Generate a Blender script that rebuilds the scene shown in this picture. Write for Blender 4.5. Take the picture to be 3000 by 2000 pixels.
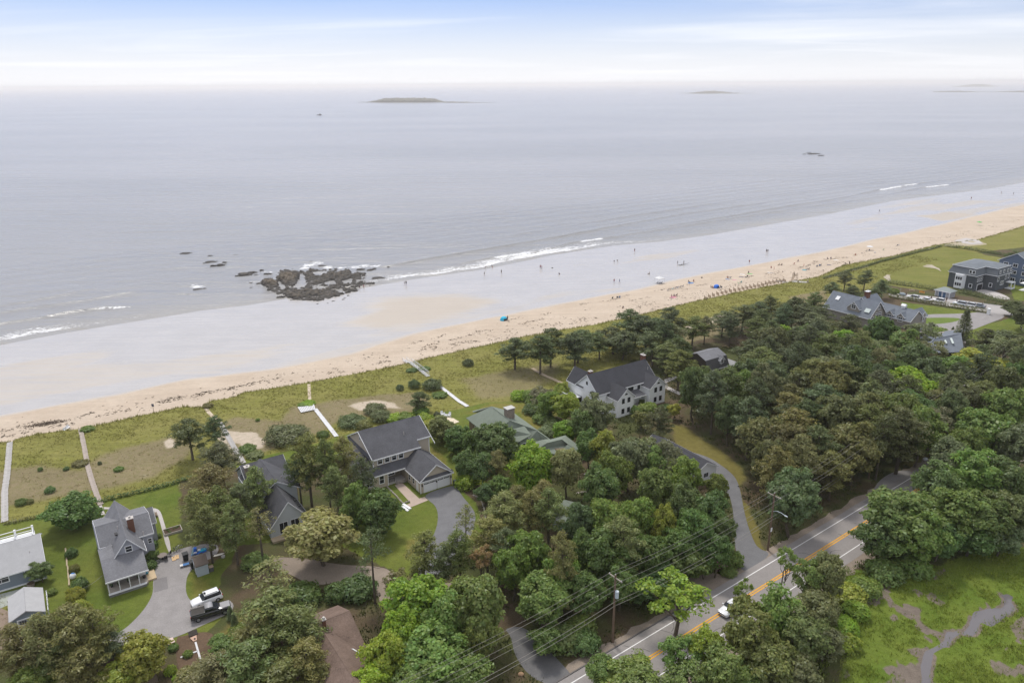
import bpy, math, random
import numpy as np
from mathutils import Vector, Matrix
S = bpy.context.scene
for o in list(bpy.data.objects): bpy.data.objects.remove(o)
C = S.collection
R_ = math.radians
# ---------------------------------------------------------------- camera, sky, sun, exposure
CAM_H, FPX = 75.0, 2200.0
PITCH, ROLL = math.atan(754/2200.), R_(0.4)
CAM_F = np.array([0, math.cos(PITCH), -math.sin(PITCH)]); CAM_R0 = np.array([1., 0, 0]); CAM_U0 = np.cross(CAM_R0, CAM_F)
CAM_R = math.cos(ROLL)*CAM_R0 - math.sin(ROLL)*CAM_U0; CAM_U = math.sin(ROLL)*CAM_R0 + math.cos(ROLL)*CAM_U0
cd = bpy.data.cameras.new('camera'); cam = bpy.data.objects.new('camera', cd); C.objects.link(cam)
cam.matrix_world = Matrix(((CAM_R[0], CAM_U[0], -CAM_F[0], 0), (CAM_R[1], CAM_U[1], -CAM_F[1], 0), (CAM_R[2], CAM_U[2], -CAM_F[2], CAM_H), (0, 0, 0, 1)))
cd.sensor_width = 36; cd.lens = FPX/3000*36; cd.clip_start = 0.5; cd.clip_end = 90000
S.camera = cam
SUN_EL, SUN_AZ = 60, -20          # degrees; azimuth from +Y, clockwise
w = bpy.data.worlds.new('World'); S.world = w; w.use_nodes = True
nt = w.node_tree; nt.nodes.clear()
def N(t, typ, **k):
    n = t.nodes.new(typ)
    for a, v in k.items():
        if a == 'inp':
            for i, x in v.items(): n.inputs[i].default_value = x
        else: setattr(n, a, v)
    return n
def LK(t, a, b): t.links.new(a, b)
sky = N(nt, 'ShaderNodeTexSky', sky_type='NISHITA', sun_disc=False, sun_elevation=R_(SUN_EL), sun_rotation=R_(SUN_AZ), altitude=20, air_density=1.0, dust_density=0.7, ozone_density=2.2)
tc = N(nt, 'ShaderNodeTexCoord'); sx = N(nt, 'ShaderNodeSeparateXYZ'); LK(nt, tc.outputs['Generated'], sx.inputs[0])
def mth(t, op, a, b=None, c=None, clamp=False):
    n = N(t, 'ShaderNodeMath', operation=op, use_clamp=clamp)
    for i, v in enumerate((a, b, c)):
        if v is None: continue
        if hasattr(v, 'links'): LK(t, v, n.inputs[i])
        else: n.inputs[i].default_value = v
    return n.outputs[0]
zc = mth(nt, 'ADD', mth(nt, 'MAXIMUM', sx.outputs[2], 0.0), 0.035)
cx = N(nt, 'ShaderNodeCombineXYZ'); LK(nt, mth(nt, 'DIVIDE', sx.outputs[0], zc), cx.inputs[0]); LK(nt, mth(nt, 'DIVIDE', sx.outputs[1], zc), cx.inputs[1])
mp = N(nt, 'ShaderNodeMapping', inp={'Scale': (0.16, 0.26, 1), 'Rotation': (0, 0, R_(12)), 'Location': (1.3, 0.4, 0)}); LK(nt, cx.outputs[0], mp.inputs[0])
nz = N(nt, 'ShaderNodeTexNoise', inp={'Scale': 1.0, 'Detail': 6, 'Roughness': 0.55, 'Distortion': 0.6}); LK(nt, mp.outputs[0], nz.inputs['Vector'])
cl = N(nt, 'ShaderNodeMapRange', interpolation_type='SMOOTHSTEP', inp={1: 0.45, 2: 0.80, 3: 0.0, 4: 0.6}); LK(nt, nz.outputs[0], cl.inputs[0])
hz = N(nt, 'ShaderNodeMapRange', interpolation_type='LINEAR', inp={1: 0.0, 2: 0.11, 3: 0.82, 4: 0.0}); LK(nt, sx.outputs[2], hz.inputs[0])
veil = N(nt, 'ShaderNodeMapRange', interpolation_type='SMOOTHSTEP', inp={1: 0.09, 2: 0.36, 3: 0.0, 4: 0.75}); LK(nt, sx.outputs[2], veil.inputs[0])
f1 = mth(nt, 'SUBTRACT', 1.0, mth(nt, 'MULTIPLY', mth(nt, 'SUBTRACT', 1.0, cl.outputs[0]), mth(nt, 'MULTIPLY', mth(nt, 'SUBTRACT', 1.0, hz.outputs[0]), mth(nt, 'SUBTRACT', 1.0, veil.outputs[0]))))
SKY_K = 0.092
tint = N(nt, 'ShaderNodeMix', data_type='RGBA', blend_type='MULTIPLY', inp={0: 1.0, 7: (SKY_K*.62, SKY_K*.71, SKY_K*1.06, 1)}); LK(nt, sky.outputs[0], tint.inputs[6])
mx = N(nt, 'ShaderNodeMix', data_type='RGBA', inp={7: (0.90, 0.90, 0.92, 1)}); LK(nt, f1, mx.inputs[0]); LK(nt, tint.outputs[2], mx.inputs[6])
bg = N(nt, 'ShaderNodeBackground', inp={1: 1.0}); LK(nt, mx.outputs[2], bg.inputs[0])
wo = N(nt, 'ShaderNodeOutputWorld'); LK(nt, bg.outputs[0], wo.inputs[0])
sd = bpy.data.lights.new('sun', 'SUN'); sd.energy = 2.0; sd.angle = R_(11); sd.color = (1.0, 0.95, 0.87)
sun = bpy.data.objects.new('sun', sd); C.objects.link(sun)
dirv = Vector((math.sin(R_(SUN_AZ))*math.cos(R_(SUN_EL)), math.cos(R_(SUN_AZ))*math.cos(R_(SUN_EL)), math.sin(R_(SUN_EL))))
sun.rotation_euler = dirv.to_track_quat('Z', 'Y').to_euler(); sun.location = (0, 0, 300)
S.view_settings.view_transform = 'Standard'; S.view_settings.look = 'None'; S.view_settings.exposure = 0.36; S.view_settings.gamma = 1; S.view_settings.use_curve_mapping = False
S.render.engine = 'CYCLES'; cy = S.cycles
cy.use_denoising = True; cy.max_bounces = 6; cy.diffuse_bounces = 3; cy.glossy_bounces = 3; cy.transmission_bounces = 4; cy.transparent_max_bounces = 6; cy.volume_bounces = 1
cy.caustics_reflective = False; cy.caustics_refractive = False
# ---------------------------------------------------------------- coordinates: photo pixel -> place; lot frame (along shore, towards sea)
TH = R_(33.6); CT, ST = math.cos(TH), math.sin(TH)
def W(a, b, z=0.0): return np.array([a*CT - b*ST, a*ST + b*CT, z])
def toL(p): return p[0]*CT + p[1]*ST, -p[0]*ST + p[1]*CT
def at0(px, py, z=0.0):
    d = (px-1500)*CAM_R - (py-1000)*CAM_U + FPX*CAM_F
    return np.array([0, 0, CAM_H]) + (z-CAM_H)/d[2]*d
def proj(p):
    d = np.asarray(p, float) - np.array([0, 0, CAM_H]); zz = d@CAM_F
    return 1500 + FPX*(d@CAM_R)/zz, 1000 - FPX*(d@CAM_U)/zz
def curve(px, z):
    q = sorted(toL(at0(x, y, z)) for x, y in px)
    return np.array([p[0] for p in q]), np.array([p[1] for p in q])
SEA_Z = -2.5
dune_l = curve([(0,1296),(36,1295),(49,1286),(109,1272),(184,1261),(244,1255),(367,1226),(453,1208),(537,1189),(595,1192),(615,1174),(689,1161),(712,1150),(899,1122),(1186,1065),(1254,1048),(1404,1014),(1540,985),(1642,966),(1737,951),(1863,924),(2004,891),(2065,877),(2183,851),(2297,829),(2400,810),(2472,777),(2612,751),(2739,719),(2865,702),(3000,663)], 0)
wet_l = curve([(0,1218),(143,1192),(359,1153),(545,1111),(765,1085),(1020,1036),(1200,982),(1336,949),(1472,925),(1608,897),(1744,869),(1846,850),(2000,815),(2106,793),(2234,770),(2400,739),(2543,706),(2687,675),(2802,645),(3000,599)], -1.7)
sea_l = curve([(0,999),(191,963),(510,912),(579,900),(720,884),(850,862),(1000,846),(1110,826),(1200,811),(1278,800),(1404,783),(1506,762),(1601,742),(1778,715),(1914,704),(2055,686),(2400,626),(2600,586),(2888,551),(3000,530)], SEA_Z)
def bl(line, a): return np.interp(a, line[0], line[1])
def smooth(x, e0, e1):
    t = np.clip((x-e0)/(e1-e0), 0, 1); return t*t*(3-2*t)
def _h(ix, iy, s):
    n = (ix*374761393 + iy*668265263 + s*1274126177) & 0x7fffffff
    n = ((n ^ (n >> 13))*1274126177) & 0x7fffffff
    return ((n ^ (n >> 16)) & 0xffff)/65535.0
def vn(x, y, s=0):
    x = np.asarray(x, float); y = np.asarray(y, float)
    ix = np.floor(x).astype(np.int64); iy = np.floor(y).astype(np.int64); fx = x-ix; fy = y-iy
    fx = fx*fx*(3-2*fx); fy = fy*fy*(3-2*fy)
    return (_h(ix,iy,s)*(1-fx)+_h(ix+1,iy,s)*fx)*(1-fy) + (_h(ix,iy+1,s)*(1-fx)+_h(ix+1,iy+1,s)*fx)*fy
def fbm(x, y, s=0, o=4):
    r = 0; am = 0.5
    for i in range(o): r = r + am*vn(x*2**i, y*2**i, s+i*7); am *= 0.5
    return r/(1-0.5**o)
def ground_z(a, b):
    bd, bw, bs = bl(dune_l, a), bl(wet_l, a), bl(sea_l, a)
    t1 = smooth(b, bd-0.3, bd+1.2)*0.6 + 1.2*np.clip((b-bd)/(bw-bd), 0, 1)
    z = -t1 - 0.75*np.clip((b-bw)/(bs-bw), 0, 1.0) - 0.05*np.clip(b-bs, 0, 60)
    dn = smooth(b, bd-26, bd-12)*(1-smooth(b, bd-0.5, bd+1.0))
    z = z + dn*(0.55*(fbm(a*0.07, b*0.09, 5)-0.35)) 
    return z
def gz(p):
    a, b = toL(p); return float(ground_z(a, b))
def at(px, py, dz=0.0):
    p = at0(px, py, 0)
    for _ in range(4): p = at0(px, py, gz(p)+dz)
    return p
# ---------------------------------------------------------------- mesh builder
class M:
    def __init__(s): s.v = []; s.f = []
    def add(s, vs, fs):
        n = len(s.v); s.v += [tuple(float(c) for c in v) for v in vs]; s.f += [tuple(i+n for i in f) for f in fs]
    def box(s, x0, x1, y0, y1, z0, z1):
        s.add([(x0,y0,z0),(x1,y0,z0),(x1,y1,z0),(x0,y1,z0),(x0,y0,z1),(x1,y0,z1),(x1,y1,z1),(x0,y1,z1)],
              [(3,2,1,0),(4,5,6,7),(0,1,5,4),(1,2,6,5),(2,3,7,6),(3,0,4,7)])
    def slab(s, pts, th):                       # polygon given by its top vertices, thickness straight down
        n = len(pts); s.add(list(pts)+[(p[0],p[1],p[2]-th) for p in pts],
              [tuple(range(n)), tuple(range(2*n-1, n-1, -1))]+[(j, i, i+n, j+n) for i, j in ((k,(k+1)%n) for k in range(n))])
    def prism(s, pts, z0, z1): s.slab([(p[0],p[1],z1) for p in pts], z1-z0)
    def wedge(s, prof, t0, t1, ax):             # profile (u,z) extruded along axis 0/1 from t0 to t1
        n = len(prof)
        P = lambda u, z, t: (t, u, z) if ax == 0 else (u, t, z)
        s.add([P(u,z,t0) for u,z in prof]+[P(u,z,t1) for u,z in prof], [tuple(range(n)), tuple(range(2*n-1,n-1,-1))]+[(i,(i+1)%n,(i+1)%n+n,i+n)[::-1] for i in range(n)])
    def tube(s, p, q, r0, r1=None, n=6, cap=True):
        r0 = float(r0); r1 = r0 if r1 is None else float(r1); p = Vector(p); q = Vector(q); d = q-p
        if d.length < 1e-6: return
        d.normalize(); x = d.orthogonal().normalized(); y = d.cross(x)
        vs = []
        for c, r in ((p, r0), (q, r1)):
            for i in range(n):
                t = 2*math.pi*i/n; vs.append(c + r*(math.cos(t)*x+math.sin(t)*y))
        fs = [(i,(i+1)%n,(i+1)%n+n,i+n) for i in range(n)]
        if cap: fs += [tuple(range(n-1,-1,-1)), tuple(range(n,2*n))]
        s.add(vs, fs)
    def path(s, pts, rad, n=5):
        for i in range(len(pts)-1): s.tube(pts[i], pts[i+1], rad[i] if hasattr(rad,'__len__') else rad, rad[i+1] if hasattr(rad,'__len__') else rad, n, cap=(i in (0, len(pts)-2)))
    def ball(s, c, rx, ry, rz, nu=8, nv=5):
        vs = [(c[0],c[1],c[2]+rz)]
        for j in range(1, nv):
            t = math.pi*j/nv
            for i in range(nu):
                u = 2*math.pi*i/nu; vs.append((c[0]+rx*math.sin(t)*math.cos(u), c[1]+ry*math.sin(t)*math.sin(u), c[2]+rz*math.cos(t)))
        vs.append((c[0],c[1],c[2]-rz)); L = len(vs)-1; fs = []
        for i in range(nu):
            k = (i+1)%nu; fs.append((0, 1+i, 1+k)); fs.append((L, 1+(nv-2)*nu+k, 1+(nv-2)*nu+i))
            for j in range(nv-2): fs.append((1+j*nu+i, 1+(j+1)*nu+i, 1+(j+1)*nu+k, 1+j*nu+k))
        s.add(vs, fs)
    def mesh(s, name, m, smooth_=False):
        me = bpy.data.meshes.new(name); me.from_pydata(s.v, [], s.f); me.materials.append(m)
        if smooth_: me.shade_smooth()
        me.update(); return me
    def build(s, name, m, parent=None, loc=None, rz=0, smooth_=False):
        return obj(name, s.mesh(name, m, smooth_), parent, loc, rz)
def obj(name, me, parent=None, loc=None, rz=0):
    o = bpy.data.objects.new(name, me); C.objects.link(o)
    if parent is not None: o.parent = parent
    if loc is not None: o.location = [float(c) for c in loc]
    if rz: o.rotation_euler = (0, 0, rz)
    return o
def tag(o, label=None, cat=None, group=None, kind=None):
    if label: o['label'] = label
    if cat: o['category'] = cat
    if group: o['group'] = group
    if kind: o['kind'] = kind
    return o
def thing(name, label, cat, loc=(0,0,0), rz=0, group=None):
    return tag(obj(name, None, None, loc, rz), label, cat, group)
def copy_tree(o, parent=None):
    c = o.copy(); C.objects.link(c)
    if parent is not None: c.parent = parent
    for ch in list(o.children): copy_tree(ch, c)
    return c
def npmesh(name, V, F, mat_):
    """V (n,3) and F (m,k) arrays to a mesh, quickly."""
    me = bpy.data.meshes.new(name); V = np.ascontiguousarray(V, np.float32); F = np.ascontiguousarray(F, np.int32); k = F.shape[1]
    me.vertices.add(len(V)); me.vertices.foreach_set('co', V.ravel())
    me.loops.add(F.size); me.loops.foreach_set('vertex_index', F.ravel())
    me.polygons.add(len(F)); me.polygons.foreach_set('loop_start', np.arange(0, F.size, k, dtype=np.int32)); me.polygons.foreach_set('loop_total', np.full(len(F), k, np.int32))
    me.update(calc_edges=True); me.materials.append(mat_); return me
def setcol(me, name, arr):
    at_ = me.color_attributes.new(name, 'FLOAT_COLOR', 'POINT'); at_.data.foreach_set('color', np.ascontiguousarray(arr, np.float32).ravel())
# ---------------------------------------------------------------- materials
MATS = {}
def mat(name, col, rough=0.8, var=0.12, scale=6.0, spec=0.3, bump=0.0, metal=0.0, coat=0.0, detail=4, aniso=None):
    if name in MATS: return MATS[name]
    m = bpy.data.materials.new(name); m.use_nodes = True; t = m.node_tree; b = t.nodes['Principled BSDF']
    b.inputs['Roughness'].default_value = rough; b.inputs['Specular IOR Level'].default_value = spec; b.inputs['Metallic'].default_value = metal; b.inputs['Coat Weight'].default_value = coat
    co = N(t, 'ShaderNodeTexCoord'); vec = co.outputs['Object']
    if aniso:
        mp_ = N(t, 'ShaderNodeMapping', inp={'Scale': aniso}); LK(t, vec, mp_.inputs[0]); vec = mp_.outputs[0]
    n = N(t, 'ShaderNodeTexNoise', inp={'Scale': scale, 'Detail': detail, 'Roughness': 0.65}); LK(t, vec, n.inputs['Vector'])
    n2 = N(t, 'ShaderNodeTexNoise', inp={'Scale': scale*0.13, 'Detail': 3}); LK(t, vec, n2.inputs['Vector'])
    v = mth(t, 'ADD', mth(t, 'MULTIPLY', n.outputs[0], 0.6), mth(t, 'MULTIPLY', n2.outputs[0], 0.4))
    r = N(t, 'ShaderNodeMapRange', inp={1: 0.3, 2: 0.7, 3: 1-var, 4: 1+var}); LK(t, v, r.inputs[0])
    x = N(t, 'ShaderNodeMix', data_type='RGBA', blend_type='MULTIPLY', inp={0: 1.0, 6: (*col, 1)}); LK(t, r.outputs[0], x.inputs[7])
    LK(t, x.outputs[2], b.inputs['Base Color'])
    if bump:
        bn = N(t, 'ShaderNodeBump', inp={'Strength': 0.6, 'Distance': bump}); LK(t, n.outputs[0], bn.inputs['Height']); LK(t, bn.outputs[0], b.inputs['Normal'])
    MATS[name] = m; return m
# ---------------------------------------------------------------- terrain: one grid, split into the named pieces of the setting
def PX(pts, z=0.0): return np.array([toL(at0(x, y, z)) for x, y in pts])
def sdf(poly, A, B, pad=6):
    """signed distance (inside positive) to a polygon in lot coordinates, -pad far away."""
    out = np.full(A.shape, -float(pad)); lo = poly.min(0)-pad; hi = poly.max(0)+pad
    m = (A > lo[0]) & (A < hi[0]) & (B > lo[1]) & (B < hi[1]); x = A[m]; y = B[m]
    if x.size == 0: return out
    d = np.full(x.shape, 1e9); ins = np.zeros(x.shape, bool); n = len(poly)
    for i in range(n):
        p = poly[i]; q = poly[(i+1) % n]; e = q-p; L2 = (e@e) or 1e-9
        t = np.clip(((x-p[0])*e[0]+(y-p[1])*e[1])/L2, 0, 1)
        d = np.minimum(d, np.hypot(x-p[0]-t*e[0], y-p[1]-t*e[1]))
        if abs(e[1]) > 1e-9: ins ^= ((p[1] > y) != (q[1] > y)) & (x < e[0]*(y-p[1])/e[1]+p[0])
    out[m] = np.maximum(np.where(ins, d, -d), -pad); return out
def steps(*segs):
    r = []
    for a, b, s in segs: r += list(np.arange(a, b, s))
    return np.array(r)
ga = np.concatenate([[-4000, -1500, -700, -350, -180, -100, -60, -40], steps((-28, 205, .62), (205, 340, 1.0), (340, 580, 2.0)), [590, 620, 680, 800, 1000, 1400, 2200, 4500, 9000]])
gb = np.concatenate([[-3000, -1000, -300, -80, -20, 0, 10], steps((18, 170, .62), (170, 214, .55), (214, 290, 1.1)), [294, 300, 312, 330, 345]])
A, B = np.meshgrid(ga, gb, indexing='ij')
bd, bw, bs = bl(dune_l, A), bl(wet_l, A), bl(sea_l, A)
Zg = ground_z(A, B)
jx = (fbm(A*.35, B*.35, 11)-.5)*1.6; jy = (fbm(A*.35, B*.35, 12)-.5)*1.6
Aj, Bj = A+jx, B+jy
def pm(pxs, soft=1.0, pad=6, jit=True):
    return smooth(sdf(PX(pxs), Aj if jit else A, Bj if jit else B, pad), -soft, soft)
def anyof(*ms):
    r = ms[0]
    for m_ in ms[1:]: r = np.maximum(r, m_)
    return r
dd = B-bd+(fbm(A*.5, B*.5, 3)-.5)*1.4
sand = smooth(dd, -.5, .5)
wet = smooth(B-bw+(fbm(A*.05, B*.3, 4)-.5)*3.0, -1.6, 1.6)
LAWN_LINE = [(-300,1580),(0,1532),(135,1510),(295,1470),(425,1439),(560,1400),(700,1350),(860,1318),(1000,1277),(1150,1243),(1300,1208),(1440,1176),(1550,1178),(1600,1220)]
lawn = anyof(pm(LAWN_LINE+[(1680,1300),(1600,1420),(1340,1420),(1400,1480),(1420,1560),(1290,1640),(1190,1690),(1080,1640),(930,1560),(700,1600),(640,1690),(655,1800),(560,1900),(300,1850),(120,1830),(0,1740),(-300,1760)], .5),
             pm([(2640,885),(2700,892),(2895,918),(2890,928),(2840,1000),(2680,985)], .6), pm([(2855,960),(3080,900),(3080,960),(2850,1000)], .6), pm([(2950,790),(3080,770),(3080,880),(2970,880)], .6))
lawn = lawn*(1-sand)
tree_floor = anyof(pm([(520,1400),(700,1360),(740,1480),(700,1600),(600,1660),(520,1600)], 1.5), pm([(830,1400),(980,1320),(1060,1480),(1000,1560),(860,1560)], 1.5))  # forest floor patches around the tree clusters, thinning the lawn
field = pm([(2440,800),(2560,770),(2745,722),(2800,728),(2950,760),(3080,780),(2990,820),(2870,840),(2700,850),(2600,835),(2540,810)], .8)
dune_w = np.interp(A, [-30, 60, 110, 140, 200, 260, 330, 600], [80, 60, 52, 34, 26, 24, 16, 40])
dune = smooth(dd, -dune_w-2, -dune_w+2)*(1-sand)*(1-lawn)
dune = np.maximum(dune, pm(LAWN_LINE+[(1640,1120),(1500,1020),(1200,1075),(700,1165),(400,1230),(-300,1330)], .8)*(1-sand)*(1-lawn))
dry = anyof(pm([(-200,1400),(0,1380),(110,1362),(230,1378),(300,1330),(420,1300),(500,1280),(580,1300),(540,1350),(440,1400),(330,1430),(150,1460),(-200,1530)], 2.5),
            pm([(635,1250),(690,1222),(820,1232),(850,1195),(980,1172),(1100,1158),(1240,1148),(1260,1175),(1190,1215),(1010,1225),(940,1265),(880,1290),(760,1330),(680,1345)], 2.0),
            pm([(1340,1110),(1500,1080),(1640,1060),(1640,1110),(1520,1160),(1400,1170)], 2.5)*.7, pm([(1950,985),(2060,935),(2170,915),(2180,950),(2080,990),(1990,1010)], 1.5),
            pm([(2310,870),(2420,850),(2430,890),(2330,890)], 1.5))*(1-sand)*.92
spat = anyof(pm([(645,1268),(665,1260),(700,1264),(745,1266),(775,1290),(765,1312),(720,1320),(700,1300),(672,1300)], .8), pm([(478,1300),(492,1284),(510,1290),(520,1305),(490,1312)], 1.0),
             pm([(635,1280),(650,1270),(712,1350),(700,1358)], .6)*.8, pm([(1020,1188),(1060,1176),(1100,1172),(1150,1176),(1180,1196),(1100,1196),(1050,1202)], 1.0)*.85,
             pm([(2066,935),(2100,925),(2150,916),(2165,930),(2120,942),(2080,948)], .8), pm([(1995,965),(2020,955),(2040,965),(2010,975)], .8), pm([(380,1430),(420,1380),(450,1385),(430,1400)], .8)*.3,
             pm([(2760,722),(2800,708),(2860,705),(2900,716),(2830,722)], .6)*.6)*(1-sand)
yel = anyof(pm([(1960,1240),(2010,1250),(2060,1290),(2150,1345),(2190,1400),(2165,1430),(2120,1370),(2060,1340),(1985,1320)], 1.2), pm([(2165,1430),(2195,1480),(2240,1600),(2260,1625),(2215,1610),(2180,1520)], .6),
            pm([(2690,1372),(2790,1318),(2830,1300),(2840,1290),(2760,1310),(2640,1360)], .8), pm([(1350,1215),(1440,1180),(1560,1182),(1640,1250),(1650,1330),(1560,1290),(1520,1210)], 1.5)*.8,
            pm([(1262,1305),(1300,1330),(1330,1420),(1300,1420),(1265,1350)], .8)*.8, pm([(1190,1580),(1260,1570),(1240,1620),(1190,1640)], 1.)*.8, pm([(548,1680),(565,1665),(600,1700),(660,1760),(640,1780),(556,1750)], 1.)*.6, pm([(600,1900),(660,1830),(720,1800),(700,1860)], 1.)*.7)*(1-sand)
marsh = pm([(2440,1740),(2488,1667),(2610,1672),(2750,1655),(2891,1610),(3000,1600),(3300,1540),(3600,2300),(2380,2300),(2480,1920)], 1.0)
CREEK = [(2701,2060),(2701,1941),(2708,1906),(2751,1885),(2768,1871),(2772,1850),(2796,1846),(2824,1850),(2842,1829),(2852,1787),(2891,1781),(2940,1776),(2943,1751),(2926,1737),(2954,1736),(2968,1737),(2964,1758),(2977,1780),(2957,1801),(2919,1822),(2898,1829),(2885,1822),(2873,1818),(2870,1843),(2849,1860),(2814,1853),(2789,1867),(2779,1892),(2737,1909),(2730,1941),(2726,2060)]
creek_d = sdf(PX(CREEK), A+jx*.35, B+jy*.35, 6)
mud = anyof(pm([(2596,1744),(2628,1758),(2701,1783),(2705,1818),(2733,1846),(2765,1853),(2760,1872),(2715,1885),(2691,1864),(2624,1843),(2607,1818)], .8), pm([(2617,1906),(2694,1895),(2701,1941),(2698,2060),(2568,2060),(2568,1990),(2596,1962),(2631,1948)], .8),
            pm([(2786,1800),(2873,1748),(2915,1772),(2821,1783)], .6)*.8, smooth(creek_d, -1.0, .1), pm([(2420,1960),(2440,1950),(2500,2060),(2420,2060)], 1.0), pm([(2740,1660),(2800,1640),(2740,1710),(2700,1730)], 1.)*.7)
mud = mud*(.35+.65*(fbm(A*.35, B*.35, 33) > .46)); mud = np.maximum(mud, (fbm(A*.16, B*.16, 31) > .70)*.6)*marsh
Aq, Bq = A+(fbm(A*.03, B*.09, 46)-.5)*26, B+(fbm(A*.03, B*.09, 47)-.5)*9
def pmq(pxs, soft, pad): return smooth(sdf(PX(pxs), Aq, Bq, pad), -soft, soft)
tan = anyof(pmq([(1020,892),(1080,864),(1200,852),(1330,852),(1440,872),(1380,903),(1260,938),(1130,948),(1060,925)], 10, 18), 1.5*pmq([(2690,622),(2780,611),(2845,620),(2770,634),(2710,631)], 4, 10))*wet
tan = np.maximum(tan, .5*smooth(fbm(A*.012, B*.06, 44), .60, .72)*wet*smooth(bs-B, 6, 20))
creekcut = smooth(creek_d, -.5, .5)
Zg = Zg - .35*creekcut + marsh*(1-creekcut)*(fbm(A*.5, B*.5, 51)-.5)*.3*(1-mud)
kerb_out = (A > 330)
cls = np.zeros(A.shape, int)                      # 0 ground 1 lawn 2 dune 3 beach 4 tidal flat 5 marsh
cls[lawn > .5] = 1; cls[(dune > .5)] = 2; cls[field > .5] = 2; cls[sand > .5] = 3; cls[wet > .5] = 4; cls[marsh > .5] = 5
def ground_mat():
    m = bpy.data.materials.new('terrain'); m.use_nodes = True; t = m.node_tree; b = t.nodes['Principled BSDF']
    co = N(t, 'ShaderNodeTexCoord').outputs['Object']
    def noise(sc, det=5, ro=.6, scale=None, rot=0):
        v = co
        if scale: q = N(t, 'ShaderNodeMapping', inp={'Scale': scale, 'Rotation': (0, 0, rot)}); LK(t, co, q.inputs[0]); v = q.outputs[0]
        n = N(t, 'ShaderNodeTexNoise', inp={'Scale': sc, 'Detail': det, 'Roughness': ro}); LK(t, v, n.inputs['Vector']); return n.outputs[0]
    nf, nm, nl = noise(5.5, 6, .75), noise(.9, 5), noise(.09, 4)
    ns = noise(1, 5, .6, (.035, .5, .5), -TH)     # streaks along the shore
    def ramp(x, lo, hi, a, c):
        r = N(t, 'ShaderNodeMapRange', inp={1: lo, 2: hi, 3: a, 4: c}); LK(t, x, r.inputs[0]); return r.outputs[0]
    def col(c0, c1, f, lo=.3, hi=.7):
        x = N(t, 'ShaderNodeMix', data_type='RGBA', inp={6: (*c0, 1), 7: (*c1, 1)}); LK(t, ramp(f, lo, hi, 0, 1), x.inputs[0]); return x.outputs[2]
    def mix(a, c, f):
        x = N(t, 'ShaderNodeMix', data_type='RGBA')
        for k, v in ((6, a), (7, c), (0, f)): LK(t, v, x.inputs[k])
        return x.outputs[2]
    def mul(c, f, lo, hi, a, z):
        x = N(t, 'ShaderNodeMix', data_type='RGBA', blend_type='MULTIPLY', inp={0: 1.0}); LK(t, c, x.inputs[6]); LK(t, ramp(f, lo, hi, a, z), x.inputs[7]); return x.outputs[2]
    at_ = {}
    for k in 'ABC':
        q = N(t, 'ShaderNodeAttribute', attribute_name='m'+k); s = N(t, 'ShaderNodeSeparateColor'); LK(t, q.outputs['Color'], s.inputs[0]); at_[k] = list(s.outputs)+[q.outputs['Alpha']]
    def edge(mk, n, amt, soft=.22):
        v = mth(t, 'ADD', mk, mth(t, 'MULTIPLY', mth(t, 'SUBTRACT', n, .5), amt))
        r = N(t, 'ShaderNodeMapRange', interpolation_type='SMOOTHSTEP', inp={1: .5-soft, 2: .5+soft, 3: 0, 4: 1}); LK(t, v, r.inputs[0])
        z = N(t, 'ShaderNodeMapRange', inp={1: .0, 2: .08, 3: 0, 4: 1}); LK(t, mk, z.inputs[0]); return mth(t, 'MULTIPLY', r.outputs[0], z.outputs[0])
    c = mul(col((.105,.078,.048), (.075,.085,.03), nl, .4, .6), nf, .25, .75, .5, 1.5)
    g = lambda c0, c1: mul(mul(col(c0, c1, nl, .35, .65), nm, .3, .7, .86, 1.14), nf, .25, .75, .66, 1.34)
    c = mix(c, mul(g((.175,.175,.042), (.205,.192,.058)), ns, .3, .7, .85, 1.15), edge(at_['A'][1], nm, .5))
    c = mix(c, mul(mul(col((.235,.19,.115), (.185,.165,.075), nm, .35, .7), nf, .25, .75, .6, 1.4), nl, .3, .7, .88, 1.1), edge(at_['A'][2], nm, 1.0, .35))
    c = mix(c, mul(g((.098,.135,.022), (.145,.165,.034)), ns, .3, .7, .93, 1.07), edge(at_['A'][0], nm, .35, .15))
    c = mix(c, g((.165,.15,.035), (.2,.165,.05)), mth(t, 'MULTIPLY', edge(at_['B'][3], nm, .7, .4), .8))
    c = mix(c, g((.095,.15,.02), (.14,.175,.03)), edge(at_['B'][1], nm, .4))
    c = mix(c, mul(col((.14,.115,.095), (.2,.165,.135), nm), nf, .3, .7, .75, 1.25), edge(at_['B'][2], nm, .5, .15))
    sandc = mul(mul(col((.53,.445,.355), (.47,.385,.3), nl), nm, .3, .7, .94, 1.06), nf, .2, .8, .9, 1.1)
    sandc = mul(sandc, ns, .3, .72, 1.05, .9)
    c = mix(c, sandc, edge(at_['A'][3], nf, .35, .2))
    c = mix(c, mul(col((.52,.44,.35), (.42,.36,.27), nm, .4, .7), nf, .2, .8, .8, 1.15), mth(t, 'MULTIPLY', edge(at_['C'][1], nm, 1.1, .3), 1.0))
    wetc = mul(col((.385,.37,.355), (.42,.40,.38), ns), nl, .3, .7, .95, 1.05)
    c = mix(c, wetc, at_['B'][0])
    tanf = mth(t, 'MULTIPLY', edge(at_['C'][0], ns, 1.1, .5), .62)
    c = mix(c, mul(col((.42,.345,.26), (.37,.31,.24), ns), nm, .3, .7, .95, 1.05), tanf)
    LK(t, c, b.inputs['Base Color'])
    rg = mth(t, 'SUBTRACT', .92, mth(t, 'MULTIPLY', mth(t, 'MULTIPLY', at_['B'][0], mth(t, 'SUBTRACT', 1.0, tanf)), ramp(ns, .3, .7, .70, .62)))
    rg = mth(t, 'SUBTRACT', rg, mth(t, 'MULTIPLY', at_['B'][2], .15)); LK(t, rg, b.inputs['Roughness'])
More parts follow.
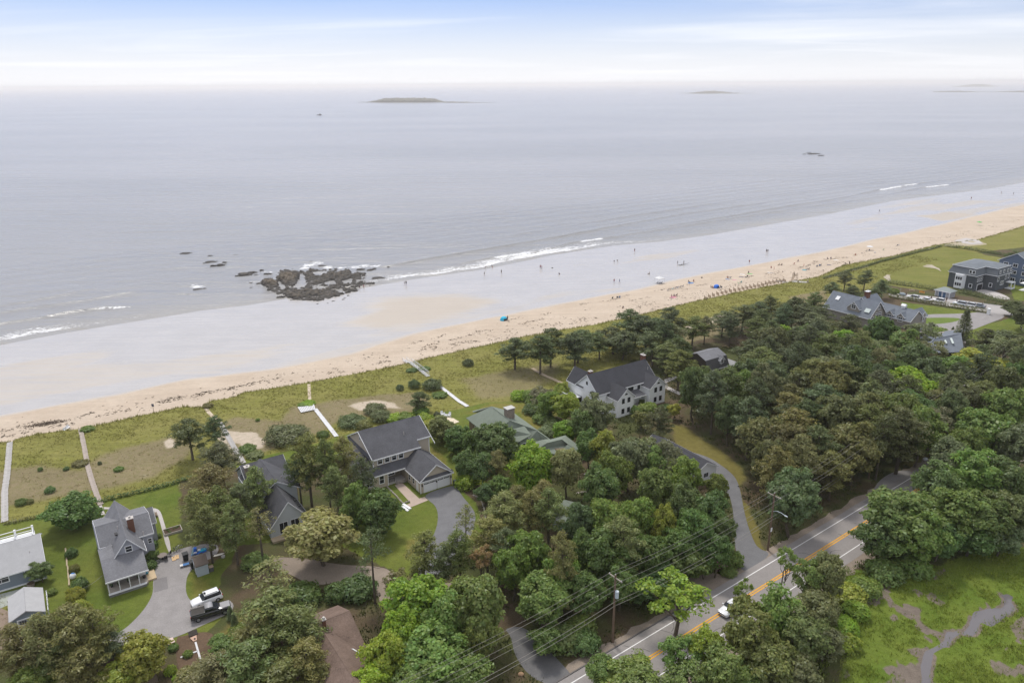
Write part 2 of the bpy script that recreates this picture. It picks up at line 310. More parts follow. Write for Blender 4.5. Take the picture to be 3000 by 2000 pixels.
    sp = mth(t, 'ADD', .12, mth(t, 'MULTIPLY', at_['B'][0], .5)); LK(t, sp, b.inputs['Specular IOR Level'])
    hgt = mth(t, 'MULTIPLY', mth(t, 'ADD', nf, mth(t, 'MULTIPLY', nm, 2.0)), mth(t, 'SUBTRACT', 1.0, at_['B'][0]))
    bn = N(t, 'ShaderNodeBump', inp={'Strength': .7, 'Distance': .16}); LK(t, hgt, bn.inputs['Height']); LK(t, bn.outputs[0], b.inputs['Normal'])
    return m
TERRAIN = ground_mat()
na, nb_ = A.shape
Pw = np.stack([A*CT-B*ST, A*ST+B*CT, Zg], -1).reshape(-1, 3)
lawnv = np.maximum(lawn*(1-.75*tree_floor), field*.45); dunev = np.maximum(dune, field)
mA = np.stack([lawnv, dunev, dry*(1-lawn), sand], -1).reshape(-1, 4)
mB = np.stack([wet, marsh, mud, yel], -1).reshape(-1, 4)
mC = np.stack([tan, spat, 0*tan, 1+0*tan], -1).reshape(-1, 4)
idx = np.arange(na*nb_).reshape(na, nb_)
quads = np.stack([idx[:-1,:-1], idx[1:,:-1], idx[1:,1:], idx[:-1,1:]], -1).reshape(-1, 4)
fc = cls[:-1,:-1].reshape(-1)
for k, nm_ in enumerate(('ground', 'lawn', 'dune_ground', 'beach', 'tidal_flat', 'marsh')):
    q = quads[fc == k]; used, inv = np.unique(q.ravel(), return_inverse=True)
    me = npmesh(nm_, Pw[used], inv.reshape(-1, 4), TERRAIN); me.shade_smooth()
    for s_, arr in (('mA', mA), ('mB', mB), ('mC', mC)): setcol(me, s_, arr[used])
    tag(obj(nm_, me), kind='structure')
# ---------------------------------------------------------------- flush sheets: road, drives, paths, creek
DRIVES = []
def sheet(name, pts, z, m, kind='structure', th=0.0):
    if name in ('driveway', 'lane', 'parking_strip', 'pull_off', 'dirt_pull_off', 'concrete_walk', 'front_walk'): DRIVES.append(np.array(pts, float))
    b = M(); P = [W(a, c, z) for a, c in pts]
    area = sum(P[i][0]*P[(i+1)%len(P)][1]-P[(i+1)%len(P)][0]*P[i][1] for i in range(len(P)))
    if area < 0: P = P[::-1]
    if th: b.slab(P, th)
    else: b.add(P, [tuple(range(len(P)))])
    return tag(b.build(name, m), kind=kind)
def roundp(pts, n=2):
    p = np.array(pts, float)
    for _ in range(n):
        q = np.roll(p, -1, 0); p = np.stack([.75*p+.25*q, .25*p+.75*q], 1).reshape(-1, 2)
    return p
asph = mat('asphalt_road', (.27,.25,.24), .9, .13, 3.0, .2, .01); asph2 = mat('asphalt_drive', (.27,.255,.25), .92, .22, 5.0, .2, .015)
gravel = mat('gravel_lane', (.26,.215,.175), .95, .25, 4.0, .1, .02); conc = mat('concrete_walk', (.46,.43,.41), .9, .1, 3.0, .2)
RTH = R_(36.7); RC, RS = math.cos(RTH), math.sin(RTH)
def rbend(s): return -.0016*np.maximum(np.asarray(s, float)-140, 0)**2
def RW(s, d, z=0.0):
    d = d+float(rbend(s)); x, y = s*RC-d*RS, s*RS+d*RC; return toL((x, y))
def strip(name, s0, s1, d0, d1, z, m, step=6.0, jit=0):
    n = max(2, int((s1-s0)/step)+1); ss = np.linspace(s0, s1, n); rr = random.Random(5)
    L_ = [RW(s, d0+rr.uniform(-jit, jit)) for s in ss]; R2 = [RW(s, d1+rr.uniform(-jit, jit)) for s in ss]
    b = M(); V = [W(*p, z) for p in L_]+[W(*p, z) for p in R2]
    b.add(V, [(i+n, i+n+1, i+1, i) for i in range(n-1)]); return tag(b.build(name, m), kind='structure')
DRIVES.append(np.array([RW(0, 50.2), RW(330, 50.2), RW(330, 61.2), RW(0, 61.2)]) if False else np.array([RW(s_, 50.3) for s_ in range(0, 331, 15)]+[RW(s_, 61.0) for s_ in range(330, -1, -15)]))
strip('road_shoulder', 0, 330, 49.3, 61.6, .012, gravel, 1.5, .45)
strip('road', -20, 330, 51.3, 60.3, .03, asph, 5, .05)
white = mat('road_paint_white', (.72,.71,.70), .7, .12, 8); yellow = mat('road_paint_yellow', (.72,.36,.03), .7, .14, 8)
for d in (59.1, 53.0): strip('road_line', -20, 330, d-.08, d+.08, .038, white)
for d in (56.24, 55.84): strip('road_line', -20, 330, d-.105, d+.105, .038, yellow)
kerbm = mat('kerb_asphalt', (.13,.12,.115), .9, .2, 4)
b = M()
for s in np.arange(44, 78, 2.0): b.slab([W(*RW(s, 60.3), .13), W(*RW(s+2, 60.3), .13), W(*RW(s+2, 60.48), .13), W(*RW(s, 60.48), .13)], .12)
tag(b.build('kerb', kerbm), kind='structure')
crackm = mat('tar_crack', (.07,.066,.064), .8, .1, 5)
rr = random.Random(9); b = M()
for (s, d, n_, ang) in ((64,59.9,5,-60),(70,59.6,5,-50),(71.5,57.8,4,20),(84,54.6,4,10),(88,57.6,3,-75),(99,54.5,4,12),(103,57.9,4,-40),(107,54.6,3,15),(113.5,57.0,4,-70),(117.5,53.6,3,20),(121,54.7,3,10),(119,57.2,4,-65),(126,58.6,6,-25),(128.5,58.3,3,-70),(75,53.9,4,15),(90,54.2,3,18)):
    x, y = s, d; q = math.radians(ang)
    for _ in range(n_):
        L_ = rr.uniform(.5, 1.1); x2, y2 = x+L_*math.cos(q), y+L_*math.sin(q); w_ = .035
        nx, ny = -math.sin(q)*w_, math.cos(q)*w_
        b.add([W(*RW(x+nx, y+ny), .034), W(*RW(x-nx, y-ny), .034), W(*RW(x2-nx, y2-ny), .034), W(*RW(x2+nx, y2+ny), .034)], [(3,2,1,0)])
        x, y = x2, y2; q += rr.uniform(-.7, .7)
tag(b.build('road_cracks', crackm), kind='structure')
patch = mat('asphalt_patch', (.2,.188,.18), .9, .15, 4)
for s0, s1, d0, d1 in ((59.2,62.0,58.2,60.1),(127,131,58.0,60.0),(100,101.2,58.3,59.0)): strip('road_patch', s0, s1, d0, d1, .0335, patch)
sheet('driveway', roundp(PX([(456,1636),(453,1693),(448,1702),(449,1737),(430,1774),(402,1808),(359,1848),(296,1876),(308,1905),(344,1893),(439,1884),(471,1880),(531,1860),(600,1828),(690,1788),(676,1752),(610,1775),(560,1762),(546,1740),(544,1715),(549,1682),(575,1655),(640,1625),(640,1590),(582,1594),(531,1606),(505,1617)])), .026, asph2)
sheet('driveway_patch', PX([(451,1697),(489,1689),(493,1723),(450,1736)]), .032, mat('drive_patch', (.2,.19,.19), .95, .15, 5))
sheet('driveway', roundp(PX([(1240,1448),(1322,1421),(1340,1428),(1354,1453),(1380,1482),(1396,1510),(1385,1560),(1350,1620),(1300,1680),(1220,1700),(1225,1660),(1250,1600),(1277,1556),(1285,1510),(1276,1480),(1256,1466)])), .026, mat('asphalt_new', (.165,.165,.172), .92, .22, 5.0, .2, .015))
sheet('lane', roundp(PX([(790,1630),(900,1635),(1000,1655),(1121,1658),(1154,1680),(1203,1716),(1260,1740),(1310,1700),(1340,1720),(1290,1780),(1224,1750),(1150,1780),(1110,1765),(1112,1741),(1000,1704),(913,1716),(858,1685),(798,1660)])), .022, gravel)
sheet('driveway', roundp(PX([(1475,1840),(1497,1860),(1508,1923),(1560,1990),(1640,2010),(1680,1985),(1666,1965),(1575,1868),(1530,1832)])), .024, mat('asphalt_shaded', (.135,.133,.135), .92, .2, 5.0, .2, .015))  # shade lying on this drive is put into its darker asphalt colour
sheet('driveway', roundp(PX([(2173,1678),(2160,1630),(2152,1590),(2150,1530),(2147,1486),(2133,1438),(2090,1430),(2052,1400),(1990,1370),(1960,1330),(2000,1318),(2070,1335),(2116,1364),(2153,1395),(2168,1429),(2183,1515),(2203,1573),(2220,1606),(2262,1620),(2215,1655)])), .026, MATS['asphalt_new'])
sheet('dirt_pull_off', roundp(PX([(2020,1690),(2050,1675),(2110,1680),(2146,1694),(2080,1735),(2010,1770),(1980,1740)])), .018, gravel)
sheet('pull_off', roundp(PX([(2555,1450),(2570,1410),(2620,1378),(2680,1378),(2640,1400)])), .018, asph2)
sheet('parking_strip', roundp(PX([(2597,860),(2640,860),(2744,869),(2888,889),(3060,910),(3060,935),(2960,925),(2896,914),(2716,887),(2616,869)]), 1), .024, mat('parking_asphalt', (.36,.34,.33), .9, .12, 3))
sheet('driveway', roundp(PX([(2682,921),(2820,919),(2885,912),(2960,924),(2890,950),(2835,972),(2760,990),(2690,985),(2692,950)])), .022, asph2)
for q_ in ([(1945,1112),(1990,1098),(1993,1104),(1950,1122)], [(1950,1128),(1995,1150),(1990,1157),(1945,1136)]): sheet('garden_path', PX(q_), .03, conc)
ov = sheet('lawn_oval', roundp(PX([(2697,932),(2760,930),(2820,932),(2800,943),(2740,950),(2700,948)])), .034, mat('oval_lawn', (.115,.165,.026), .95, .25, 3))
sheet('driveway', roundp(PX([(2852,851),(2885,846),(2930,858),(2962,874),(2955,879),(2916,874),(2888,863)])), .022, conc)
sheet('creek', PX(CREEK)*1.0, -.2, mat('creek_water', (.10,.095,.10), .06, .05, 1.0, .6)) if False else None
cw = bpy.data.materials.new('creek_water'); cw.use_nodes = True; _b = cw.node_tree.nodes['Principled BSDF']; _b.inputs['Base Color'].default_value = (.13,.12,.125,1); _b.inputs['Roughness'].default_value = .07
lo = PX(CREEK).min(0)-3; hi = PX(CREEK).max(0)+3
gx = np.arange(lo[0], hi[0], .5); gy = np.arange(lo[1], hi[1], .5); GA, GB = np.meshgrid(gx, gy, indexing='ij'); dcr = sdf(PX(CREEK), GA, GB, 6)
ii = np.arange(GA.size).reshape(GA.shape); qd = np.stack([ii[:-1,:-1], ii[1:,:-1], ii[1:,1:], ii[:-1,1:]], -1).reshape(-1, 4)[(dcr[:-1,:-1] > -1.4).ravel()]
us, inv = np.unique(qd.ravel(), return_inverse=True); Pc = np.stack([GA*CT-GB*ST, GA*ST+GB*CT, 0*GA-.17], -1).reshape(-1, 3)
tag(obj('creek', npmesh('creek', Pc[us], inv.reshape(-1, 4), cw)), kind='structure')
# ---------------------------------------------------------------- sea
sa = np.concatenate([[-60000, -20000, -8000, -3000, -1200, -600, -300, -150, -90], steps((-60, 340, 1.5), (340, 760, 3.0)), [780, 850, 1000, 1400, 2200, 4000, 9000, 20000, 60000]])
sv = np.concatenate([[-14, -8, -5, -3], steps((-2, 70, .55), (70, 130, 1.5)), np.geomspace(132, 70000, 60)])
SA, SV = np.meshgrid(sa, sv, indexing='ij'); SB = bl(sea_l, SA)+SV
wt = 8.0*(fbm(SA*.02, SV*.0+1.3, 61)-.5)
SZ = np.zeros_like(SA); FO = np.zeros_like(SA)
def polyd(px):
    L_ = np.array([toL(at0(x, y, SEA_Z)) for x, y, *_ in px]); o = np.argsort(L_[:,0]); L_ = L_[o]; ht = np.array([p[2] for p in px])[o]; fo = np.array([p[3] for p in px])[o]
    d = SB-np.interp(SA, L_[:,0], L_[:,1]) + (fbm(SA*.12, SA*0, 66)-.5)*1.6
    ins = smooth(SA, L_[0,0]-4, L_[0,0]+6)*(1-smooth(SA, L_[-1,0]-6, L_[-1,0]+4))
    return d, ins*np.interp(SA, L_[:,0], ht), ins*np.interp(SA, L_[:,0], fo)
for px in ([(-60,958,.6,0),(0,949,.6,0),(120,930,.6,0),(200,915,.7,0),(290,904,.7,.5),(306,901,.7,1),(376,899,.6,1),(392,897,.4,.1)],
           [(-60,930,.3,0),(60,905,.3,0),(250,880,.3,0),(420,850,.3,0)], [(-60,905,.25,0),(100,880,.25,0),(300,840,.3,0)],
           [(1110,783,.4,0),(1200,769,.6,0),(1326,747,.6,.15),(1345,744,.6,.5),(1365,741,.6,.1),(1472,723,.6,0),(1676,687,.6,0),(1846,655,.5,0),(2000,627,.45,0),(2250,593,.35,0)],
           [(1320,777,.3,0),(1438,757,.5,.2),(1450,755,.5,1),(1554,740,.5,1),(1570,738,.4,.1),(1690,709,.5,.1),(1700,708,.5,1),(1760,700,.5,.9),(1775,698,.5,.1),(1850,686,.5,.2),(2000,663,.5,.1),(2200,632,.5,.1),(2400,602,.4,0),(2600,573,.3,0)],
           [(1900,672,.3,0),(2100,640,.45,0),(2300,606,.45,.0),(2450,583,.45,0),(2560,560,.5,.1),(2580,556,.6,1),(2680,540,.6,.9),(2700,537,.4,.1),(2860,515,.3,0)],
           [(2600,570,.3,0),(2690,552,.4,.2),(2720,548,.5,1),(2770,542,.5,1),(2790,538,.3,0),(2960,510,.3,0)],
           [(1500,690,.25,0),(1800,640,.3,0),(2200,580,.3,0),(2600,530,.3,0)]):
    d, h_, f_ = polyd(px)
    prof = np.where(d < 0, np.exp(-(d/.9)**2), np.exp(-(d/3.0)**2))
    SZ += h_*prof; FO = np.maximum(FO, f_*np.exp(-((d+.8)/1.0)**2)*(.45+.75*fbm(SA*.35, SV*.8, 71, 3)))
# swash foam, patchy along the shore
al = np.interp(SA[:,0], [-60, -12, 10, 40, 52, 58, 80, 110, 118, 135, 170, 215, 260, 300, 380, 600], [0, .75, .8, .6, .4, 0, 0, .25, .75, .95, 1.0, 1.0, .9, .45, .2, .1])[:, None]
wd = np.interp(SA[:,0], [-60, 0, 40, 100, 135, 175, 215, 260, 320], [11, 11, 6, 4, 9, 13, 14, 10, 4])[:, None]
wv = SV+(fbm(SA*.06, SA*0+2, 77)-.5)*5
FO = np.maximum(FO, .70*(.55+.75*fbm(SA*.03, SA*0, 76, 3))*al*np.where(wv < 0, np.exp(-(wv/1.0)**2), np.exp(-(wv/wd)**2))*(.60+.62*(fbm(SA*.25, SV*.45, 78, 4)-.1)))
FO = np.maximum(FO, al*.55*np.exp(-((wv-.4)/.8)**2)*(.5+.9*fbm(SA*.1, SA*0+4, 75, 3)))
def splash(x, y, r, k):
    global FO
    a0, b0 = toL(at0(x, y, SEA_Z)); q = np.hypot((SA-a0)*.8, (SB-b0)*.8)/r
    q = q*(.6+1.2*fbm(SA*.35, SB*.35, 82, 3)); FO = np.maximum(FO, .8*k*np.exp(-q*q)*(.35+1.0*fbm(SA*.6, SB*.6, 79, 4)))
for x, y, r, k in ((905,776,5,1),(930,770,4,1),(890,786,3,.9),(960,783,3,1),(1000,784,3,1),(1040,782,3.5,1),(1070,778,4,1),(1100,780,3,1),(790,799,2.5,.8),(770,797,2,.7),(576,839,3,1),(570,836,2,1),(620,775,3,.45),(640,770,3,.4),(545,830,4,.3),(440,805,4,.3)): splash(x, y, r, k)
FO[SV > 128] = 0
shal = np.exp(-np.maximum(SV+(fbm(SA*.03, SV*.05, 80)-.5)*14, 0)/9.0)
SZ += .12*np.sin(SB*.5+6*fbm(SA*.01, SB*.01, 83))*smooth(SV, 3, 20)*(SV < 125)
Ps = np.stack([SA*CT-SB*ST, SA*ST+SB*CT, SEA_Z+SZ], -1).reshape(-1, 3)
ii = np.arange(SA.size).reshape(SA.shape); qd = np.stack([ii[:-1,:-1], ii[1:,:-1], ii[1:,1:], ii[:-1,1:]], -1).reshape(-1, 4)
def sea_mat():
    m = bpy.data.materials.new('sea_water'); m.use_nodes = True; t = m.node_tree; b = t.nodes['Principled BSDF']
    co = N(t, 'ShaderNodeTexCoord').outputs['Object']; q = N(t, 'ShaderNodeAttribute', attribute_name='mS'); s = N(t, 'ShaderNodeSeparateColor'); LK(t, q.outputs['Color'], s.inputs[0])
    def noise(sc, scale, det=4, dist=0.0, ro=.55):
        mp_ = N(t, 'ShaderNodeMapping', inp={'Scale': scale, 'Rotation': (0, 0, -TH+R_(4))}); LK(t, co, mp_.inputs[0])
        n = N(t, 'ShaderNodeTexNoise', inp={'Scale': sc, 'Detail': det, 'Distortion': dist, 'Roughness': ro}); LK(t, mp_.outputs[0], n.inputs['Vector']); return n.outputs[0]
    swell = noise(1, (.011, .09, .05), 4, .4); chop = noise(1, (.16, .6, .4), 5, .3, .65); patchy = noise(1, (.0016, .0045, .003), 3, .5); fz = noise(1, (.8, 1.6, 1), 6, .4, .7)
    hgt = mth(t, 'ADD', mth(t, 'MULTIPLY', swell, 2.8), mth(t, 'MULTIPLY', chop, .42))
    bn = N(t, 'ShaderNodeBump', inp={'Strength': 1.0, 'Distance': .9}); LK(t, hgt, bn.inputs['Height']); LK(t, bn.outputs[0], b.inputs['Normal'])
    deep = N(t, 'ShaderNodeMix', data_type='RGBA', inp={6: (.25,.25,.25,1), 7: (.30,.295,.295,1)}); 
    r = N(t, 'ShaderNodeMapRange', inp={1: .4, 2: .62, 3: 0, 4: 1}); LK(t, patchy, r.inputs[0]); LK(t, r.outputs[0], deep.inputs[0])
    sh = N(t, 'ShaderNodeMix', data_type='RGBA', inp={7: (.30,.285,.26,1)}); LK(t, deep.outputs[2], sh.inputs[6]); LK(t, s.outputs[1], sh.inputs[0])
    fr = N(t, 'ShaderNodeMapRange', interpolation_type='SMOOTHSTEP', inp={1: .42, 2: .72, 3: 0, 4: 1}); LK(t, mth(t, 'ADD', s.outputs[0], mth(t, 'MULTIPLY', mth(t, 'SUBTRACT', fz, .5), 1.5)), fr.inputs[0])
    gate = N(t, 'ShaderNodeMapRange', inp={1: .03, 2: .22, 3: 0, 4: 1}); LK(t, s.outputs[0], gate.inputs[0])
    ff = mth(t, 'MULTIPLY', fr.outputs[0], gate.outputs[0])
    fm = N(t, 'ShaderNodeMix', data_type='RGBA', inp={7: (.78,.79,.80,1)}); LK(t, sh.outputs[2], fm.inputs[6]); LK(t, ff, fm.inputs[0])
    LK(t, fm.outputs[2], b.inputs['Base Color'])
    LK(t, mth(t, 'ADD', .2, mth(t, 'MULTIPLY', ff, .6)), b.inputs['Roughness']); b.inputs['IOR'].default_value = 1.33
    return m
me = npmesh('sea', Ps, qd, sea_mat()); me.shade_smooth(); setcol(me, 'mS', np.stack([FO, shal, 0*FO, 1+0*FO], -1).reshape(-1, 4)); tag(obj('sea', me), kind='structure')
# ---------------------------------------------------------------- buildings (lot frame: x along the shore, y to the sea)
tan_w = mat('siding_tan', (.47,.41,.33), .85, .06, 9, .2, 0, aniso=(1,1,14)); white_w = mat('siding_white', (.80,.81,.82), .8, .05, 9, .2, 0, aniso=(1,1,14)); grey_w = mat('siding_grey', (.46,.49,.5), .85, .09, 9, .2, 0, aniso=(1,1,14))
lav_w = mat('siding_blue_grey', (.37,.38,.43), .85, .07, 9, .2, 0, aniso=(1,1,14)); blue_w = mat('siding_slate', (.20,.235,.27), .85, .09, 9, .2); shing_w = mat('cedar_shingle', (.27,.25,.225), .9, .2, 5, .15); dark_w = mat('dark_shingle', (.085,.095,.105), .9, .22, 4, .15)
brown_w = mat('brown_shingle', (.17,.135,.095), .9, .25, 5, .15); brick_m = mat('chimney_brick', (.16,.075,.05), .9, .25, 9); stone_m = mat('field_stone', (.24,.20,.165), .9, .4, 3.5, .2, .04)
trim_m = mat('white_trim', (.74,.75,.76), .6, .04, 5); cap_m = mat('chimney_cap', (.50,.47,.44), .8, .1, 4); dark_m = mat('black_metal', (.02,.02,.022), .5, .1, 5); deck_m = mat('grey_deck', (.40,.38,.36), .85, .15, 5, .2, 0, aniso=(1,12,1))
r_char = mat('roof_charcoal', (.078,.079,.088), .85, .34, 4, .35, .012); r_black = mat('roof_black', (.047,.048,.056), .85, .32, 4, .35, .012); r_grey = mat('roof_grey', (.165,.167,.18), .85, .28, 4, .35, .012); r_light = mat('roof_light_grey', (.38,.38,.385), .85, .13, 7, .3, .012)
r_green = mat('roof_green', (.18,.21,.17), .85, .16, 6, .35, .02); r_brown = mat('roof_brown', (.165,.118,.095), .9, .42, 5, .2, .02); r_slate = mat('roof_slate_blue', (.15,.17,.20), .85, .25, 5, .35, .02)
glass_m = mat('window_glass', (.018,.022,.028), .06, .2, 1.5, .5); stone_w = mat('stone_wall', (.33,.30,.26), .9, .3, 3, .2, .03); paver_m = mat('pavers', (.42,.34,.285), .9, .14, 5, .2, 0)
red_m = mat('rail_wood', (.45,.36,.25), .8, .15, 5); blue_door = mat('blue_door', (.05,.10,.19), .6, .1, 5); tealm = mat('teal_plastic', (.06,.25,.33), .5, .1, 5)
class House:
    def __init__(s, name, label, cat, a, b, rz=0.0):
        s.a, s.b = a, b; s.t = thing(name, label, cat, W(a, b, 0), TH+rz)
    def part(s, name, bm, m, parent=None): 
        me = bm.mesh(name, m); me.transform(Matrix.Translation((-s.a, -s.b, 0))); return obj(name, me, parent or s.t)
    def slab(s, name, pts, th, m):
        b = M(); b.slab(pts, th); return s.part(name, b, m)
    def box(s, name, x0, x1, y0, y1, z0, z1, m, parent=None):
        b = M(); b.box(x0, x1, y0, y1, z0, z1); return s.part(name, b, m, parent)
    def gable(s, x0, x1, y0, y1, ze, zr, ax, wm, rm, ov=.35, rk=.28, xm=None, zb=-.3, trim=trim_m, cap=True, th=.15, both=True, ze2=None, skipwall=False):
        u0, u1, t0, t1 = (x0, x1, y0, y1) if ax == 1 else (y0, y1, x0, x1); um = (u0+u1)/2 if xm is None else xm; AX = 1 if ax == 1 else 0; ze2 = ze if ze2 is None else ze2
        if not skipwall:
            b = M(); b.wedge([(u0,zb),(u1,zb),(u1,ze2),(um,zr),(u0,ze)], t0, t1, AX); s.part('wall', b, wm)
        s0 = (zr-ze)/(um-u0); s1 = (zr-ze2)/(u1-um); e = .015
        prof = [(u0-ov, ze-s0*ov+e), (um, zr+e), (u1+ov, ze2-s1*ov+e), (u1+ov, ze2-s1*ov+e+th), (um, zr+e+th*1.15), (u0-ov, ze-s0*ov+e+th)]
        b = M(); b.wedge(prof, t0-rk, t1+rk, AX); ro = s.part('roof', b, rm)
        if cap:
            b = M(); b.wedge([(um-.16, zr+e+th-.10),(um, zr+e+th*1.15+.035),(um+.16, zr+e+th-.10)], t0-rk, t1+rk, AX); s.part('ridge_cap', b, rm, ro)
        if trim:
            b = M(); pr = [(u0-ov-.02, ze-s0*ov-.09), (um, zr-.07), (u1+ov+.02, ze2-s1*ov-.09), (u1+ov+.02, ze2-s1*ov+e+th-.02), (um, zr+e+th*1.1-.02), (u0-ov-.02, ze-s0*ov+e+th-.02)]
            for q in ((t0-rk-.05, t0-rk+.02), (t1+rk-.02, t1+rk+.05)): b.wedge(pr, q[0], q[1], AX)
            for q, zz in ((u0-ov-.06, ze-s0*ov), (u1+ov-.01, ze2-s1*ov)):
                if AX == 1: b.box(q, q+.07, t0-rk, t1+rk, zz-.09, zz+th-.01)
                else: b.box(t0-rk, t1+rk, q, q+.07, zz-.09, zz+th-.01)
            s.part('trim', b, trim, ro)
        return ro
    def win(s, face, c, d, z, w, h, m=trim_m, bars=(1,1), name='window', fr=.09, g=glass_m):
        """window on a wall: face '-y','-x','+x'; c along the wall, d the wall plane, z the centre."""
        key = ('win', round(w,2), round(h,2), m.name, bars, fr, g.name)
        if key not in WIN:
            b = M()
            for q in ((-w/2-fr, -w/2), (w/2, w/2+fr)): b.box(q[0], q[1], -.05, .03, -h/2-fr, h/2+fr)
            for q in ((-h/2-fr, -h/2), (h/2, h/2+fr)): b.box(-w/2, w/2, -.05, .03, q[0], q[1])
            for i in range(1, bars[0]+1): xx = -w/2+w*i/(bars[0]+1); b.box(xx-.03, xx+.03, -.04, .02, -h/2, h/2)
            for i in range(1, bars[1]+1): zz = -h/2+h*i/(bars[1]+1); b.box(-w/2, w/2, -.038, .018, zz-.03, zz+.03)
            p = M(); p.box(-w/2, w/2, -.012, .02, -h/2, h/2)
            WIN[key] = (b.mesh(name, m), p.mesh('pane', g))
        rz = {'-y': 0, '-x': -math.pi/2, '+x': math.pi/2}[face]; x, y = (c, d) if face == '-y' else (d, c)
        o = obj(name, WIN[key][0], s.t, (x-s.a, y-s.b, z), rz); obj('pane', WIN[key][1], o); return o
    def door(s, face, c, d, z0, w, h, m, fr=trim_m):
        b = M(); b.box(-w/2-.1, -w/2, -.05, .03, 0, h+.1); b.box(w/2, w/2+.1, -.05, .03, 0, h+.1); b.box(-w/2, w/2, -.05, .03, h, h+.1)
        rz = {'-y': 0, '-x': -math.pi/2, '+x': math.pi/2}[face]; x, y = (c, d) if face == '-y' else (d, c)
        o = b.build('door_frame', fr, s.t, (x-s.a, y-s.b, z0), rz); p = M(); p.box(-w/2, w/2, -.02, .02, 0, h); p.build('door', m, o); return o
    def chimney(s, x, y, z0, z1, w, d, m=brick_m, cm=cap_m):
        c = s.box('chimney', x-w/2, x+w/2, y-d/2, y+d/2, z0, z1, m); b = M(); b.box(x-w/2-.08, x+w/2+.08, y-d/2-.08, y+d/2+.08, z1, z1+.12); b.box(x-.15, x+.15, y-.15, y+.15, z1+.12, z1+.42); s.part('chimney_cap', b, cm, c); return c
    def pipe(s, x, y, z, h=.45): b = M(); b.tube((x, y, z-.3), (x, y, z+h), .06, .06, 6); return s.part('vent_pipe', b, cap_m)
WIN = {}
# --- tan house with garage
h = House('tan_house', 'tan house with charcoal roof, four upper windows and a white double garage', 'house', 55, 125)
sl = (9.25-5.85)/(130.9-124.75)
upz = lambda y: 9.25-sl*(130.9-y)+.02
h.box('wall', 50.0, 60.0, 124.75, 136.8, 2.5, 5.85, tan_w)
b = M(); b.wedge([(124.75,5.85),(136.8,5.85),(130.9,9.22)], 50.0, 60.02, 0); h.part('gable_wall', b, tan_w)
b = M(); b.wedge([(126.3,-.2),(136.79,-.2),(136.79,5.85),(130.9,9.21),(126.3,6.66)], 60.02, 63.1, 0); h.part('wall', b, tan_w)
ro = h.slab('roof', [(49.7,124.3,upz(124.3)+.15),(60.25,124.3,upz(124.3)+.15),(60.25,125.95,upz(125.95)+.15),(63.4,125.95,upz(125.95)+.15),(63.4,130.9,9.42),(49.7,130.9,9.42)], .15, r_char)
h.slab('roof', [(63.4,130.905,9.42),(63.4,137.2,9.42-sl*6.3),(49.7,137.2,9.42-sl*6.3),(49.7,130.905,9.42)], .15, r_char)
b = M(); b.wedge([(130.72,9.33),(130.9,9.47),(131.08,9.33)], 49.7, 63.4, 0); h.part('ridge_cap', b, r_char, ro)
b = M(); b.box(49.7,60.3,124.23,124.3,upz(124.3)-.12,upz(124.3)+.13); b.box(60.25,63.45,125.88,125.95,upz(125.95)-.12,upz(125.95)+.13)
for x in (49.64, 63.4): b.wedge([(124.25,upz(124.3)-.1),(130.9,9.16),(137.2,9.26-sl*6.3),(137.2,9.42-sl*6.3),(130.9,9.42),(124.25,upz(124.3)+.15)], x, x+.07, 0)
for x, y, z0, z1 in ((49.93,124.69,3.9,5.85),(63.04,126.24,2.6,6.6),(49.93,136.7,3.0,5.8)): b.box(x, x+.16, y, y+.16, z0, z1)
h.part('trim', b, trim_m, ro)
h.slab('pent_roof', [(49.5,124.5,5.62),(50.0,124.5,5.95),(50.0,137.0,5.95),(49.5,137.0,5.62)], .1, r_char)
for x in (51.45, 53.0, 54.5, 56.0): h.win('-y', x, 124.75, 4.95, .92, 1.25, bars=(0,1), fr=.16)
h.win('-x', 130.9, 50.0, 7.75, .35, .7, bars=(0,0))
h.box('wall', 46.3, 52.25, 123.16, 130, -.8, 2.85, tan_w); h.box('wall', 52.26, 56.04, 125.0, 130, -.4, 3.2, mat('porch_wall', (.20,.18,.15), .85, .1, 5)); h.box('wall', 46.31, 50, 130.01, 135.5, -.4, 2.85, tan_w)
lr = (4.0-2.98)/(124.75-122.76)
r2 = h.slab('roof', [(45.9,122.76,3.02),(55.95,122.76,3.02),(57.5,124.75,4.04),(45.9,124.75,4.04)], .14, r_char)
h.slab('roof', [(45.9,124.752,4.04),(49.99,124.752,4.04),(49.99,130,6.0),(45.9,130,6.0)], .14, r_char); h.slab('roof', [(45.9,130.002,6.0),(49.99,130.002,6.0),(49.99,136,2.95),(45.9,136,2.95)], .14, r_char)
b = M(); b.box(45.9,55.9,122.68,122.76,2.78,3.0); b.box(52.16,52.32,123.1,123.26,-.3,2.8); b.box(46.24,46.4,123.1,123.26,-.5,2.8); h.part('trim', b, trim_m, r2)
h.win('-y', 48.3, 123.16, 1.7, 1.45, 1.55, bars=(1,1), fr=.14); h.win('-y', 50.9, 123.16, 1.77, .88, 1.65, bars=(0,1), fr=.14); h.win('-y', 48.95, 123.16, .08, .85, .55, bars=(0,0), fr=.12)
h.win('-y', 53.6, 125.0, 1.8, 1.7, 1.5, bars=(0,0), fr=.12); h.win('-y', 55.3, 125.0, 2.0, .7, .8, bars=(1,0)); 
b = M(); b.box(52.35,56.0,123.2,125.0,-.3,.45); h.part('porch_floor', b, deck_m)
b = M()
for k in range(3): b.box(53.7,55.9,122.9-.32*k,123.2-.32*k+.001,-.2,.42-.14*(k+1))
h.part('porch_steps', b, stone_w)
b = M()
for x in (52.4,53.6): b.box(x,x+.06,123.22,123.28,.45,1.3)
b.box(52.4,53.66,123.23,123.27,1.26,1.32)
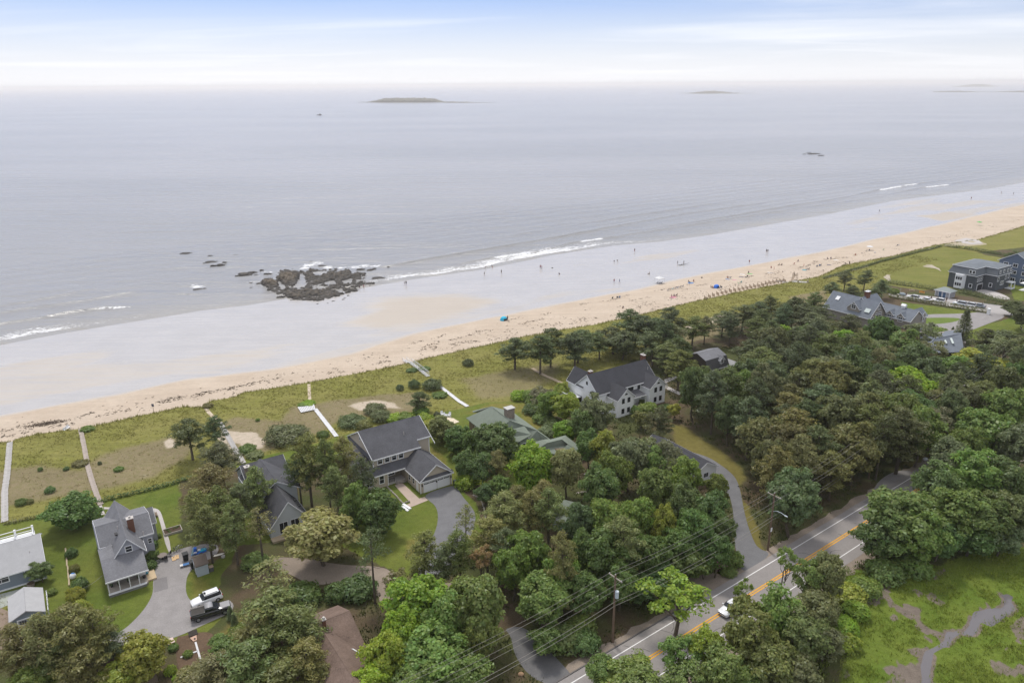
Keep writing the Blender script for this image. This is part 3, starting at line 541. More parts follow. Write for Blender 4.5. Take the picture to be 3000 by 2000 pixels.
for k in range(10): b.box(52.5+k*.115,52.52+k*.115,123.24,123.26,.5,1.26)
h.part('railing', b, dark_m)
for x in (55.9, 53.62): h.box('handrail_post', x, x+.05, 122.2, 122.25, 0, 1.1, dark_m)
g = h.gable(56.04, 62.9, 116.7, 127.5, 2.8, 5.3, 1, tan_w, r_char, ov=.3, rk=.4, xm=59.5)
h.slab('pent_roof', [(55.8,116.2,2.72),(63.15,116.2,2.72),(63.15,116.69,3.2),(55.8,116.69,3.2)], .08, r_char)
b = M(); b.box(55.74,63.2,116.13,116.2,2.5,2.71); b.box(55.98,56.16,116.64,116.74,-.1,2.6); b.box(62.8,62.96,116.64,116.74,-.1,2.6); b.box(59.48,59.64,116.64,116.72,-.1,2.3); h.part('trim', b, trim_m, g)
for x0 in (56.67, 59.72):
    b = M(); b.box(x0,x0+2.75,116.62,116.7,0,2.15)
    for k in range(3): b.box(x0,x0+2.75,116.605,116.62,.53*(k+1)-.015,.53*(k+1)+.005)
    d = h.part('garage_door', b, trim_m)
    for i in range(8):
        xx = x0+.18+i*.305+(.12 if i > 3 else 0); h.box('pane', xx, xx+.22, 116.6, 116.63, 1.72, 1.98, glass_m, d)
h.win('-x', 121.3, 56.04, 1.55, .75, 1.15, bars=(0,1)); h.win('-x', 119.6, 56.04, 1.5, .75, 1.15, bars=(0,1)); h.door('-x', 118.0, 56.04, 0, .85, 2.0, trim_m)
for x in (56.4, 59.56, 62.75): h.box('wall_lamp', x-.09, x+.09, 116.52, 116.7, 1.45, 1.85, dark_m)
h.pipe(58.2, 127.6, 7.9)
# --- white farmhouse
h = House('white_farmhouse', 'white two-storey house with black roof and two front gables among trees', 'house', 116.5, 128)
h.gable(107.6, 126.0, 125.3, 133.4, 5.45, 9.0, 0, white_w, r_black, ov=.3, rk=.3)
h.gable(110.45, 115.5, 121.5, 129, 4.6, 6.85, 1, white_w, r_black, ov=.3, rk=.35); h.gable(121.5, 126.7, 122.3, 129.1, 4.75, 6.9, 1, white_w, r_black, ov=.3, rk=.35)
h.gable(107.7, 112.2, 131, 137, 5.4, 8.2, 1, white_w, r_black, ov=.3, rk=.3)
dkw = mat('shutter_dark', (.03,.028,.032), .6, .1, 5)
for x0, y in ((112.95, 121.5), (124.15, 122.3)):
    for x in (x0-.75, x0+1.0):
        for z in (3.9, 1.35): h.win('-y', x, y, z, .72, 1.12, m=dkw, bars=(0,1), fr=.07)
    b = M(); b.wedge([(x0+.13+.42*math.cos(t), 5.35+.42*math.sin(t)) for t in np.linspace(0, math.pi, 9)], y-.05, y+.02, 1); h.part('lunette_window', b, glass_m)
h.win('-y', 117.9, 125.3, 4.4, 1.7, .95, m=dkw, bars=(1,0)); h.win('-y', 120.6, 125.3, 4.25, .7, .95, m=dkw, bars=(0,1))
h.win('-x', 129.5, 107.6, 6.9, .4, .65, m=dkw, bars=(0,0)); h.win('-x', 127.0, 107.6, 4.2, 1.3, 1.3, bars=(1,0)); h.win('-x', 132.2, 107.6, 2.0, 1.5, 1.5, m=dkw, bars=(0,0))
b = M(); b.wedge([(127.0+1.0*math.cos(t), 4.95+.7*math.sin(t)) for t in np.linspace(0, math.pi, 9)], 107.2, 107.6, 0); h.part('bay_roof', b, r_black)
h.slab('porch_roof', [(115.52,122.9,3.05),(120.95,122.9,3.05),(120.2,125.29,3.95),(115.52,125.29,3.95)], .12, r_char)
b = M(); b.box(115.5,120.98,122.84,122.9,2.82,3.04)
for x in (117.0, 120.8): b.box(x,x+.2,122.95,123.15,0,2.85)
h.part('porch_posts', b, trim_m); h.door('-y', 117.7, 125.3, .1, 1.0, 2.1, dark_m); h.box('porch_floor', 115.51, 121.0, 123, 125.29, -.2, .15, deck_m)
h.chimney(109.3, 130.4, 7.5, 9.3, .9, .75); h.chimney(126.35, 130.3, 0, 10.0, .7, 1.3); h.pipe(124.6, 126.6, 7.9)
h.slab('dormer_roof', [(111.2,122.6,4.9),(113.0,122.6,5.6),(112.8,124.6,6.4),(111.0,124.6,5.8)], .08, r_black) if False else None
b = M(); b.box(104.2,107.58,131.5,138,2.6,2.75); 
for x, y in ((104.3,131.6),(104.3,137.8),(106,137.8)): b.box(x,x+.14,y,y+.14,-.2,3.6)
for k in range(14): b.box(104.3+.02,104.36,131.7+k*.45,131.75+k*.45,2.75,3.5)
b.box(104.26,104.4,131.6,138,3.5,3.6); h.part('deck', b, trim_m)
# --- grey cottage with front porch (lower left)
h = House('porch_cottage', 'grey shingle-roofed cottage with brick chimney and white railed front porch', 'house', 5, 122)
h.gable(3.65, 7.75, 119.75, 133.0, 4.55, 7.15, 1, lav_w, r_grey, ov=.42, rk=.35)
h.gable(2.1, 9.75, 123.4, 132.8, 4.9, 6.9, 0, lav_w, r_grey, ov=.3, rk=.2, xm=126.3, ze2=4.75)
h.gable(8.6, 10.9, 128.8, 133.2, 3.6, 5.2, 0, lav_w, r_grey, ov=.25, rk=.2)
h.slab('porch_roof', [(1.6,115.7,2.95),(7.65,115.7,2.95),(7.65,119.74,4.62),(1.6,119.74,4.62)], .14, r_grey)
h.slab('porch_roof', [(1.6,119.745,4.62),(3.64,119.745,4.62),(3.64,123.3,5.0),(1.6,123.3,4.6)], .14, r_grey)
b = M(); b.box(1.55,7.7,115.62,115.7,2.72,2.94)
for x in (1.78, 3.3, 4.75, 6.1): b.box(x,x+.13,116.0,116.13,.5,2.75)
h.part('porch_posts', b, trim_m)
h.box('wall', 1.75, 7.4, 118.6, 123.3, -.2, 2.9, mat('porch_back', (.27,.25,.235), .85, .15, 4)); h.box('wall', 1.76, 8.4, 123.31, 132.5, -.2, 4.8, lav_w)
h.box('porch_floor', 1.75, 7.4, 116.3, 118.59, -.2, .35, mat('porch_concrete', (.33,.30,.26), .9, .15, 4))
b = M(); b.box(1.72,7.1,115.88,116.28,-.2,.42); pw = h.part('porch_wall', b, mat('grey_stone', (.20,.20,.205), .9, .35, 5, .2, .03)); h.box('coping', 1.7, 7.15, 115.84, 116.3, .42, .5, trim_m, pw)
h.box('landing', 7.16, 8.7, 116.9, 119.6, -.1, .3, mat('pale_boards', (.55,.43,.28), .85, .08, 5, .2, 0, aniso=(1,8,1))); h.door('-y', 6.9, 118.6, .35, .8, 1.95, trim_m); h.win('-y', 4.0, 118.6, 1.6, 1.4, 1.1, bars=(1,0))
h.win('-y', 5.75, 119.75, 5.2, .85, .95, bars=(0,1), fr=.13); h.win('-y', 9.2, 123.4, 3.4, .5, .8, bars=(0,1)); h.chimney(6.95, 124.3, 5.0, 8.0, .95, .75); h.pipe(4.6, 121.5, 5.4); h.pipe(8.4, 122.7, 5.4); h.pipe(5.0, 124.6, 6.6); h.pipe(10.3, 129.6, 4.7)
for x, y, z, ax in ((4.5,123.4,6.3,0),): h.box('skylight', 4.35, 4.75, 123.1, 123.9, 6.25, 6.42, dark_m)
# --- light roofed cottage on the far left edge, its deck, its small garage
h = House('pale_roof_cottage', 'slate blue cottage under a pale grey roof at the picture corner, white deck behind', 'house', -12, 130)
h.gable(-24, -6.0, 127.3, 137.0, 2.85, 5.45, 0, blue_w, r_light, ov=.4, rk=.25, zb=-.4)
h.win('-y', -8.4, 127.3, 2.05, .5, 1.05, bars=(0,1), fr=.12); h.win('-y', -11.9, 127.3, 2.05, 1.9, 1.15, bars=(1,1), fr=.13); h.box('skirt', -24.02, -6.0, 127.2, 127.29, -.3, .25, trim_m); h.pipe(-7.6, 129.5, 3.9, .5)
b = M(); b.box(-24,-6.8,137.2,141,1.6,1.75)
for x in (-7.0,-9.6,-12,-15): b.box(x-.16,x+.16,140.6,140.92,-.2,3.0); b.box(x-.16,x+.16,137.4,137.7,-.2,3.0)
for z in (2.1, 2.75): b.box(-24,-7,140.68,140.78,z,z+.09); b.box(-24,-7,137.44,137.54,z+.3,z+.39)
b.box(-7.06,-6.95,137.5,140.8,2.72,2.82); h.part('deck', b, trim_m)
h = House('small_garage', 'small grey garage with pale ridged roof and windowed door, below the pale-roofed cottage', 'garage', -8.8, 117)
h.gable(-10.9, -6.75, 114.24, 120.4, 2.45, 3.4, 1, blue_w, r_light, ov=.22, rk=.25, trim=None)
b = M(); b.box(-10.05,-7.55,114.15,114.24,0,2.2); d = h.part('garage_door', b, mat('grey_door', (.27,.29,.31), .7, .06, 5))
b = M(); b.box(-10.17,-10.05,114.14,114.22,0,2.32); b.box(-7.55,-7.43,114.14,114.22,0,2.32); b.box(-10.05,-7.55,114.14,114.22,2.2,2.32); h.part('door_frame', b, trim_m)
for x0 in (-9.9, -8.6):
    for i in range(3):
        for j in range(2): h.box('pane', x0+i*.3, x0+i*.3+.24, 114.12, 114.16, 1.5+j*.3, 1.74+j*.3, glass_m, d)
# --- grey house with steep gable behind the pale tree
h = House('grey_gable_house', 'grey house with dark roof, steep front gable and two dark sliding doors', 'house', 31, 125)
h.gable(27.4, 34.2, 117.5, 126, 2.3, 6.4, 1, grey_w, r_char, ov=.25, rk=.35, xm=30.8); h.gable(27.6, 34.8, 125, 135, 4.6, 6.75, 1, grey_w, r_char, ov=.7, rk=.3, xm=31.2); h.gable(27.6, 35.4, 130.8, 139.4, 3.6, 6.5, 0, grey_w, r_char, ov=.3, rk=.25)
h.box('wall', 34.21, 35.0, 125.6, 131, 0, 3.8, dark_w)
for x in (29.68, 31.72): h.win('-y', x, 117.5, 1.62, 1.42, 2.05, bars=(1,0), name='sliding_door', fr=.07)
h.box('deck', 27.2, 34.8, 116.0, 117.49, -.1, .35, red_m); h.chimney(28.2, 133.2, 4, 7.0, .95, .95, stone_m); h.pipe(32.7, 127, 6.0)
for y in (121.2, 118.9): h.box('skylight', 33.0, 33.5, y, y+.9, 3.9, 4.05, dark_m)
b = M(); b.box(33.0,33.22,117.36,117.5,2.5,2.72); h.part('wall_lamp', b, dark_m)
# --- green roofed house under the pin
h = House('green_roof_house', 'long low house with sage green roof and broad stone chimney', 'house', 83, 122)
def rl(name, pts, m, th=.16): return h.slab(name, [(*toL(at0(x, y, z)), z) for x, y, z in pts], th, m)
NODE, RG, HE = (1494,1230.6,6.5), (1440.3,1189.8,6.5), (1574.7,1260.3,5.0)
rl('roof', [(1365.5,1223.8,2.8), (1406.3,1257,2.8), (1432,1275,2.7), (1478,1252,4.6), NODE, RG], r_green)
rl('roof', [RG, NODE, HE, (1586,1290,2.7), (1612,1286,2.5), (1500,1205,2.6)], r_green)
rl('roof', [NODE, (1470,1262,4.0), (1450,1290,2.7), (1540,1300,2.7), (1584,1288,3.0), HE], r_green)
rl('roof', [RG, (1500,1205,2.6), (1384,1203,2.6), (1386,1207,2.8)], r_green)
rl('dormer_roof', [(1536,1247.5,5.7), (1557,1272.5,4.7), (1518,1295,3.7), (1478,1282,4.0), (1494,1258,5.5)], r_green, .12)
rl('roof', [(1583,1289,3.4), (1604,1296.5,3.6), (1646,1286.5,3.8), (1665,1301,2.6), (1630,1330,1.9), (1560,1322,2.2), (1540,1302,2.5)], r_green, .14)
rl('roof', [(1583,1289,3.42), (1604,1296.5,3.62), (1612,1287,3.2), (1610,1284,2.4)], r_green, .12)
rl('roof', [(1604,1296.5,3.63), (1612,1286.5,3.1), (1656.5,1274.5,3.9), (1666,1302,3.3), (1646,1286.5,3.82)], r_green, .12)
rl('roof', [(1656.5,1274.8,3.9), (1712,1318,1.9), (1708,1325,1.9), (1664,1301,3.3)], r_green, .12); rl('roof', [(1663,1301.5,3.28), (1708,1325.5,1.9), (1680,1334,1.8), (1632,1331,1.85)], r_green, .12)
for pts in ([(78.3,130),(86.8,129.2),(85.8,119.2),(79.0,119.8)], [(86.0,117.5),(86.0,112),(91.5,109.6),(91.5,115.5)]):
    b = M(); b.prism(pts, -.3, 2.35); h.part('wall', b, brown_w)
b = M(); b.prism([(78.3,135.8),(83,138),(88,133),(86.8,129.21),(78.3,130.01)], -.3, 2.3); h.part('wall', b, brown_w)
for y in (132.6, 130.9): h.win('-x', y, 78.22, 1.6, .9, .75, bars=(1,0), fr=.1)
h.win('-y', 81.7, 118.2, 2.55, 1.7, .85, bars=(1,0), fr=.1); h.box('wall', 80.3, 82.9, 118.2, 120, 1.5, 3.6, r_green); h.win('+x', 118.9, 82.93, 3.2, .5, .8, bars=(0,0), fr=.1)
c = h.box('chimney', 81.75, 83.6, 125.0, 126.4, 3.5, 8.0, stone_m); h.box('chimney_cap', 81.6, 83.75, 124.85, 126.55, 8.12, 8.24, mat('slab_cap', (.45,.44,.42), .8, .1, 4), c)
for x, y in ((81.8,125.05),(83.4,125.05),(81.8,126.2),(83.4,126.2)): h.box('cap_foot', x, x+.15, y, y+.15, 8.0, 8.12, stone_m, c)
for px, py, z in ((1444,1203,5.9),(1461,1214,5.6),(1476,1237,4.7)): a_, b_ = toL(at0(px, py, z)); h.pipe(a_, b_, z-.1, .25)
a_, b_ = toL(at0(1387,1206,2.5)); h.box('wall', a_+.3, a_+4, b_-2.6, b_-.3, 0, 2.4, trim_m) if False else None
h = House('green_garage', 'small sage green roof showing between pines near the road', 'garage', 74, 90)
h.gable(70.5, 76.5, 87.5, 93.5, 2.3, 3.9, 1, grey_w, r_green, ov=.3, rk=.3)
# --- white garage with dark roof by the curved drive
h = House('white_garage', 'white garage with dark roof half hidden by trees beside the curving drive', 'garage', 105, 96)
h.gable(101.5, 107.9, 88.9, 103.5, 2.7, 4.3, 1, white_w, r_black, ov=.3, rk=.35); h.win('-y', 105, 88.9, 1.5, 1.2, .9, bars=(1,0)); h.door('+x', 91, 107.92, 0, .9, 2.0, dkw); h.pipe(104.7, 99.5, 4.4, .6)
# --- dark gambrel house and white shed in the pines
h = House('gambrel_house', 'small dark house with grey gambrel roof and a white-trimmed dormer in the pines', 'house', 151, 130)
b = M(); b.wedge([(126.5,-.2),(134.7,-.2),(134.7,2.5),(133.7,4.9),(130.6,6.0),(127.5,4.9),(126.5,2.5)], 146.7, 154.3, 0); h.part('wall', b, mat('dark_brown_wall', (.06,.05,.042), .85, .2, 5))
pr = [(126.1,2.3),(127.4,4.95),(130.6,6.15),(133.8,4.95),(135.1,2.3)]
h.slab('roof', [(146.4,126.1,2.4),(154.6,126.1,2.4),(154.6,127.4,5.0),(146.4,127.4,5.0)], .12, mat('gambrel_lower', (.075,.075,.078), .9, .2, 5)); h.slab('roof', [(146.4,127.402,5.02),(154.6,127.402,5.02),(154.6,130.6,6.25),(146.4,130.6,6.25)], .12, r_grey)
h.slab('roof', [(154.6,130.602,6.25),(154.6,133.8,5.02),(146.4,133.8,5.02),(146.4,130.602,6.25)], .12, r_grey); h.slab('roof', [(154.6,133.802,5.0),(154.6,135.1,2.4),(146.4,135.1,2.4),(146.4,133.802,5.0)], .12, r_grey)
h.gable(151.2, 152.9, 126.6, 129.5, 4.4, 5.3, 1, grey_w, r_grey, ov=.15, rk=.15, zb=3.2); h.win('-y', 152.05, 126.6, 3.95, .75, 1.0, bars=(0,1), fr=.14)
for x in (148.5, 150.4, 152.6): h.win('-y', x, 126.5, 1.4, .75, 1.2, bars=(0,1), fr=.12)
b = M(); b.box(146.4,154.6,126.03,126.1,2.2,2.4); h.part('trim', b, trim_m)
h = House('white_shed', 'little white shed with grey roof beside the dark gambrel house', 'shed', 157, 126)
h.gable(155.0, 158.2, 124.6, 128.4, 2.0, 3.0, 1, white_w, r_light, ov=.2, rk=.2, trim=None); h.door('-y', 156.9, 124.6, 0, .9, 1.6, dkw)
# --- big shingle house with dormers (right)
h = House('shingle_mansion', 'large weathered shingle house with slate roof, dormers and tall brick chimney', 'house', 228, 132)
h.gable(222.3, 231.0, 127.8, 144, 3.6, 8.0, 1, shing_w, r_slate, ov=.5, rk=.4, xm=226.65); h.gable(226.5, 234.5, 130.5, 137, 5.2, 8.2, 0, shing_w, r_slate, ov=.3, rk=.3)
h.gable(231.2, 238.8, 119.4, 131, 2.9, 5.6, 1, shing_w, r_slate, ov=.35, rk=.3); h.gable(236.2, 242.0, 119.9, 124.2, 2.9, 4.9, 0, shing_w, r_slate, ov=.3, rk=.3)
for y in (126.3, 122.6): h.gable(231.1, 234, y-1.15, y+1.15, 3.6, 4.75, 0, shing_w, r_slate, ov=.15, rk=.15, zb=1.2); h.win('-x', y, 231.1, 2.75, 1.35, 1.35, bars=(1,0), fr=.16)
h.gable(222.6, 226, 131.8, 136.0, 5.2, 7.3, 0, shing_w, r_slate, ov=.15, rk=.15, zb=4.2); h.win('-x', 133.9, 222.6, 5.75, 1.4, 1.2, bars=(1,1), fr=.18); h.gable(237.6, 239.6, 119.2, 121, 3.6, 4.8, 1, shing_w, r_slate, ov=.1, rk=.12, zb=2)
h.win('-y', 227.1, 127.8, 2.9, 2.9, 1.7, bars=(3,0), fr=.16); h.win('-y', 227.1, 127.8, 4.2, 2.9, .4, bars=(3,0), fr=.12); h.win('-y', 226.9, 127.8, 6.1, .85, 1.0, bars=(1,0), fr=.16); h.win('-y', 223.8, 127.8, 3.1, 1.4, .5, bars=(2,0), fr=.12); h.win('-y', 238.6, 119.2, 2.3, .7, 1.3, bars=(1,0), fr=.14)
h.door('-y', 223.6, 127.8, 0, .9, 2.0, dkw); h.chimney(229.0, 133.6, 5, 9.9, 1.7, 1.1, brick_m, trim_m); h.slab('skylight', [(224.3,140.6,6.15),(225.4,140.6,7.15),(225.4,141.9,7.15),(224.3,141.9,6.15)], .1, trim_m); h.slab('skylight', [(222.9,128.6,4.85),(224.0,128.6,5.85),(224.0,130.4,5.85),(222.9,130.4,4.85)], .1, mat('pale_glass', (.5,.56,.54), .2, .1, 2))
b = M(); b.box(234.5,235.6,123.6,124.7,5.3,6.3); b.wedge([(234.3,6.3),(235.8,6.3),(235.05,6.9)], 123.4, 124.9, 1); h.part('cupola', b, trim_m)
h = House('skylight_house', 'grey-roofed house with pale skylights sunk among trees below the gravel loop', 'house', 221, 104)
def rl2(pts, m, th=.16, n='roof'): return h.slab(n, [(*toL(at0(x, y, z)), z) for x, y, z in pts], th, m)
rl2([(2741,990.6,5.5),(2816,976,5.5),(2825,1030,2.9),(2742,1034,2.9),(2723,1009,4.3)], r_slate); rl2([(2741,990.6,5.5),(2816,976,5.5),(2836,962,2.8),(2770,970,2.8)], r_slate); rl2([(2741,990.4,5.49),(2693,976,5.4),(2700,1010,3),(2722,1010,4.2)], r_slate)
for q in ([(2754,993.5),(2760,993.2),(2766,1004.5),(2760,1005)], [(2766,991.5),(2772,991.2),(2777,998),(2771,998)], [(2783,988),(2789,987.7),(2797,998),(2791,998.5)]): h.slab('skylight', [(*toL(at0(x, y, 5.2)), 5.0-(y-988)*.052) for x, y in q], .1, MATS['pale_glass'])
b = M(); b.prism([toL(at0(2742,1034,0)), toL(at0(2825,1030,0)), toL(at0(2816,985,0)), toL(at0(2735,1000,0))], -.2, 2.75); h.part('wall', b, shing_w); a_, b_ = toL(at0(2683,971,5.8)); h.chimney(a_, b_, 2, 5.8, 1.4, 1.0)
# --- dark beach hotel and its neighbours at the right edge
h = House('mansard_house', 'dark shingled three-storey house with bay windows on the grassy field', 'house', 304, 132)
gm = mat('hotel_roof', (.16,.18,.20), .85, .15, 4)
P1 = [(295.5,131.2),(302.2,131.2),(302.2,126.9),(313.2,126.9),(313.2,141),(295.5,141)]
def off(P, d):
    c = np.mean(P, 0); out = []
    n = len(P)
    for i in range(n):
        p0, p1, p2 = np.array(P[i-1]), np.array(P[i]), np.array(P[(i+1) % n]); e1 = (p1-p0)/np.linalg.norm(p1-p0); e2 = (p2-p1)/np.linalg.norm(p2-p1)
        out.append(tuple(p1+d*np.array([e1[1]+e2[1], -e1[0]-e2[0]])))
    return out
b = M(); b.prism(P1, -.3, 5.9); h.part('wall', b, dark_w)
def frustum(P, Q, z0, z1):
    b = M(); n = len(P); b.add([(*p, z0) for p in P]+[(*q, z1) for q in Q], [tuple(range(n-1,-1,-1)), tuple(range(n, 2*n))]+[(i, (i+1)%n, (i+1)%n+n, i+n) for i in range(n)]); return b
h.part('mansard', frustum(off(P1, .35), off(P1, -.75), 5.95, 8.6), mat('mansard_shingle', (.13,.145,.16), .9, .18, 4)); h.part('roof', frustum(off(P1, -.45), off(P1, -3.5), 8.62, 9.5), gm)
b = M()
for P, z in ((off(P1, .40), 5.82), (off(P1, -.40), 8.48)):
    for i in range(len(P)):
        p, q = np.array(P[i]), np.array(P[(i+1) % len(P)]); e = (q-p)/np.linalg.norm(q-p); nn = np.array([e[1], -e[0]])*.06
        b.slab([(*(p), z+.16), (*(q), z+.16), (*(q+nn), z+.16), (*(p+nn), z+.16)], .18)
h.part('eaves_trim', b, trim_m)
for c, z in ((133.2,7.3),(132.0,7.3)): h.win('-x', c, 295.05, z, .75, 1.1, bars=(0,0), fr=.16)
h.win('-x', 132.6, 295.5, 2.0, .95, 1.25, bars=(0,0), fr=.16); h.win('-x', 128.6, 302.2, 2.1, .9, 1.3, bars=(0,0), fr=.16)
for x, z in ((297.5,4.2),(299,4.2),(300.4,4.2)): h.win('-y', x, 131.2, z, .7, 1.3, bars=(0,1), fr=.14)
for x, z, w_, hh in ((303.6,4.4,.9,1.3),(306.4,2.6,.9,1.3),(307.8,2.6,.9,1.3),(309.4,4.4,.8,1.3),(311.6,4.6,.7,1.2)): h.win('-y', x, 126.9, z, w_, hh, bars=(0,0), fr=.16)
for x in (303.2,306.0,309,311.3): h.win('-y', x, 126.45, 7.3, .7, 1.0, bars=(0,0), fr=.14)
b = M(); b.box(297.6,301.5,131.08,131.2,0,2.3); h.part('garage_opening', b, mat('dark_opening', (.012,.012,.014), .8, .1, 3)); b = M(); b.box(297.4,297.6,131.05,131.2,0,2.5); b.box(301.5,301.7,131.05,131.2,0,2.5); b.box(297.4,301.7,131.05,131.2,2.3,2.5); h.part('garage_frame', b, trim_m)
b = M(); b.prism([(294.3,135.3),(295.5,134.6),(295.5,138.6),(294.3,137.9)], .4, 5.7); bay = h.part('bay', b, trim_m)
for z in (2.0, 4.3):
    for y in (135.8, 136.6, 137.4): h.box('pane', 294.26, 294.34, y-.3, y+.3, z-.55, z+.55, glass_m, bay)
b = M(); b.box(310.0,313.0,124.6,126.88,2.4,2.6)
for x, y in ((310.1,124.7),(312.8,124.7)): b.box(x,x+.25,y,y+.25,0,2.4)
b.box(310,313,124.5,126.88,0,.2); h.part('porch', b, trim_m)
h = House('tall_blue_house', 'tall slate blue house with white balconies beyond the dark mansard house', 'house', 326, 128)
h.gable(319.5, 334, 122.6, 134.5, 8.6, 12.0, 0, mat('slate_blue_wall', (.12,.16,.23), .85, .1, 5), gm, ov=.5, rk=.5)
for y in (132, 128.6, 125):
    for z in (1.8, 4.6, 7.3): h.win('-x', y, 319.5, z, 1.5, 1.2, bars=(1,0), fr=.18)
for x in (322, 326, 330):
    for z in (1.8, 4.6, 7.3): h.win('-y', x, 122.6, z, 1.4, 1.2, bars=(1,0), fr=.18)
b = M()
for z in (2.7, 5.6): b.box(316.8,319.48,133.2,137,z,z+.15); b.box(316.8,316.9,133.2,137,z+.9,z+1.0)
for y in (133.2, 135, 136.9): b.box(316.8,316.95,y,y+.15,0,6.6)
b.box(311.5,322,119.8,122.58,2.6,2.8); b.box(311.5,322,119.8,119.9,3.5,3.62)
for x in (311.6, 315, 318.5, 321.8): b.box(x,x+.18,119.82,120.0,0,3.6)
for k in range(30): b.box(311.7+k*.34,311.76+k*.34,119.83,119.89,2.8,3.5)
b.box(311.5,317,119.8,122.5,-.1,.15); h.part('balcony', b, trim_m)
h = House('bath_house', 'low bath house with hipped grey roof and two blue doors beside the parking strip', 'bath house', 280, 134)
h.box('wall', 278.3, 282.4, 131.3, 136.4, -.2, 2.3, mat('bath_wall', (.30,.30,.315), .85, .1, 5)); h.part('roof', frustum([(277.9,130.8),(282.8,130.8),(282.8,136.9),(277.9,136.9)], [(280.3,133.0),(280.4,133.0),(280.4,134.7),(280.3,134.7)], 2.32, 3.5), mat('bath_roof', (.24,.27,.27), .85, .12, 5))
b = M(); b.box(277.84,277.9,130.8,136.9,2.12,2.4); b.box(278.2,278.3,131.25,131.4,0,2.2); b.box(278.2,278.3,136.3,136.45,0,2.2); h.part('trim', b, trim_m)
for y in (134.6, 133.1): h.door('-x', y, 278.3, 0, 1.05, 2.0, blue_door)
# --- brown roofed houses at the bottom
h = House('brown_roof_house', 'brown shingle-roofed house with small brick chimney, bottom edge among trees', 'house', 25, 80)
h.gable(19.5, 28.9, 79.3, 90.0, 2.75, 5.3, 0, brown_w, r_brown, ov=.3, rk=.25, xm=85.4, ze2=3.2, trim=None); h.gable(20.9, 28.2, 69.5, 84, 3.0, 5.25, 1, brown_w, r_brown, ov=.3, rk=.3, xm=24.6, trim=None)
h.chimney(25.1, 84.4, 4, 6.5, .42, .42); h.box('flashing', 24.75, 25.45, 84.0, 84.25, 4.85, 5.0, cap_m)
h.slab('valley_flashing', [(27.05,79.9,3.98),(27.3,79.9,3.86),(28.1,78.7,3.4),(27.85,78.7,3.52)], .05, trim_m); b = M(); b.wedge([(24.0,5.6),(24.6,5.95),(25.2,5.6)], 68.9, 69.1, 1); h.part('gable_trim', b, cap_m); b = M(); b.tube((26.8,73.9,3.9),(26.9,73.9,5.2),.05); h.part('vent_pipe', b, cap_m)
a_, b_ = toL(at0(437,1863,3.0)); h = House('brown_outbuilding', 'dark brown roof showing beside the drive behind a yellow-green tree', 'shed', a_-3, b_-3)
h.gable(a_-6.5, a_-.3, b_-6.0, b_-.3, 2.2, 3.8, 0, brown_w, r_brown, ov=.3, rk=.3, trim=None)
a0_, b0_ = toL(at0(579,1690,0)); a1_, b1_ = toL(at0(615,1682,0)); 
h = House('garden_shed', 'little pale blue-grey shed with brown roof at the drive edge', 'shed', a0_+1, b0_+1)
h.gable(a0_, a1_, b0_, b0_+2.9, 1.95, 2.75, 0, mat('shed_wall', (.36,.41,.45), .85, .08, 7, .2, 0, aniso=(1,1,10)), mat('shed_roof', (.15,.12,.10), .9, .2, 6), ov=.15, rk=.12, trim=None); h.door('-x', b0_+1.5, a0_-.01, 0, 1.0, 1.7, dkw)
# ---------------------------------------------------------------- vegetation
def leaf_mat(name, tr=.48):
    m = bpy.data.materials.new(name); m.use_nodes = True; t = m.node_tree; t.nodes.clear()
    oi = N(t, 'ShaderNodeObjectInfo'); q = N(t, 'ShaderNodeAttribute', attribute_name='lv'); s = N(t, 'ShaderNodeSeparateColor'); LK(t, q.outputs['Color'], s.inputs[0])
    x = N(t, 'ShaderNodeMix', data_type='RGBA', blend_type='MULTIPLY', inp={0: 1.0}); LK(t, oi.outputs['Color'], x.inputs[6]); LK(t, mth(t, 'ADD', .55, mth(t, 'MULTIPLY', s.outputs[0], .9)), x.inputs[7])
    hs = N(t, 'ShaderNodeHueSaturation', inp={'Saturation': 1.0, 'Value': 1.0}); LK(t, x.outputs[2], hs.inputs['Color']); LK(t, mth(t, 'ADD', .475, mth(t, 'MULTIPLY', s.outputs[1], .05)), hs.inputs['Hue'])
    d = N(t, 'ShaderNodeBsdfDiffuse'); tl = N(t, 'ShaderNodeBsdfTranslucent'); gl = N(t, 'ShaderNodeBsdfGlossy', inp={'Roughness': .45, 'Color': (.8,.85,.9,1)})
    LK(t, hs.outputs[0], d.inputs[0]); LK(t, hs.outputs[0], tl.inputs[0])
    a = N(t, 'ShaderNodeMixShader', inp={0: tr}); LK(t, d.outputs[0], a.inputs[1]); LK(t, tl.outputs[0], a.inputs[2])
    b = N(t, 'ShaderNodeMixShader', inp={0: .025}); LK(t, a.outputs[0], b.inputs[1]); LK(t, gl.outputs[0], b.inputs[2])
    o = N(t, 'ShaderNodeOutputMaterial'); LK(t, b.outputs[0], o.inputs[0]); return m
LEAF = leaf_mat('leaves'); NEEDLE = leaf_mat('needles', .38)
bark = mat('bark', (.115,.095,.075), .95, .3, 5, .1, .02); bark_pale = mat('bark_pale', (.34,.32,.28), .9, .25, 5, .1)
def unit(v): return v/np.maximum(np.linalg.norm(v, axis=-1, keepdims=True), 1e-9)
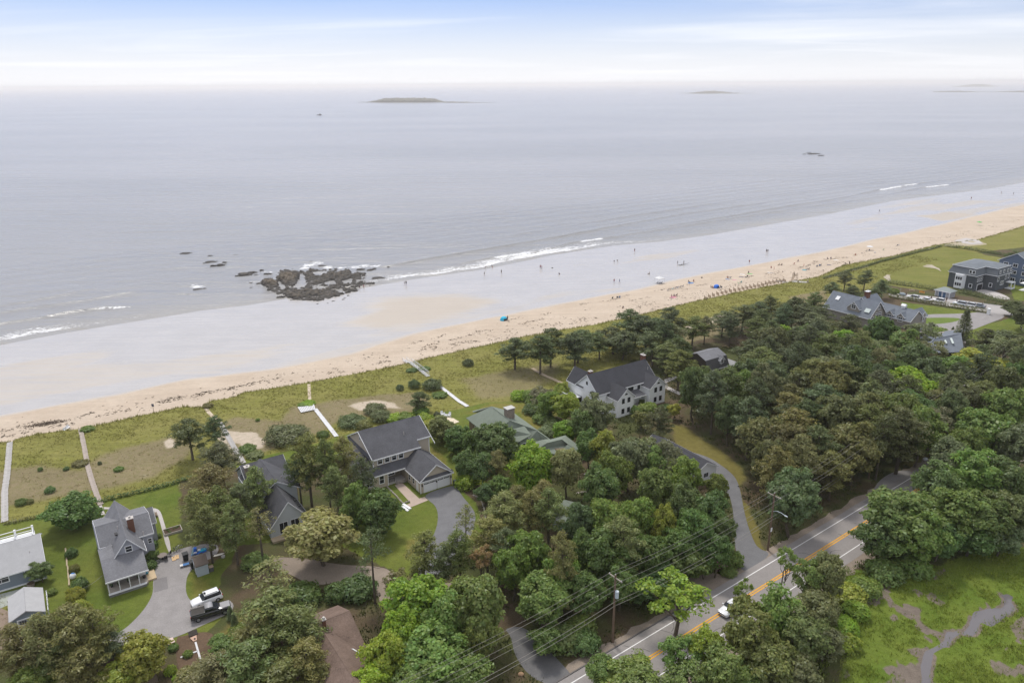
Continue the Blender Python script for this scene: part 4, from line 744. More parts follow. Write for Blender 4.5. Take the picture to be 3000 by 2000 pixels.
def leaves(rng, P, Nn, size, asp, jit, tone):
    """diamond leaves at points P facing roughly Nn."""
    n = len(P); nn = unit(Nn + rng.normal(0, jit, (n, 3))); t = unit(np.cross(nn, rng.normal(0, 1, (n, 3)))); b = np.cross(nn, t)
    sz = (size*rng.uniform(.65, 1.35, n))[:, None]
    V = np.stack([P-t*sz, P-b*sz*asp+nn*sz*.15, P+t*sz, P+b*sz*asp+nn*sz*.15], 1).reshape(-1, 3)
    F = np.arange(4*n).reshape(n, 4); lv = np.stack([np.clip(tone+rng.normal(0, .13, n), 0, 1), np.clip(.5+rng.normal(0, .22, n), 0, 1), 0*tone, 1+0*tone], -1)
    return V, F, np.repeat(lv, 4, 0)
def crown_mesh(name, parts, m):
    V = np.concatenate([p[0] for p in parts]); L = np.concatenate([p[2] for p in parts]); F = []; k = 0
    for p in parts: F.append(p[1]+k); k += len(p[0])
    me = npmesh(name, V, np.concatenate(F), m); setcol(me, 'lv', L); return me
def blob(rng, c, r, n, cc, size, asp=.6, flat=1.0, jit=.55, tone=.5, shell=.7):
    d = unit(rng.normal(0, 1, (n, 3))); d[:, 2] = np.where(d[:, 2] < -.35, -d[:, 2], d[:, 2])
    rad = r*(shell+(1-shell)*rng.random(n)**.5); P = np.array(c)+d*rad[:, None]*np.array([1, 1, flat])
    P += (rng.normal(0, .10, (n, 3)))*r
    Nn = d*.9+unit(P-np.array(cc))*.45+np.array([0, 0, .35]); return leaves(rng, P, Nn, size, asp, jit, np.full(n, tone))
def limb(b, p0, p1, r0, r1, rng, k=3):
    p0, p1 = np.array(p0, float), np.array(p1, float); pts = [p0]
    for i in range(1, k+1): pts.append(p0+(p1-p0)*i/k+(rng.normal(0, .06, 3)*np.linalg.norm(p1-p0)*(i < k)))
    b.path(pts, list(np.linspace(r0, r1, k+1)), 5)
def proto_dec(seed, w=7.5, h=9.0, nl=24, per=6, nleaf=52, size=.21, low=.14, fill=900, name='crown'):
    rng = np.random.default_rng(seed); R = w/2; cc = np.array([0, 0, h*(.5+low*.5)]); Rz = h-cc[2]; parts = []; b = M(); limb(b, (0,0,-.3), (rng.normal(0,.2), rng.normal(0,.2), h*.62), .024*h, .011*h, rng)
    for i in range(nl):
        t = (i+.5)/nl; ph = i*2.39996+rng.uniform(-.4, .4); zz = 1-1.75*t; rr_ = math.sqrt(max(0.04, 1-zz*zz))
        lr = R*rng.uniform(.26, .42)*(1 if zz > -.3 else .8); k = rng.uniform(.52, .84); c = cc+np.array([R*rr_*math.cos(ph)*k, R*rr_*math.sin(ph)*k, Rz*zz*k])
        tone = rng.uniform(.40, .60)
        if i % 2 == 0: limb(b, (0, 0, h*rng.uniform(.2, .5)), c*.92+np.array([0,0,-.1]), .010*h, .004*h, rng)
        for j in range(per):
            d = unit(rng.normal(0, 1, 3)); d[2] = abs(d[2])*.8-.15; sc = c+d*lr*.62; parts.append(blob(rng, sc, lr*rng.uniform(.38, .66), nleaf, cc, size, tone=tone+rng.uniform(-.08, .08), flat=.9, shell=.4, jit=.7))
    if fill:
        d = unit(rng.normal(0, 1, (fill, 3))); P = cc+d*np.array([R, R, Rz])*(rng.random((fill, 1))**.4)*.80; parts.append(leaves(rng, P, d+np.array([0,0,.5]), size*1.35, .65, .7, np.full(fill, .46)))
    return crown_mesh(name, parts, LEAF), b.mesh('trunk', bark)
def proto_pine(seed, w=6.0, h=12.0, nb=40, base=.30, nleaf=50, size=.21, ir=.35):
    rng = np.random.default_rng(seed); R = w/2; parts = []; b = M(); lean = rng.normal(0, .035, 2)*h; top = np.array([lean[0], lean[1], h*.97])
    ax = lambda t: np.array([lean[0]*t*t, lean[1]*t*t, h*.97*t])
    b.path([ax(t)+np.array([0,0,-.3 if t == 0 else 0]) for t in (0,.25,.5,.75,1)], [.017*h,.014*h,.011*h,.007*h,.003*h], 6)
    for i in range(nb):
        t = base+(1-base)*((i+rng.random())/nb)**.85; prof = max(.16, math.sin(math.pi*min(1, .22+.80*(t-base)/(1-base)))**.75); ph = i*2.4+rng.uniform(-.7, .7)
        L = R*prof*rng.uniform(1-ir, 1.12); p0 = ax(t); d = np.array([math.cos(ph), math.sin(ph), rng.uniform(-.08, .38)]); p1 = p0+d*L
        if rng.random() < .12 and t < .6: 
            limb(b, p0, p1*.9+p0*.1, .0035*h, .0012*h, rng, 2); continue
        limb(b, p0, p1, .0042*h, .0016*h, rng, 2); tone = rng.uniform(.34, .66); nt = 1+int(L > .9)+int(L > 1.9)+int(L > 2.6)
        for j in range(nt):
            q = p0+(p1-p0)*(1-.30*j)+rng.normal(0, .22, 3)*np.array([1,1,.5]); rr_ = rng.uniform(.48, .80)*(.8+.10*R); parts.append(blob(rng, q+np.array([0,0,.12]), rr_, nleaf, p0-np.array([0,0,1.]), size, asp=.34, flat=.62, jit=.75, tone=tone+rng.uniform(-.08, .08), shell=.2))
    parts.append(blob(rng, top, .55, nleaf, top-np.array([0,0,2.]), size, asp=.34, flat=.8, tone=.55, shell=.3))
    return crown_mesh('crown', parts, NEEDLE), b.mesh('trunk', bark)
def proto_shrub(seed, w=4.0, h=2.8, n=17, nleaf=120, size=.17, asp=.6, m=None, name='foliage'):
    rng = np.random.default_rng(seed); parts = []; cc = np.array([0, 0, h*.35]); b = M()
    for i in range(n):
        ph = i*2.4; r = (w/2)*math.sqrt((i+.5)/n)*.78; c = np.array([r*math.cos(ph), r*math.sin(ph), h*(.62-.36*(r/(w/2))**2)*rng.uniform(.75, 1.12)])
        parts.append(blob(rng, c, w*rng.uniform(.13, .2), nleaf, cc, size, asp=asp, flat=.85, tone=rng.uniform(.36, .64), shell=.5)); limb(b, (rng.normal(0,.1), rng.normal(0,.1), -.1), c, .05, .02, rng, 2)
    for i in range(10):
        ph = i*.63; parts.append(blob(rng, (w*.40*math.cos(ph), w*.40*math.sin(ph), h*.17), w*.13, 50, cc, size, asp=asp, tone=rng.uniform(.3, .6)))
    return crown_mesh(name, parts, m or LEAF), b.mesh('stem', bark)
def proto_spruce(seed, w=4.2, h=12.0):
    rng = np.random.default_rng(seed); parts = []; b = M(); b.path([(0,0,-.2),(0,0,h*.5),(0,0,h*.98)], [.016*h,.01*h,.003*h], 6)
    for i in range(120):
        t = (i+rng.random())/120; z = h*(.05+.94*t); R = (w/2)*(1-t)**.85+.12; ph = i*2.4; c = np.array([R*.72*math.cos(ph), R*.72*math.sin(ph), z-.12*R])
        parts.append(blob(rng, c, .22+R*.34, 34, (0,0,z-1.0), .2, asp=.36, flat=.5, tone=rng.uniform(.35, .62), shell=.4))
    return crown_mesh('crown', parts, NEEDLE), b.mesh('trunk', bark)
PROTO = {}
def protos(kind, fn, n, dims, **k): PROTO[kind] = [(fn(100+17*i+len(kind)*31, **k), dims) for i in range(n)]
protos('dec', proto_dec, 6, (7.5, 9.0)); protos('round', proto_dec, 3, (7.5, 8.0), w=7.5, h=8.0, low=-.06, nl=30, nleaf=56, fill=1600); protos('sparse', proto_dec, 3, (6.5, 9.0), w=6.5, h=9.0, nl=15, per=5, nleaf=24, size=.2, low=.4, fill=0); protos('airy', proto_dec, 4, (7.0, 9.0), w=7.0, h=9.0, nl=17, per=6, nleaf=40, size=.21, low=.25, fill=150)
protos('pine', proto_pine, 7, (6.0, 12.0)); protos('bushpine', proto_pine, 3, (6.0, 8.0), w=6.0, h=8.0, nb=34, base=.15, nleaf=60, ir=.2); protos('thin', proto_pine, 3, (5.0, 12.0), w=5.0, h=12, nb=20, base=.45, nleaf=24, ir=.5)
protos('shrub', proto_shrub, 5, (4.0, 2.8)); protos('juniper', proto_shrub, 3, (4.0, 2.6), h=2.6, nleaf=150, asp=.36, m=NEEDLE); protos('spruce', proto_spruce, 2, (4.2, 12.0))
COLS = dict(pd=(.066,.080,.032), po=(.108,.108,.036), pg=(.084,.100,.030), dd=(.068,.100,.028), dm=(.095,.130,.030), db=(.125,.175,.020), dy=(.162,.172,.028), dp=(.150,.160,.062), dg=(.115,.122,.058), br=(.180,.130,.055), ju=(.072,.085,.038), bg=(.075,.10,.045), pk=(.36,.17,.22), hz=(.086,.102,.040))
WORDS = dict(pd=('dark green','pine_tree'), po=('olive','pine_tree'), pg=('green','pine_tree'), dd=('dark green','leafy_tree'), dm=('mid green','leafy_tree'), db=('bright green','leafy_tree'), dy=('yellow-green','leafy_tree'), dp=('pale straw-green','leafy_tree'), dg=('grey-green','leafy_tree'), br=('rust brown','leafy_tree'), ju=('dusky green','shrub'), bg=('blue-green','leafy_tree'), pk=('pink flowering','shrub'), hz=('dull green','leafy_tree'))
TREES = []; trng = random.Random(77)
def plant(kind, x, y, wpx=None, h=None, col='dm', label=None, world=None, wm=None):
    """x, y: where the top of the crown shows; wpx: how wide it shows there. The height and the ground decide the place."""
    pr = {'dec': 1.12, 'sparse': 1.3, 'airy': 1.2, 'round': 1.05, 'pine': 1.8, 'bushpine': 1.25, 'thin': 2.2, 'shrub': .68, 'juniper': .6, 'spruce': 2.6}[kind]
    if world is None:
        hh = h or 6.0
        for _ in range(6):
            p = at0(x, y, hh*.96); g0 = gz(p); p = at0(x, y, g0+hh*.96); dist = np.linalg.norm(p-np.array([0,0,CAM_H])); wm = wpx*dist/FPX
            if h is None: hh = wm*pr
        a_, b_ = toL(p)
    else: a_, b_ = world; hh = h
    (cm, tm), (pw, ph) = trng.choice(PROTO[kind])
    isS = kind in ('shrub', 'juniper'); nm_ = 'shrub' if isS else {'spruce': 'spruce_tree', 'bushpine': 'pine_tree', 'pine': 'pine_tree', 'thin': 'pine_tree'}.get(kind, 'leafy_tree')
    g0 = float(ground_z(np.array(a_), np.array(b_)))
    t = thing(nm_, 'x', 'shrub' if isS else 'tree', W(a_, b_, g0), trng.uniform(0, 6.28)); sx_ = wm/pw*1.06; sz_ = hh/ph
    c = 2.35*np.array(COLS[col])*np.array([trng.uniform(.9,1.1), trng.uniform(.93,1.07), trng.uniform(.85,1.15)])*trng.uniform(.88,1.14)*(.86 if world is not None else 1)
    for n_, me in ((('foliage' if isS else 'crown'), cm), (('stem' if isS else 'trunk'), tm)):
        o = obj(n_, me, t); o.scale = (sx_*trng.uniform(.97,1.03), sx_*trng.uniform(.97,1.03), sz_); o.color = (*c, 1)
    TREES.append(dict(o=t, kind=nm_, col=col, h=hh, w=wm, a=a_, b=b_, label=label, k=kind)); return t
T_ = [
# far left and the dune
('round',203,1451,125,6.8,'dd','round dense dark green tree beside the grey porch cottage and yellow kayak'),('shrub',274,1480,22,1.2,'dd','small dark bush below the stranded kayaks, left of the cottage walk'),
('pine',547,1232,96,9.5,'pd','broader dark pine of the pair standing out on the left dune'),('pine',621,1223,66,8.5,'pd','narrower dark pine crowding the end of the weathered dune boardwalk'),
('shrub',143,1424,24,1.3,'dd',None),('shrub',59,1458,26,1.4,'dd',None),('shrub',86,1460,16,1.0,'po',None),('shrub',234,1348,38,1.0,'po',None),('shrub',192,1366,15,.8,'dd',None),('shrub',346,1366,24,.9,'dm',None),('shrub',116,1366,12,1.0,'dd',None),('shrub',291,1350,10,.8,'ju',None),
('shrub',255,1248,34,1.0,'dm',None),('shrub',608,1180,28,1.1,'po',None),('shrub',754,1224,12,.8,'dm',None),('shrub',902,1175,40,.8,'db',None),('shrub',885,1180,26,.7,'dm',None),
# cluster between porch cottage and grey gable house
('pine',640,1302,104,10,'pd',None),('pine',595,1372,122,11,'po',None),('pine',742,1380,92,11,'pg','thick green pine hiding the left wall of the grey gable house'),('pine',575,1440,80,10,'po',None),('pine',598,1486,96,11,'pg',None),('pine',672,1482,92,11.5,'pg',None),('thin',752,1500,80,10,'po',None),('pine',700,1430,80,10,'pd',None),('pine',640,1440,90,11,'pg',None),('shrub',745,1622,72,2.2,'dd',None),
('pine',893,1284,112,15,'pg',None),('pine',950,1292,80,14.5,'pg',None),('pine',1004,1288,92,13.5,'po',None),('pine',1056,1348,80,12.5,'pd',None),('pine',868,1335,80,11,'pd',None),('pine',980,1370,80,11,'pg',None),
('juniper',835,1246,116,3.6,'ju','wide dark juniper mound on the dune between two boardwalks'),('shrub',945,1260,34,1.6,'dd',None),('shrub',723,1301,46,1.7,'dm',None),('shrub',745,1322,46,1.2,'po',None),
('juniper',1030,1216,80,2.4,'ju',None),('juniper',1063,1228,50,2.0,'po',None),('juniper',1098,1180,62,2.6,'ju',None),('juniper',1114,1198,58,3.0,'ju',None),('bushpine',1228,1152,60,5,'pd','dark cedar-like pine behind the tan house beside bright bushes'),
('shrub',1152,1210,52,2.0,'db',None),('shrub',1190,1207,56,2.2,'dm',None),('shrub',1240,1210,52,2.4,'db',None),('shrub',1262,1225,52,2.6,'dy',None),('shrub',1232,1190,46,2.0,'dm',None),('shrub',1280,1204,20,1.2,'ju',None),
('juniper',1171,1124,22,1.8,'ju',None),('juniper',1212,1109,34,2.6,'ju','smaller dark round dune bush beside the white-railed stairs'),('juniper',1265,1109,56,2.8,'ju','wider dark dune bush where the white walkway begins'),('shrub',1371,1049,32,2.2,'ju',None),('shrub',1206,1078,32,.9,'dd',None),('shrub',1243,1074,34,.9,'dd',None),('shrub',1288,1148,44,1.2,'dm',None),
# round the tan and green houses
('round',1292,1222,82,6.4,'hz',None),('round',1340,1250,84,6.6,'dd',None),('round',1382,1266,62,6.5,'dd',None),('round',1452,1242,136,10,'dd','tall round dark green tree in front of the sage green roof'),('round',1362,1318,72,7,'dd',None),('dec',1412,1330,80,8,'dd',None),('bushpine',1455,1326,66,8.5,'po','olive conifer between the dark round tree and the bright maple'),
('round',1563,1302,136,11,'db','vivid bright green maple in front of the sage green roof'),('dec',1662,1312,104,11,'dg','grey-green birch with pale forked trunk right of the bright maple'),('shrub',1366,1386,66,3,'db','light rhododendron mound at the corner of the tan house garage'),('dec',1466,1398,62,5.2,'dm',None),('pine',1508,1428,72,8,'po',None),('pine',1598,1410,78,9,'po',None),('dec',1420,1420,60,4.5,'dd',None),
('dec',1660,1153,100,8,'db',None),('dec',1612,1150,80,7,'dm',None),('shrub',1520,1141,48,2.6,'db',None),('shrub',1556,1138,58,3,'dm',None),('dec',1588,1138,70,5,'dg',None),('shrub',1560,1182,56,2.4,'dd',None),('shrub',1592,1205,60,2.6,'dm',None),('shrub',1578,1168,46,3,'dg',None),('shrub',1618,1222,56,2.6,'dd',None),('round',1655,1234,72,5.5,'db',None),('shrub',1600,1246,50,2.6,'dg',None),
('dec',1645,1124,52,5,'dy','small yellow-green tree touching the left gable of the white farmhouse'),('dec',1748,1166,104,11,'hz','tall grey-green tree covering the lower left of the white farmhouse'),('dec',1712,1200,90,9,'dd',None),('dec',1772,1264,82,10,'dy','yellow-green pointed tree below the white farmhouse'),('dec',1728,1262,84,9,'dd',None),('bushpine',1934,1200,80,8,'pd',None),('dec',1880,1206,52,4.5,'po',None),
('shrub',1884,1167,24,1.6,'dd',None),('shrub',1885,1180,46,2.6,'dm',None),('shrub',1906,1176,42,2.6,'dm',None),('shrub',1862,1184,32,2.6,'dm',None),('shrub',1938,1186,34,1.5,'dd',None),('shrub',1956,1182,32,1.6,'dd',None),('dec',1976,1182,40,4.2,'dy','small round yellow-green tree on the grass right of the white farmhouse'),
('dec',1850,1282,130,12,'hz',None),('airy',1905,1286,84,10,'dg',None),('dec',1932,1312,90,10,'dm',None),('dec',1978,1338,80,9.5,'hz',None),('airy',1958,1292,92,11,'dg','bare-looking grey tree over the white garage roof'),('dec',2012,1344,98,11,'dm',None),('dec',2108,1384,70,9,'dm',None),('dec',1925,1370,110,11,'dm',None),('dec',1800,1330,100,11,'dm',None),('dec',2085,1440,110,11,'dd',None),('dec',2010,1420,110,11,'dd',None),('dec',1760,1370,110,11,'dd',None),('dec',2125,1510,80,9,'dd',None),('dec',2040,1490,110,11,'dd',None),
('dec',1868,1458,112,11,'dm',None),('dec',1952,1488,74,10.5,'dy','golden-green tree top above the power lines'),('pine',1838,1520,128,13,'po',None),('dec',1775,1460,110,11,'dm',None),('dec',2105,1570,84,8,'dd',None),('dec',1990,1545,110,9,'dd',None),('dec',1905,1570,120,9.5,'dd',None),('dec',1770,1560,140,11,'dd',None),('dec',2015,1610,110,6,'dd',None),('dec',1945,1660,110,5.5,'dd',None),('dec',1700,1480,100,10,'bg',None),('dec',1710,1560,90,10,'dd',None),('dec',2068,1628,60,4.5,'dd',None),
('shrub',2112,1627,56,2.0,'pk','pink flowering rhododendron beside the drive mouth'),('shrub',2152,1612,52,3.0,'dm','green rhododendron at the corner of drive and road'),('shrub',2135,1660,44,1.4,'dm',None),
# foreground between lanes and road
('round',1105,1440,122,9,'dd','dark green tree on the lawn before the tan house steps'),('round',1036,1416,92,9.5,'dm',None),('dec',935,1515,208,9.5,'dp','big pale straw-green tree before the grey gable house'),('thin',1083,1560,104,13,'pd','thin dark-trunked pine right of the pale tree'),('shrub',1045,1690,100,3.2,'dd',None),('shrub',985,1706,70,3,'dd',None),('shrub',885,1710,96,3,'dd',None),('thin',788,1648,136,9,'po',None),
('pine',1235,1570,102,10,'po',None),('pine',1345,1556,92,10.5,'pg',None),('thin',1362,1486,62,9,'po',None),('sparse',1410,1602,78,8,'br','rust-brown dying tree among green ones left of the power lines'),('pine',1425,1530,110,10,'po',None),('pine',1478,1452,128,11,'po',None),('pine',1548,1446,96,11,'po',None),('pine',1608,1438,108,12,'pg',None),('dec',1545,1552,130,11,'dm',None),('dec',1590,1695,160,9,'dm',None),('pine',1655,1570,98,14,'po',None),('dec',1500,1600,110,10,'dm',None),('dec',1640,1640,110,9,'dm',None),('pine',1295,1600,80,9,'pd',None),('pine',1480,1560,90,10,'pd',None),
('dec',1215,1706,190,11,'db',None),('dec',1398,1690,176,12.5,'dm',None),('dec',1300,1735,150,11,'dm',None),('dec',1125,1862,130,9,'db',None),('dec',1262,1850,200,9,'dm',None),('dec',1175,1790,120,10,'db',None),('dec',1405,1800,120,9,'dm',None),('dec',1350,1920,150,7,'dm',None),('dec',1095,1945,120,7,'db',None),('dec',1220,1950,150,7,'dm',None),('sparse',1168,1682,96,5,'po',None),
('shrub',1650,1828,112,3.5,'dd',None),('shrub',1715,1850,84,3,'dd',None),('dec',1600,1845,90,4.5,'dd',None),('shrub',1700,1800,84,3,'dm',None),('dec',1880,1690,100,5,'dd',None),('dec',1820,1660,110,8,'dd',None),('dec',1960,1705,90,4,'dm',None),('dec',1720,1690,110,8,'dd',None),
# lower left
('pine',190,1784,130,12,'po',None),('pine',262,1800,112,11,'po',None),('pine',112,1806,112,12,'po',None),('pine',28,1840,112,10,'po',None),('dec',90,1962,110,5.5,'dm',None),('pine',170,1865,110,9,'pg',None),('round',404,1867,128,7,'dy','yellow-green tree in front of the dark brown outbuilding'),('pine',300,1850,90,8,'pd',None),('dec',335,1950,100,5,'dy',None),('pine',230,1900,120,8,'po',None),
('shrub',214,1716,42,2.6,'dy',None),('shrub',232,1752,46,3,'dy',None),('shrub',228,1690,40,2.4,'dd',None),('shrub',205,1604,28,1.6,'dd',None),('shrub',214,1652,24,1.4,'po',None),('dec',112,1650,58,3.6,'hz','small tree against the wall of the pale-roofed cottage'),('shrub',150,1722,24,1,'dm',None),
('shrub',437,1580,34,1.8,'dd',None),('shrub',441,1610,36,1.8,'dm',None),('shrub',437,1642,32,1.5,'dd',None),('shrub',437,1566,20,1.2,'dd',None),('shrub',462,1560,16,.9,'dm',None),
('pine',805,1760,190,11,'pg',None),('pine',868,1800,140,10,'pg',None),('pine',742,1790,120,10,'po',None),('pine',720,1895,170,9,'pg',None),('pine',636,1930,140,7,'po',None),('dec',568,1965,110,4,'po',None),('pine',878,1890,120,8,'po',None),('pine',800,1945,150,7,'pg',None),('pine',940,1960,110,5,'po',None),('dec',650,1868,70,2.6,'dm',None),('shrub',700,1830,60,1.8,'dm',None),('spruce',672,1776,22,2.4,'pd','slim dark columnar conifer nearer the parked pickup'),('spruce',684,1798,25,2.6,'pd','slim dark columnar conifer farther from the pickup, lower of two'),('shrub',496,1950,30,1.2,'db',None),('shrub',548,1905,24,.9,'dm',None),('shrub',505,1885,26,1.0,'dm',None),('shrub',514,1975,20,1.0,'db',None),('shrub',590,1738,14,.5,'dd',None),('shrub',624,1724,14,.5,'dd',None),
# beyond the road
('sparse',1990,1706,180,9.5,'db','light green tree leaning over the road from its near side'),('airy',1850,1942,140,5,'dm',None),('airy',1992,1868,104,7.5,'dm',None),('airy',2078,1848,100,8,'db',None),('airy',2200,1770,150,11,'po',None),('airy',2290,1730,140,11,'dm',None),('dec',2430,1622,100,10,'po',None),('airy',2372,1640,84,9,'dm',None),('dec',2350,1800,140,9,'hz',None),('dec',2255,1880,150,8,'po',None),('airy',2120,1900,130,8,'dm',None),('airy',2010,1950,130,6,'dm',None),('sparse',2312,1602,60,9,'dm',None),('sparse',2180,1700,56,8,'dm',None),('shrub',2490,1712,84,3,'dy',None),('shrub',2510,1760,70,2.6,'db',None),('shrub',2465,1800,90,3.2,'db',None),('shrub',2540,1690,76,3,'dm',None),('shrub',2480,1850,76,2.5,'db',None),('dec',2400,1740,120,7,'hz',None),('dec',2420,1850,100,5,'hz',None),('dec',2330,1930,130,6,'hz',None),('dec',2180,1960,120,5,'dm',None),('dec',1760,1930,90,4.5,'dm',None),('airy',1880,1965,120,5,'dm',None),
('dec',2650,1448,176,12,'dm','large leafy tree on the marsh edge covering the road bend'),('dec',2700,1510,130,10,'dm',None),('dec',2590,1520,120,9,'dd',None),('dec',2820,1440,150,11,'dm',None),('dec',2900,1470,120,10,'dd',None),('dec',2965,1440,120,11,'hz',None),('dec',2765,1370,120,12,'dd',None),('dec',2870,1330,150,12,'dm',None),('dec',2955,1340,120,12,'dd',None),('dec',2800,1290,120,12,'hz',None),('dec',2895,1200,140,13,'dm',None),('dec',2960,1140,110,13,'dm',None),('dec',2985,1240,110,12,'hz',None),('dec',2845,1248,90,11,'dm',None),('dec',2730,1450,100,8,'dm',None),('shrub',2600,1640,90,3.5,'dd',None),('shrub',2680,1620,90,3.5,'dm',None),('dec',2760,1540,110,7,'dd',None),('dec',2850,1540,120,6,'dd',None),('dec',2940,1540,110,6,'hz',None),
# far right
('spruce',2835,908,50,12,'pd','tall dark spruce on the gravel loop drive'),('spruce',2793,958,16,3.5,'pd','small dark conifer left of the tall spruce'),('shrub',2745,952,52,3.5,'dm','green bush above the skylight house roof'),('pine',2480,796,44,8,'pd',None),('pine',2538,794,44,8,'pd',None),('pine',2440,828,44,7,'pd',None),('pine',2590,822,44,7,'pd',None),('pine',2562,846,44,7,'pd',None),('pine',2505,838,46,7.5,'pd',None),('shrub',2620,842,28,2.4,'dm',None),('dec',2665,1085,150,12,'db',None),('dec',2870,1030,130,11,'dy','yellow-topped tree below the skylight house'),('dec',2800,1040,110,10,'dm',None),('dec',2292,950,60,9,'db',None),('dec',2478,968,70,9,'db',None),('pine',2960,975,90,10,'pd',None),('pine',2900,965,70,9,'pd',None),('dec',2360,948,56,9,'dm',None),('dec',2090,1098,30,3,'dy','yellow-green bush before the dark gambrel house'),('dec',2985,740,50,6,'pd',None),('dec',2970,885,46,5,'pd',None),('dec',3010,900,70,8,'pd',None),('dec',2560,1000,70,8,'dm',None),
]
for k_, x_, y_, w_, h_, c_, l_ in T_: plant(k_, x_, y_, w_, h_, c_, l_)
# the wood on the right: filled at natural spacing inside its outline (ground positions)
WOOD = PX([(1480,1072),(1560,1080),(1650,1062),(1760,1042),(1880,1008),(1960,1000),(2030,1020),(2110,985),(2200,945),(2330,948),(2430,962),(2520,1030),(2620,1030),(2690,1015),(2730,1060),(2860,1120),(2960,1070),(3040,1040),(3060,1140),(2960,1210),(2800,1300),(2690,1365),(2600,1400),(2540,1440),(2440,1500),(2330,1570),(2265,1600),(2225,1500),(2195,1400),(2170,1345),(2090,1290),(2000,1225),(1990,1150),(1960,1120),(1890,1060),(1740,1075),(1660,1100),(1560,1110)])
KEEP = [PX(p) for p in ([(1640,1180),(1650,1150),(1700,1120),(1900,1085),(1960,1100),(1950,1210),(1880,1250),(1700,1230)], [(1985,1195),(2000,1040),(2100,1000),(2190,1050),(2195,1190),(2090,1205)], [(2415,1000),(2420,860),(2570,830),(2710,900),(2725,1045),(2600,1050),(2500,1035)], [(2670,1000),(2680,955),(2850,940),(2900,960),(2880,1110),(2690,1118)])]
wl = WOOD.min(0); wh = WOOD.max(0); pts = [(t['a'], t['b'], t['w']) for t in TREES]; frng = random.Random(4)
for _ in range(5200):
    a_, b_ = frng.uniform(wl[0], wh[0]), frng.uniform(wl[1], wh[1]); A1, B1 = np.array([a_]), np.array([b_])
    if sdf(WOOD, A1, B1)[0] < 0 or any(sdf(k_, A1, B1)[0] > 0 for k_ in KEEP): continue
    far = smooth(np.array(a_), 130, 260); gap = 5.6+1.6*float(far)
    if any((p[0]-a_)**2+(p[1]-b_)**2 < (gap*(.55+.45*min(1, p[2]/7)))**2 for p in pts): continue
    sea = b_ > 118; r_ = frng.random()
    if sea: kd, cl_ = ('pine', frng.choice(['pd','pd','pd','hz','pg'])) if r_ < .85 else ('dec', 'hz')
    else: kd, cl_ = ('pine', frng.choice(['pd','po','pg','pd'])) if r_ < .55 else ('dec', frng.choice(['hz','dd','hz','dm','po','dd'])) if r_ < .95 else ('sparse', 'dg')
    wm_ = frng.uniform(6.2, 10.2); hh_ = frng.uniform(10, 15) if not sea else frng.uniform(8, 12)
    plant(kd, 0, 0, None, hh_, cl_, None, (a_, b_), wm_); pts.append((a_, b_, wm_))
print('trees', len(TREES))
# ---------------------------------------------------------------- boardwalks, paths, fences
board_m = mat('weathered_board', (.40,.385,.37), .85, .22, 3, .2); board_r = mat('old_board', (.36,.31,.27), .9, .25, 3, .2); board_w = mat('white_board', (.62,.62,.63), .8, .1, 3, .2); sandp = mat('sand_path', (.50,.42,.32), .95, .15, 4)
def along(pts, step):
    """evenly spaced (point, direction) along a polyline of lot points."""
    P = [np.array(p, float) for p in pts]; out = []; rem = 0.0
    for i in range(len(P)-1):
        d = P[i+1]-P[i]; L_ = np.linalg.norm(d); u = d/L_; s = rem
        while s < L_: out.append((P[i]+u*s, u)); s += step
        rem = s-L_
    return out
def boardwalk(px, width, label, m, step=.42, lift=.16, kids=None):
    pts = [toL(at(x, y)) for x, y in px]; A_ = along(pts, step); o = A_[0][0]; t = thing('boardwalk', label, 'boardwalk', W(*o, float(ground_z(*o))), TH); rr = random.Random(len(px)*7+int(px[0][0]))
    b = M(); b.box(-step*.46, step*.46, -width/2, width/2, -.045, 0); me = b.mesh('plank', m)
    for p, u in A_:
        q = obj('plank', me, t); q.location = (p[0]-o[0], p[1]-o[1], float(ground_z(*p))-float(ground_z(*o))+lift+rr.uniform(-.012, .012)); q.rotation_euler = (rr.uniform(-.01,.01), rr.uniform(-.01,.01), math.atan2(u[1], u[0])+rr.uniform(-.02,.02)); q.scale = (1, rr.uniform(.94, 1.06), 1)
    b = M()
    for s_ in (-.3, .3):
        L_ = [(p[0]-o[0]-u[1]*width*s_, p[1]-o[1]+u[0]*width*s_, float(ground_z(*p))-float(ground_z(*o))+lift-.11) for p, u in A_[::4]+[A_[-1]]]; b.path(L_, .06, 4)
    b.build('stringers', board_r, t); t.children[-1]['kind'] = 'stuff'; return t, o
boardwalk([(29,1297),(24,1360),(20,1400),(14,1440),(14,1530)], 1.15, 'pale grey boardwalk at the far left crossing the dune to the beach', board_m)
boardwalk([(236,1257),(247,1310),(257,1365),(270,1410),(290,1468),(296,1479)], .95, 'reddish weathered boardwalk from the porch cottage to the beach', board_r)
boardwalk([(644,1239),(662,1268),(690,1318),(714,1357)], 1.1, 'straight grey boardwalk through bare sand behind the grey gable house', board_m)
t, o = boardwalk([(924,1199),(948,1230),(986,1279)], 1.0, 'grey walkway ending in a square sitting deck on the dune', board_w)
pd = [toL(at(x, y)) for x, y in ((871.6,1194.5),(920,1184),(925,1202),(882,1211))]; z0 = float(ground_z(*o))
for k in range(10):
    f0, f1 = k/10+.01, (k+1)/10-.01; lerp = lambda p, q, f: (p[0]+(q[0]-p[0])*f-o[0], p[1]+(q[1]-p[1])*f-o[1], .32+float(ground_z(*o))-z0)
    b = M(); b.slab([lerp(pd[0], pd[1], f0), lerp(pd[3], pd[2], f0), lerp(pd[3], pd[2], f1), lerp(pd[0], pd[1], f1)], .06); b.build('deck_board', board_w, t)
boardwalk([(1289,1132),(1312,1150),(1345,1176),(1370,1191)], 1.0, 'white walkway running down from the dark dune bush to the lawn', board_w)
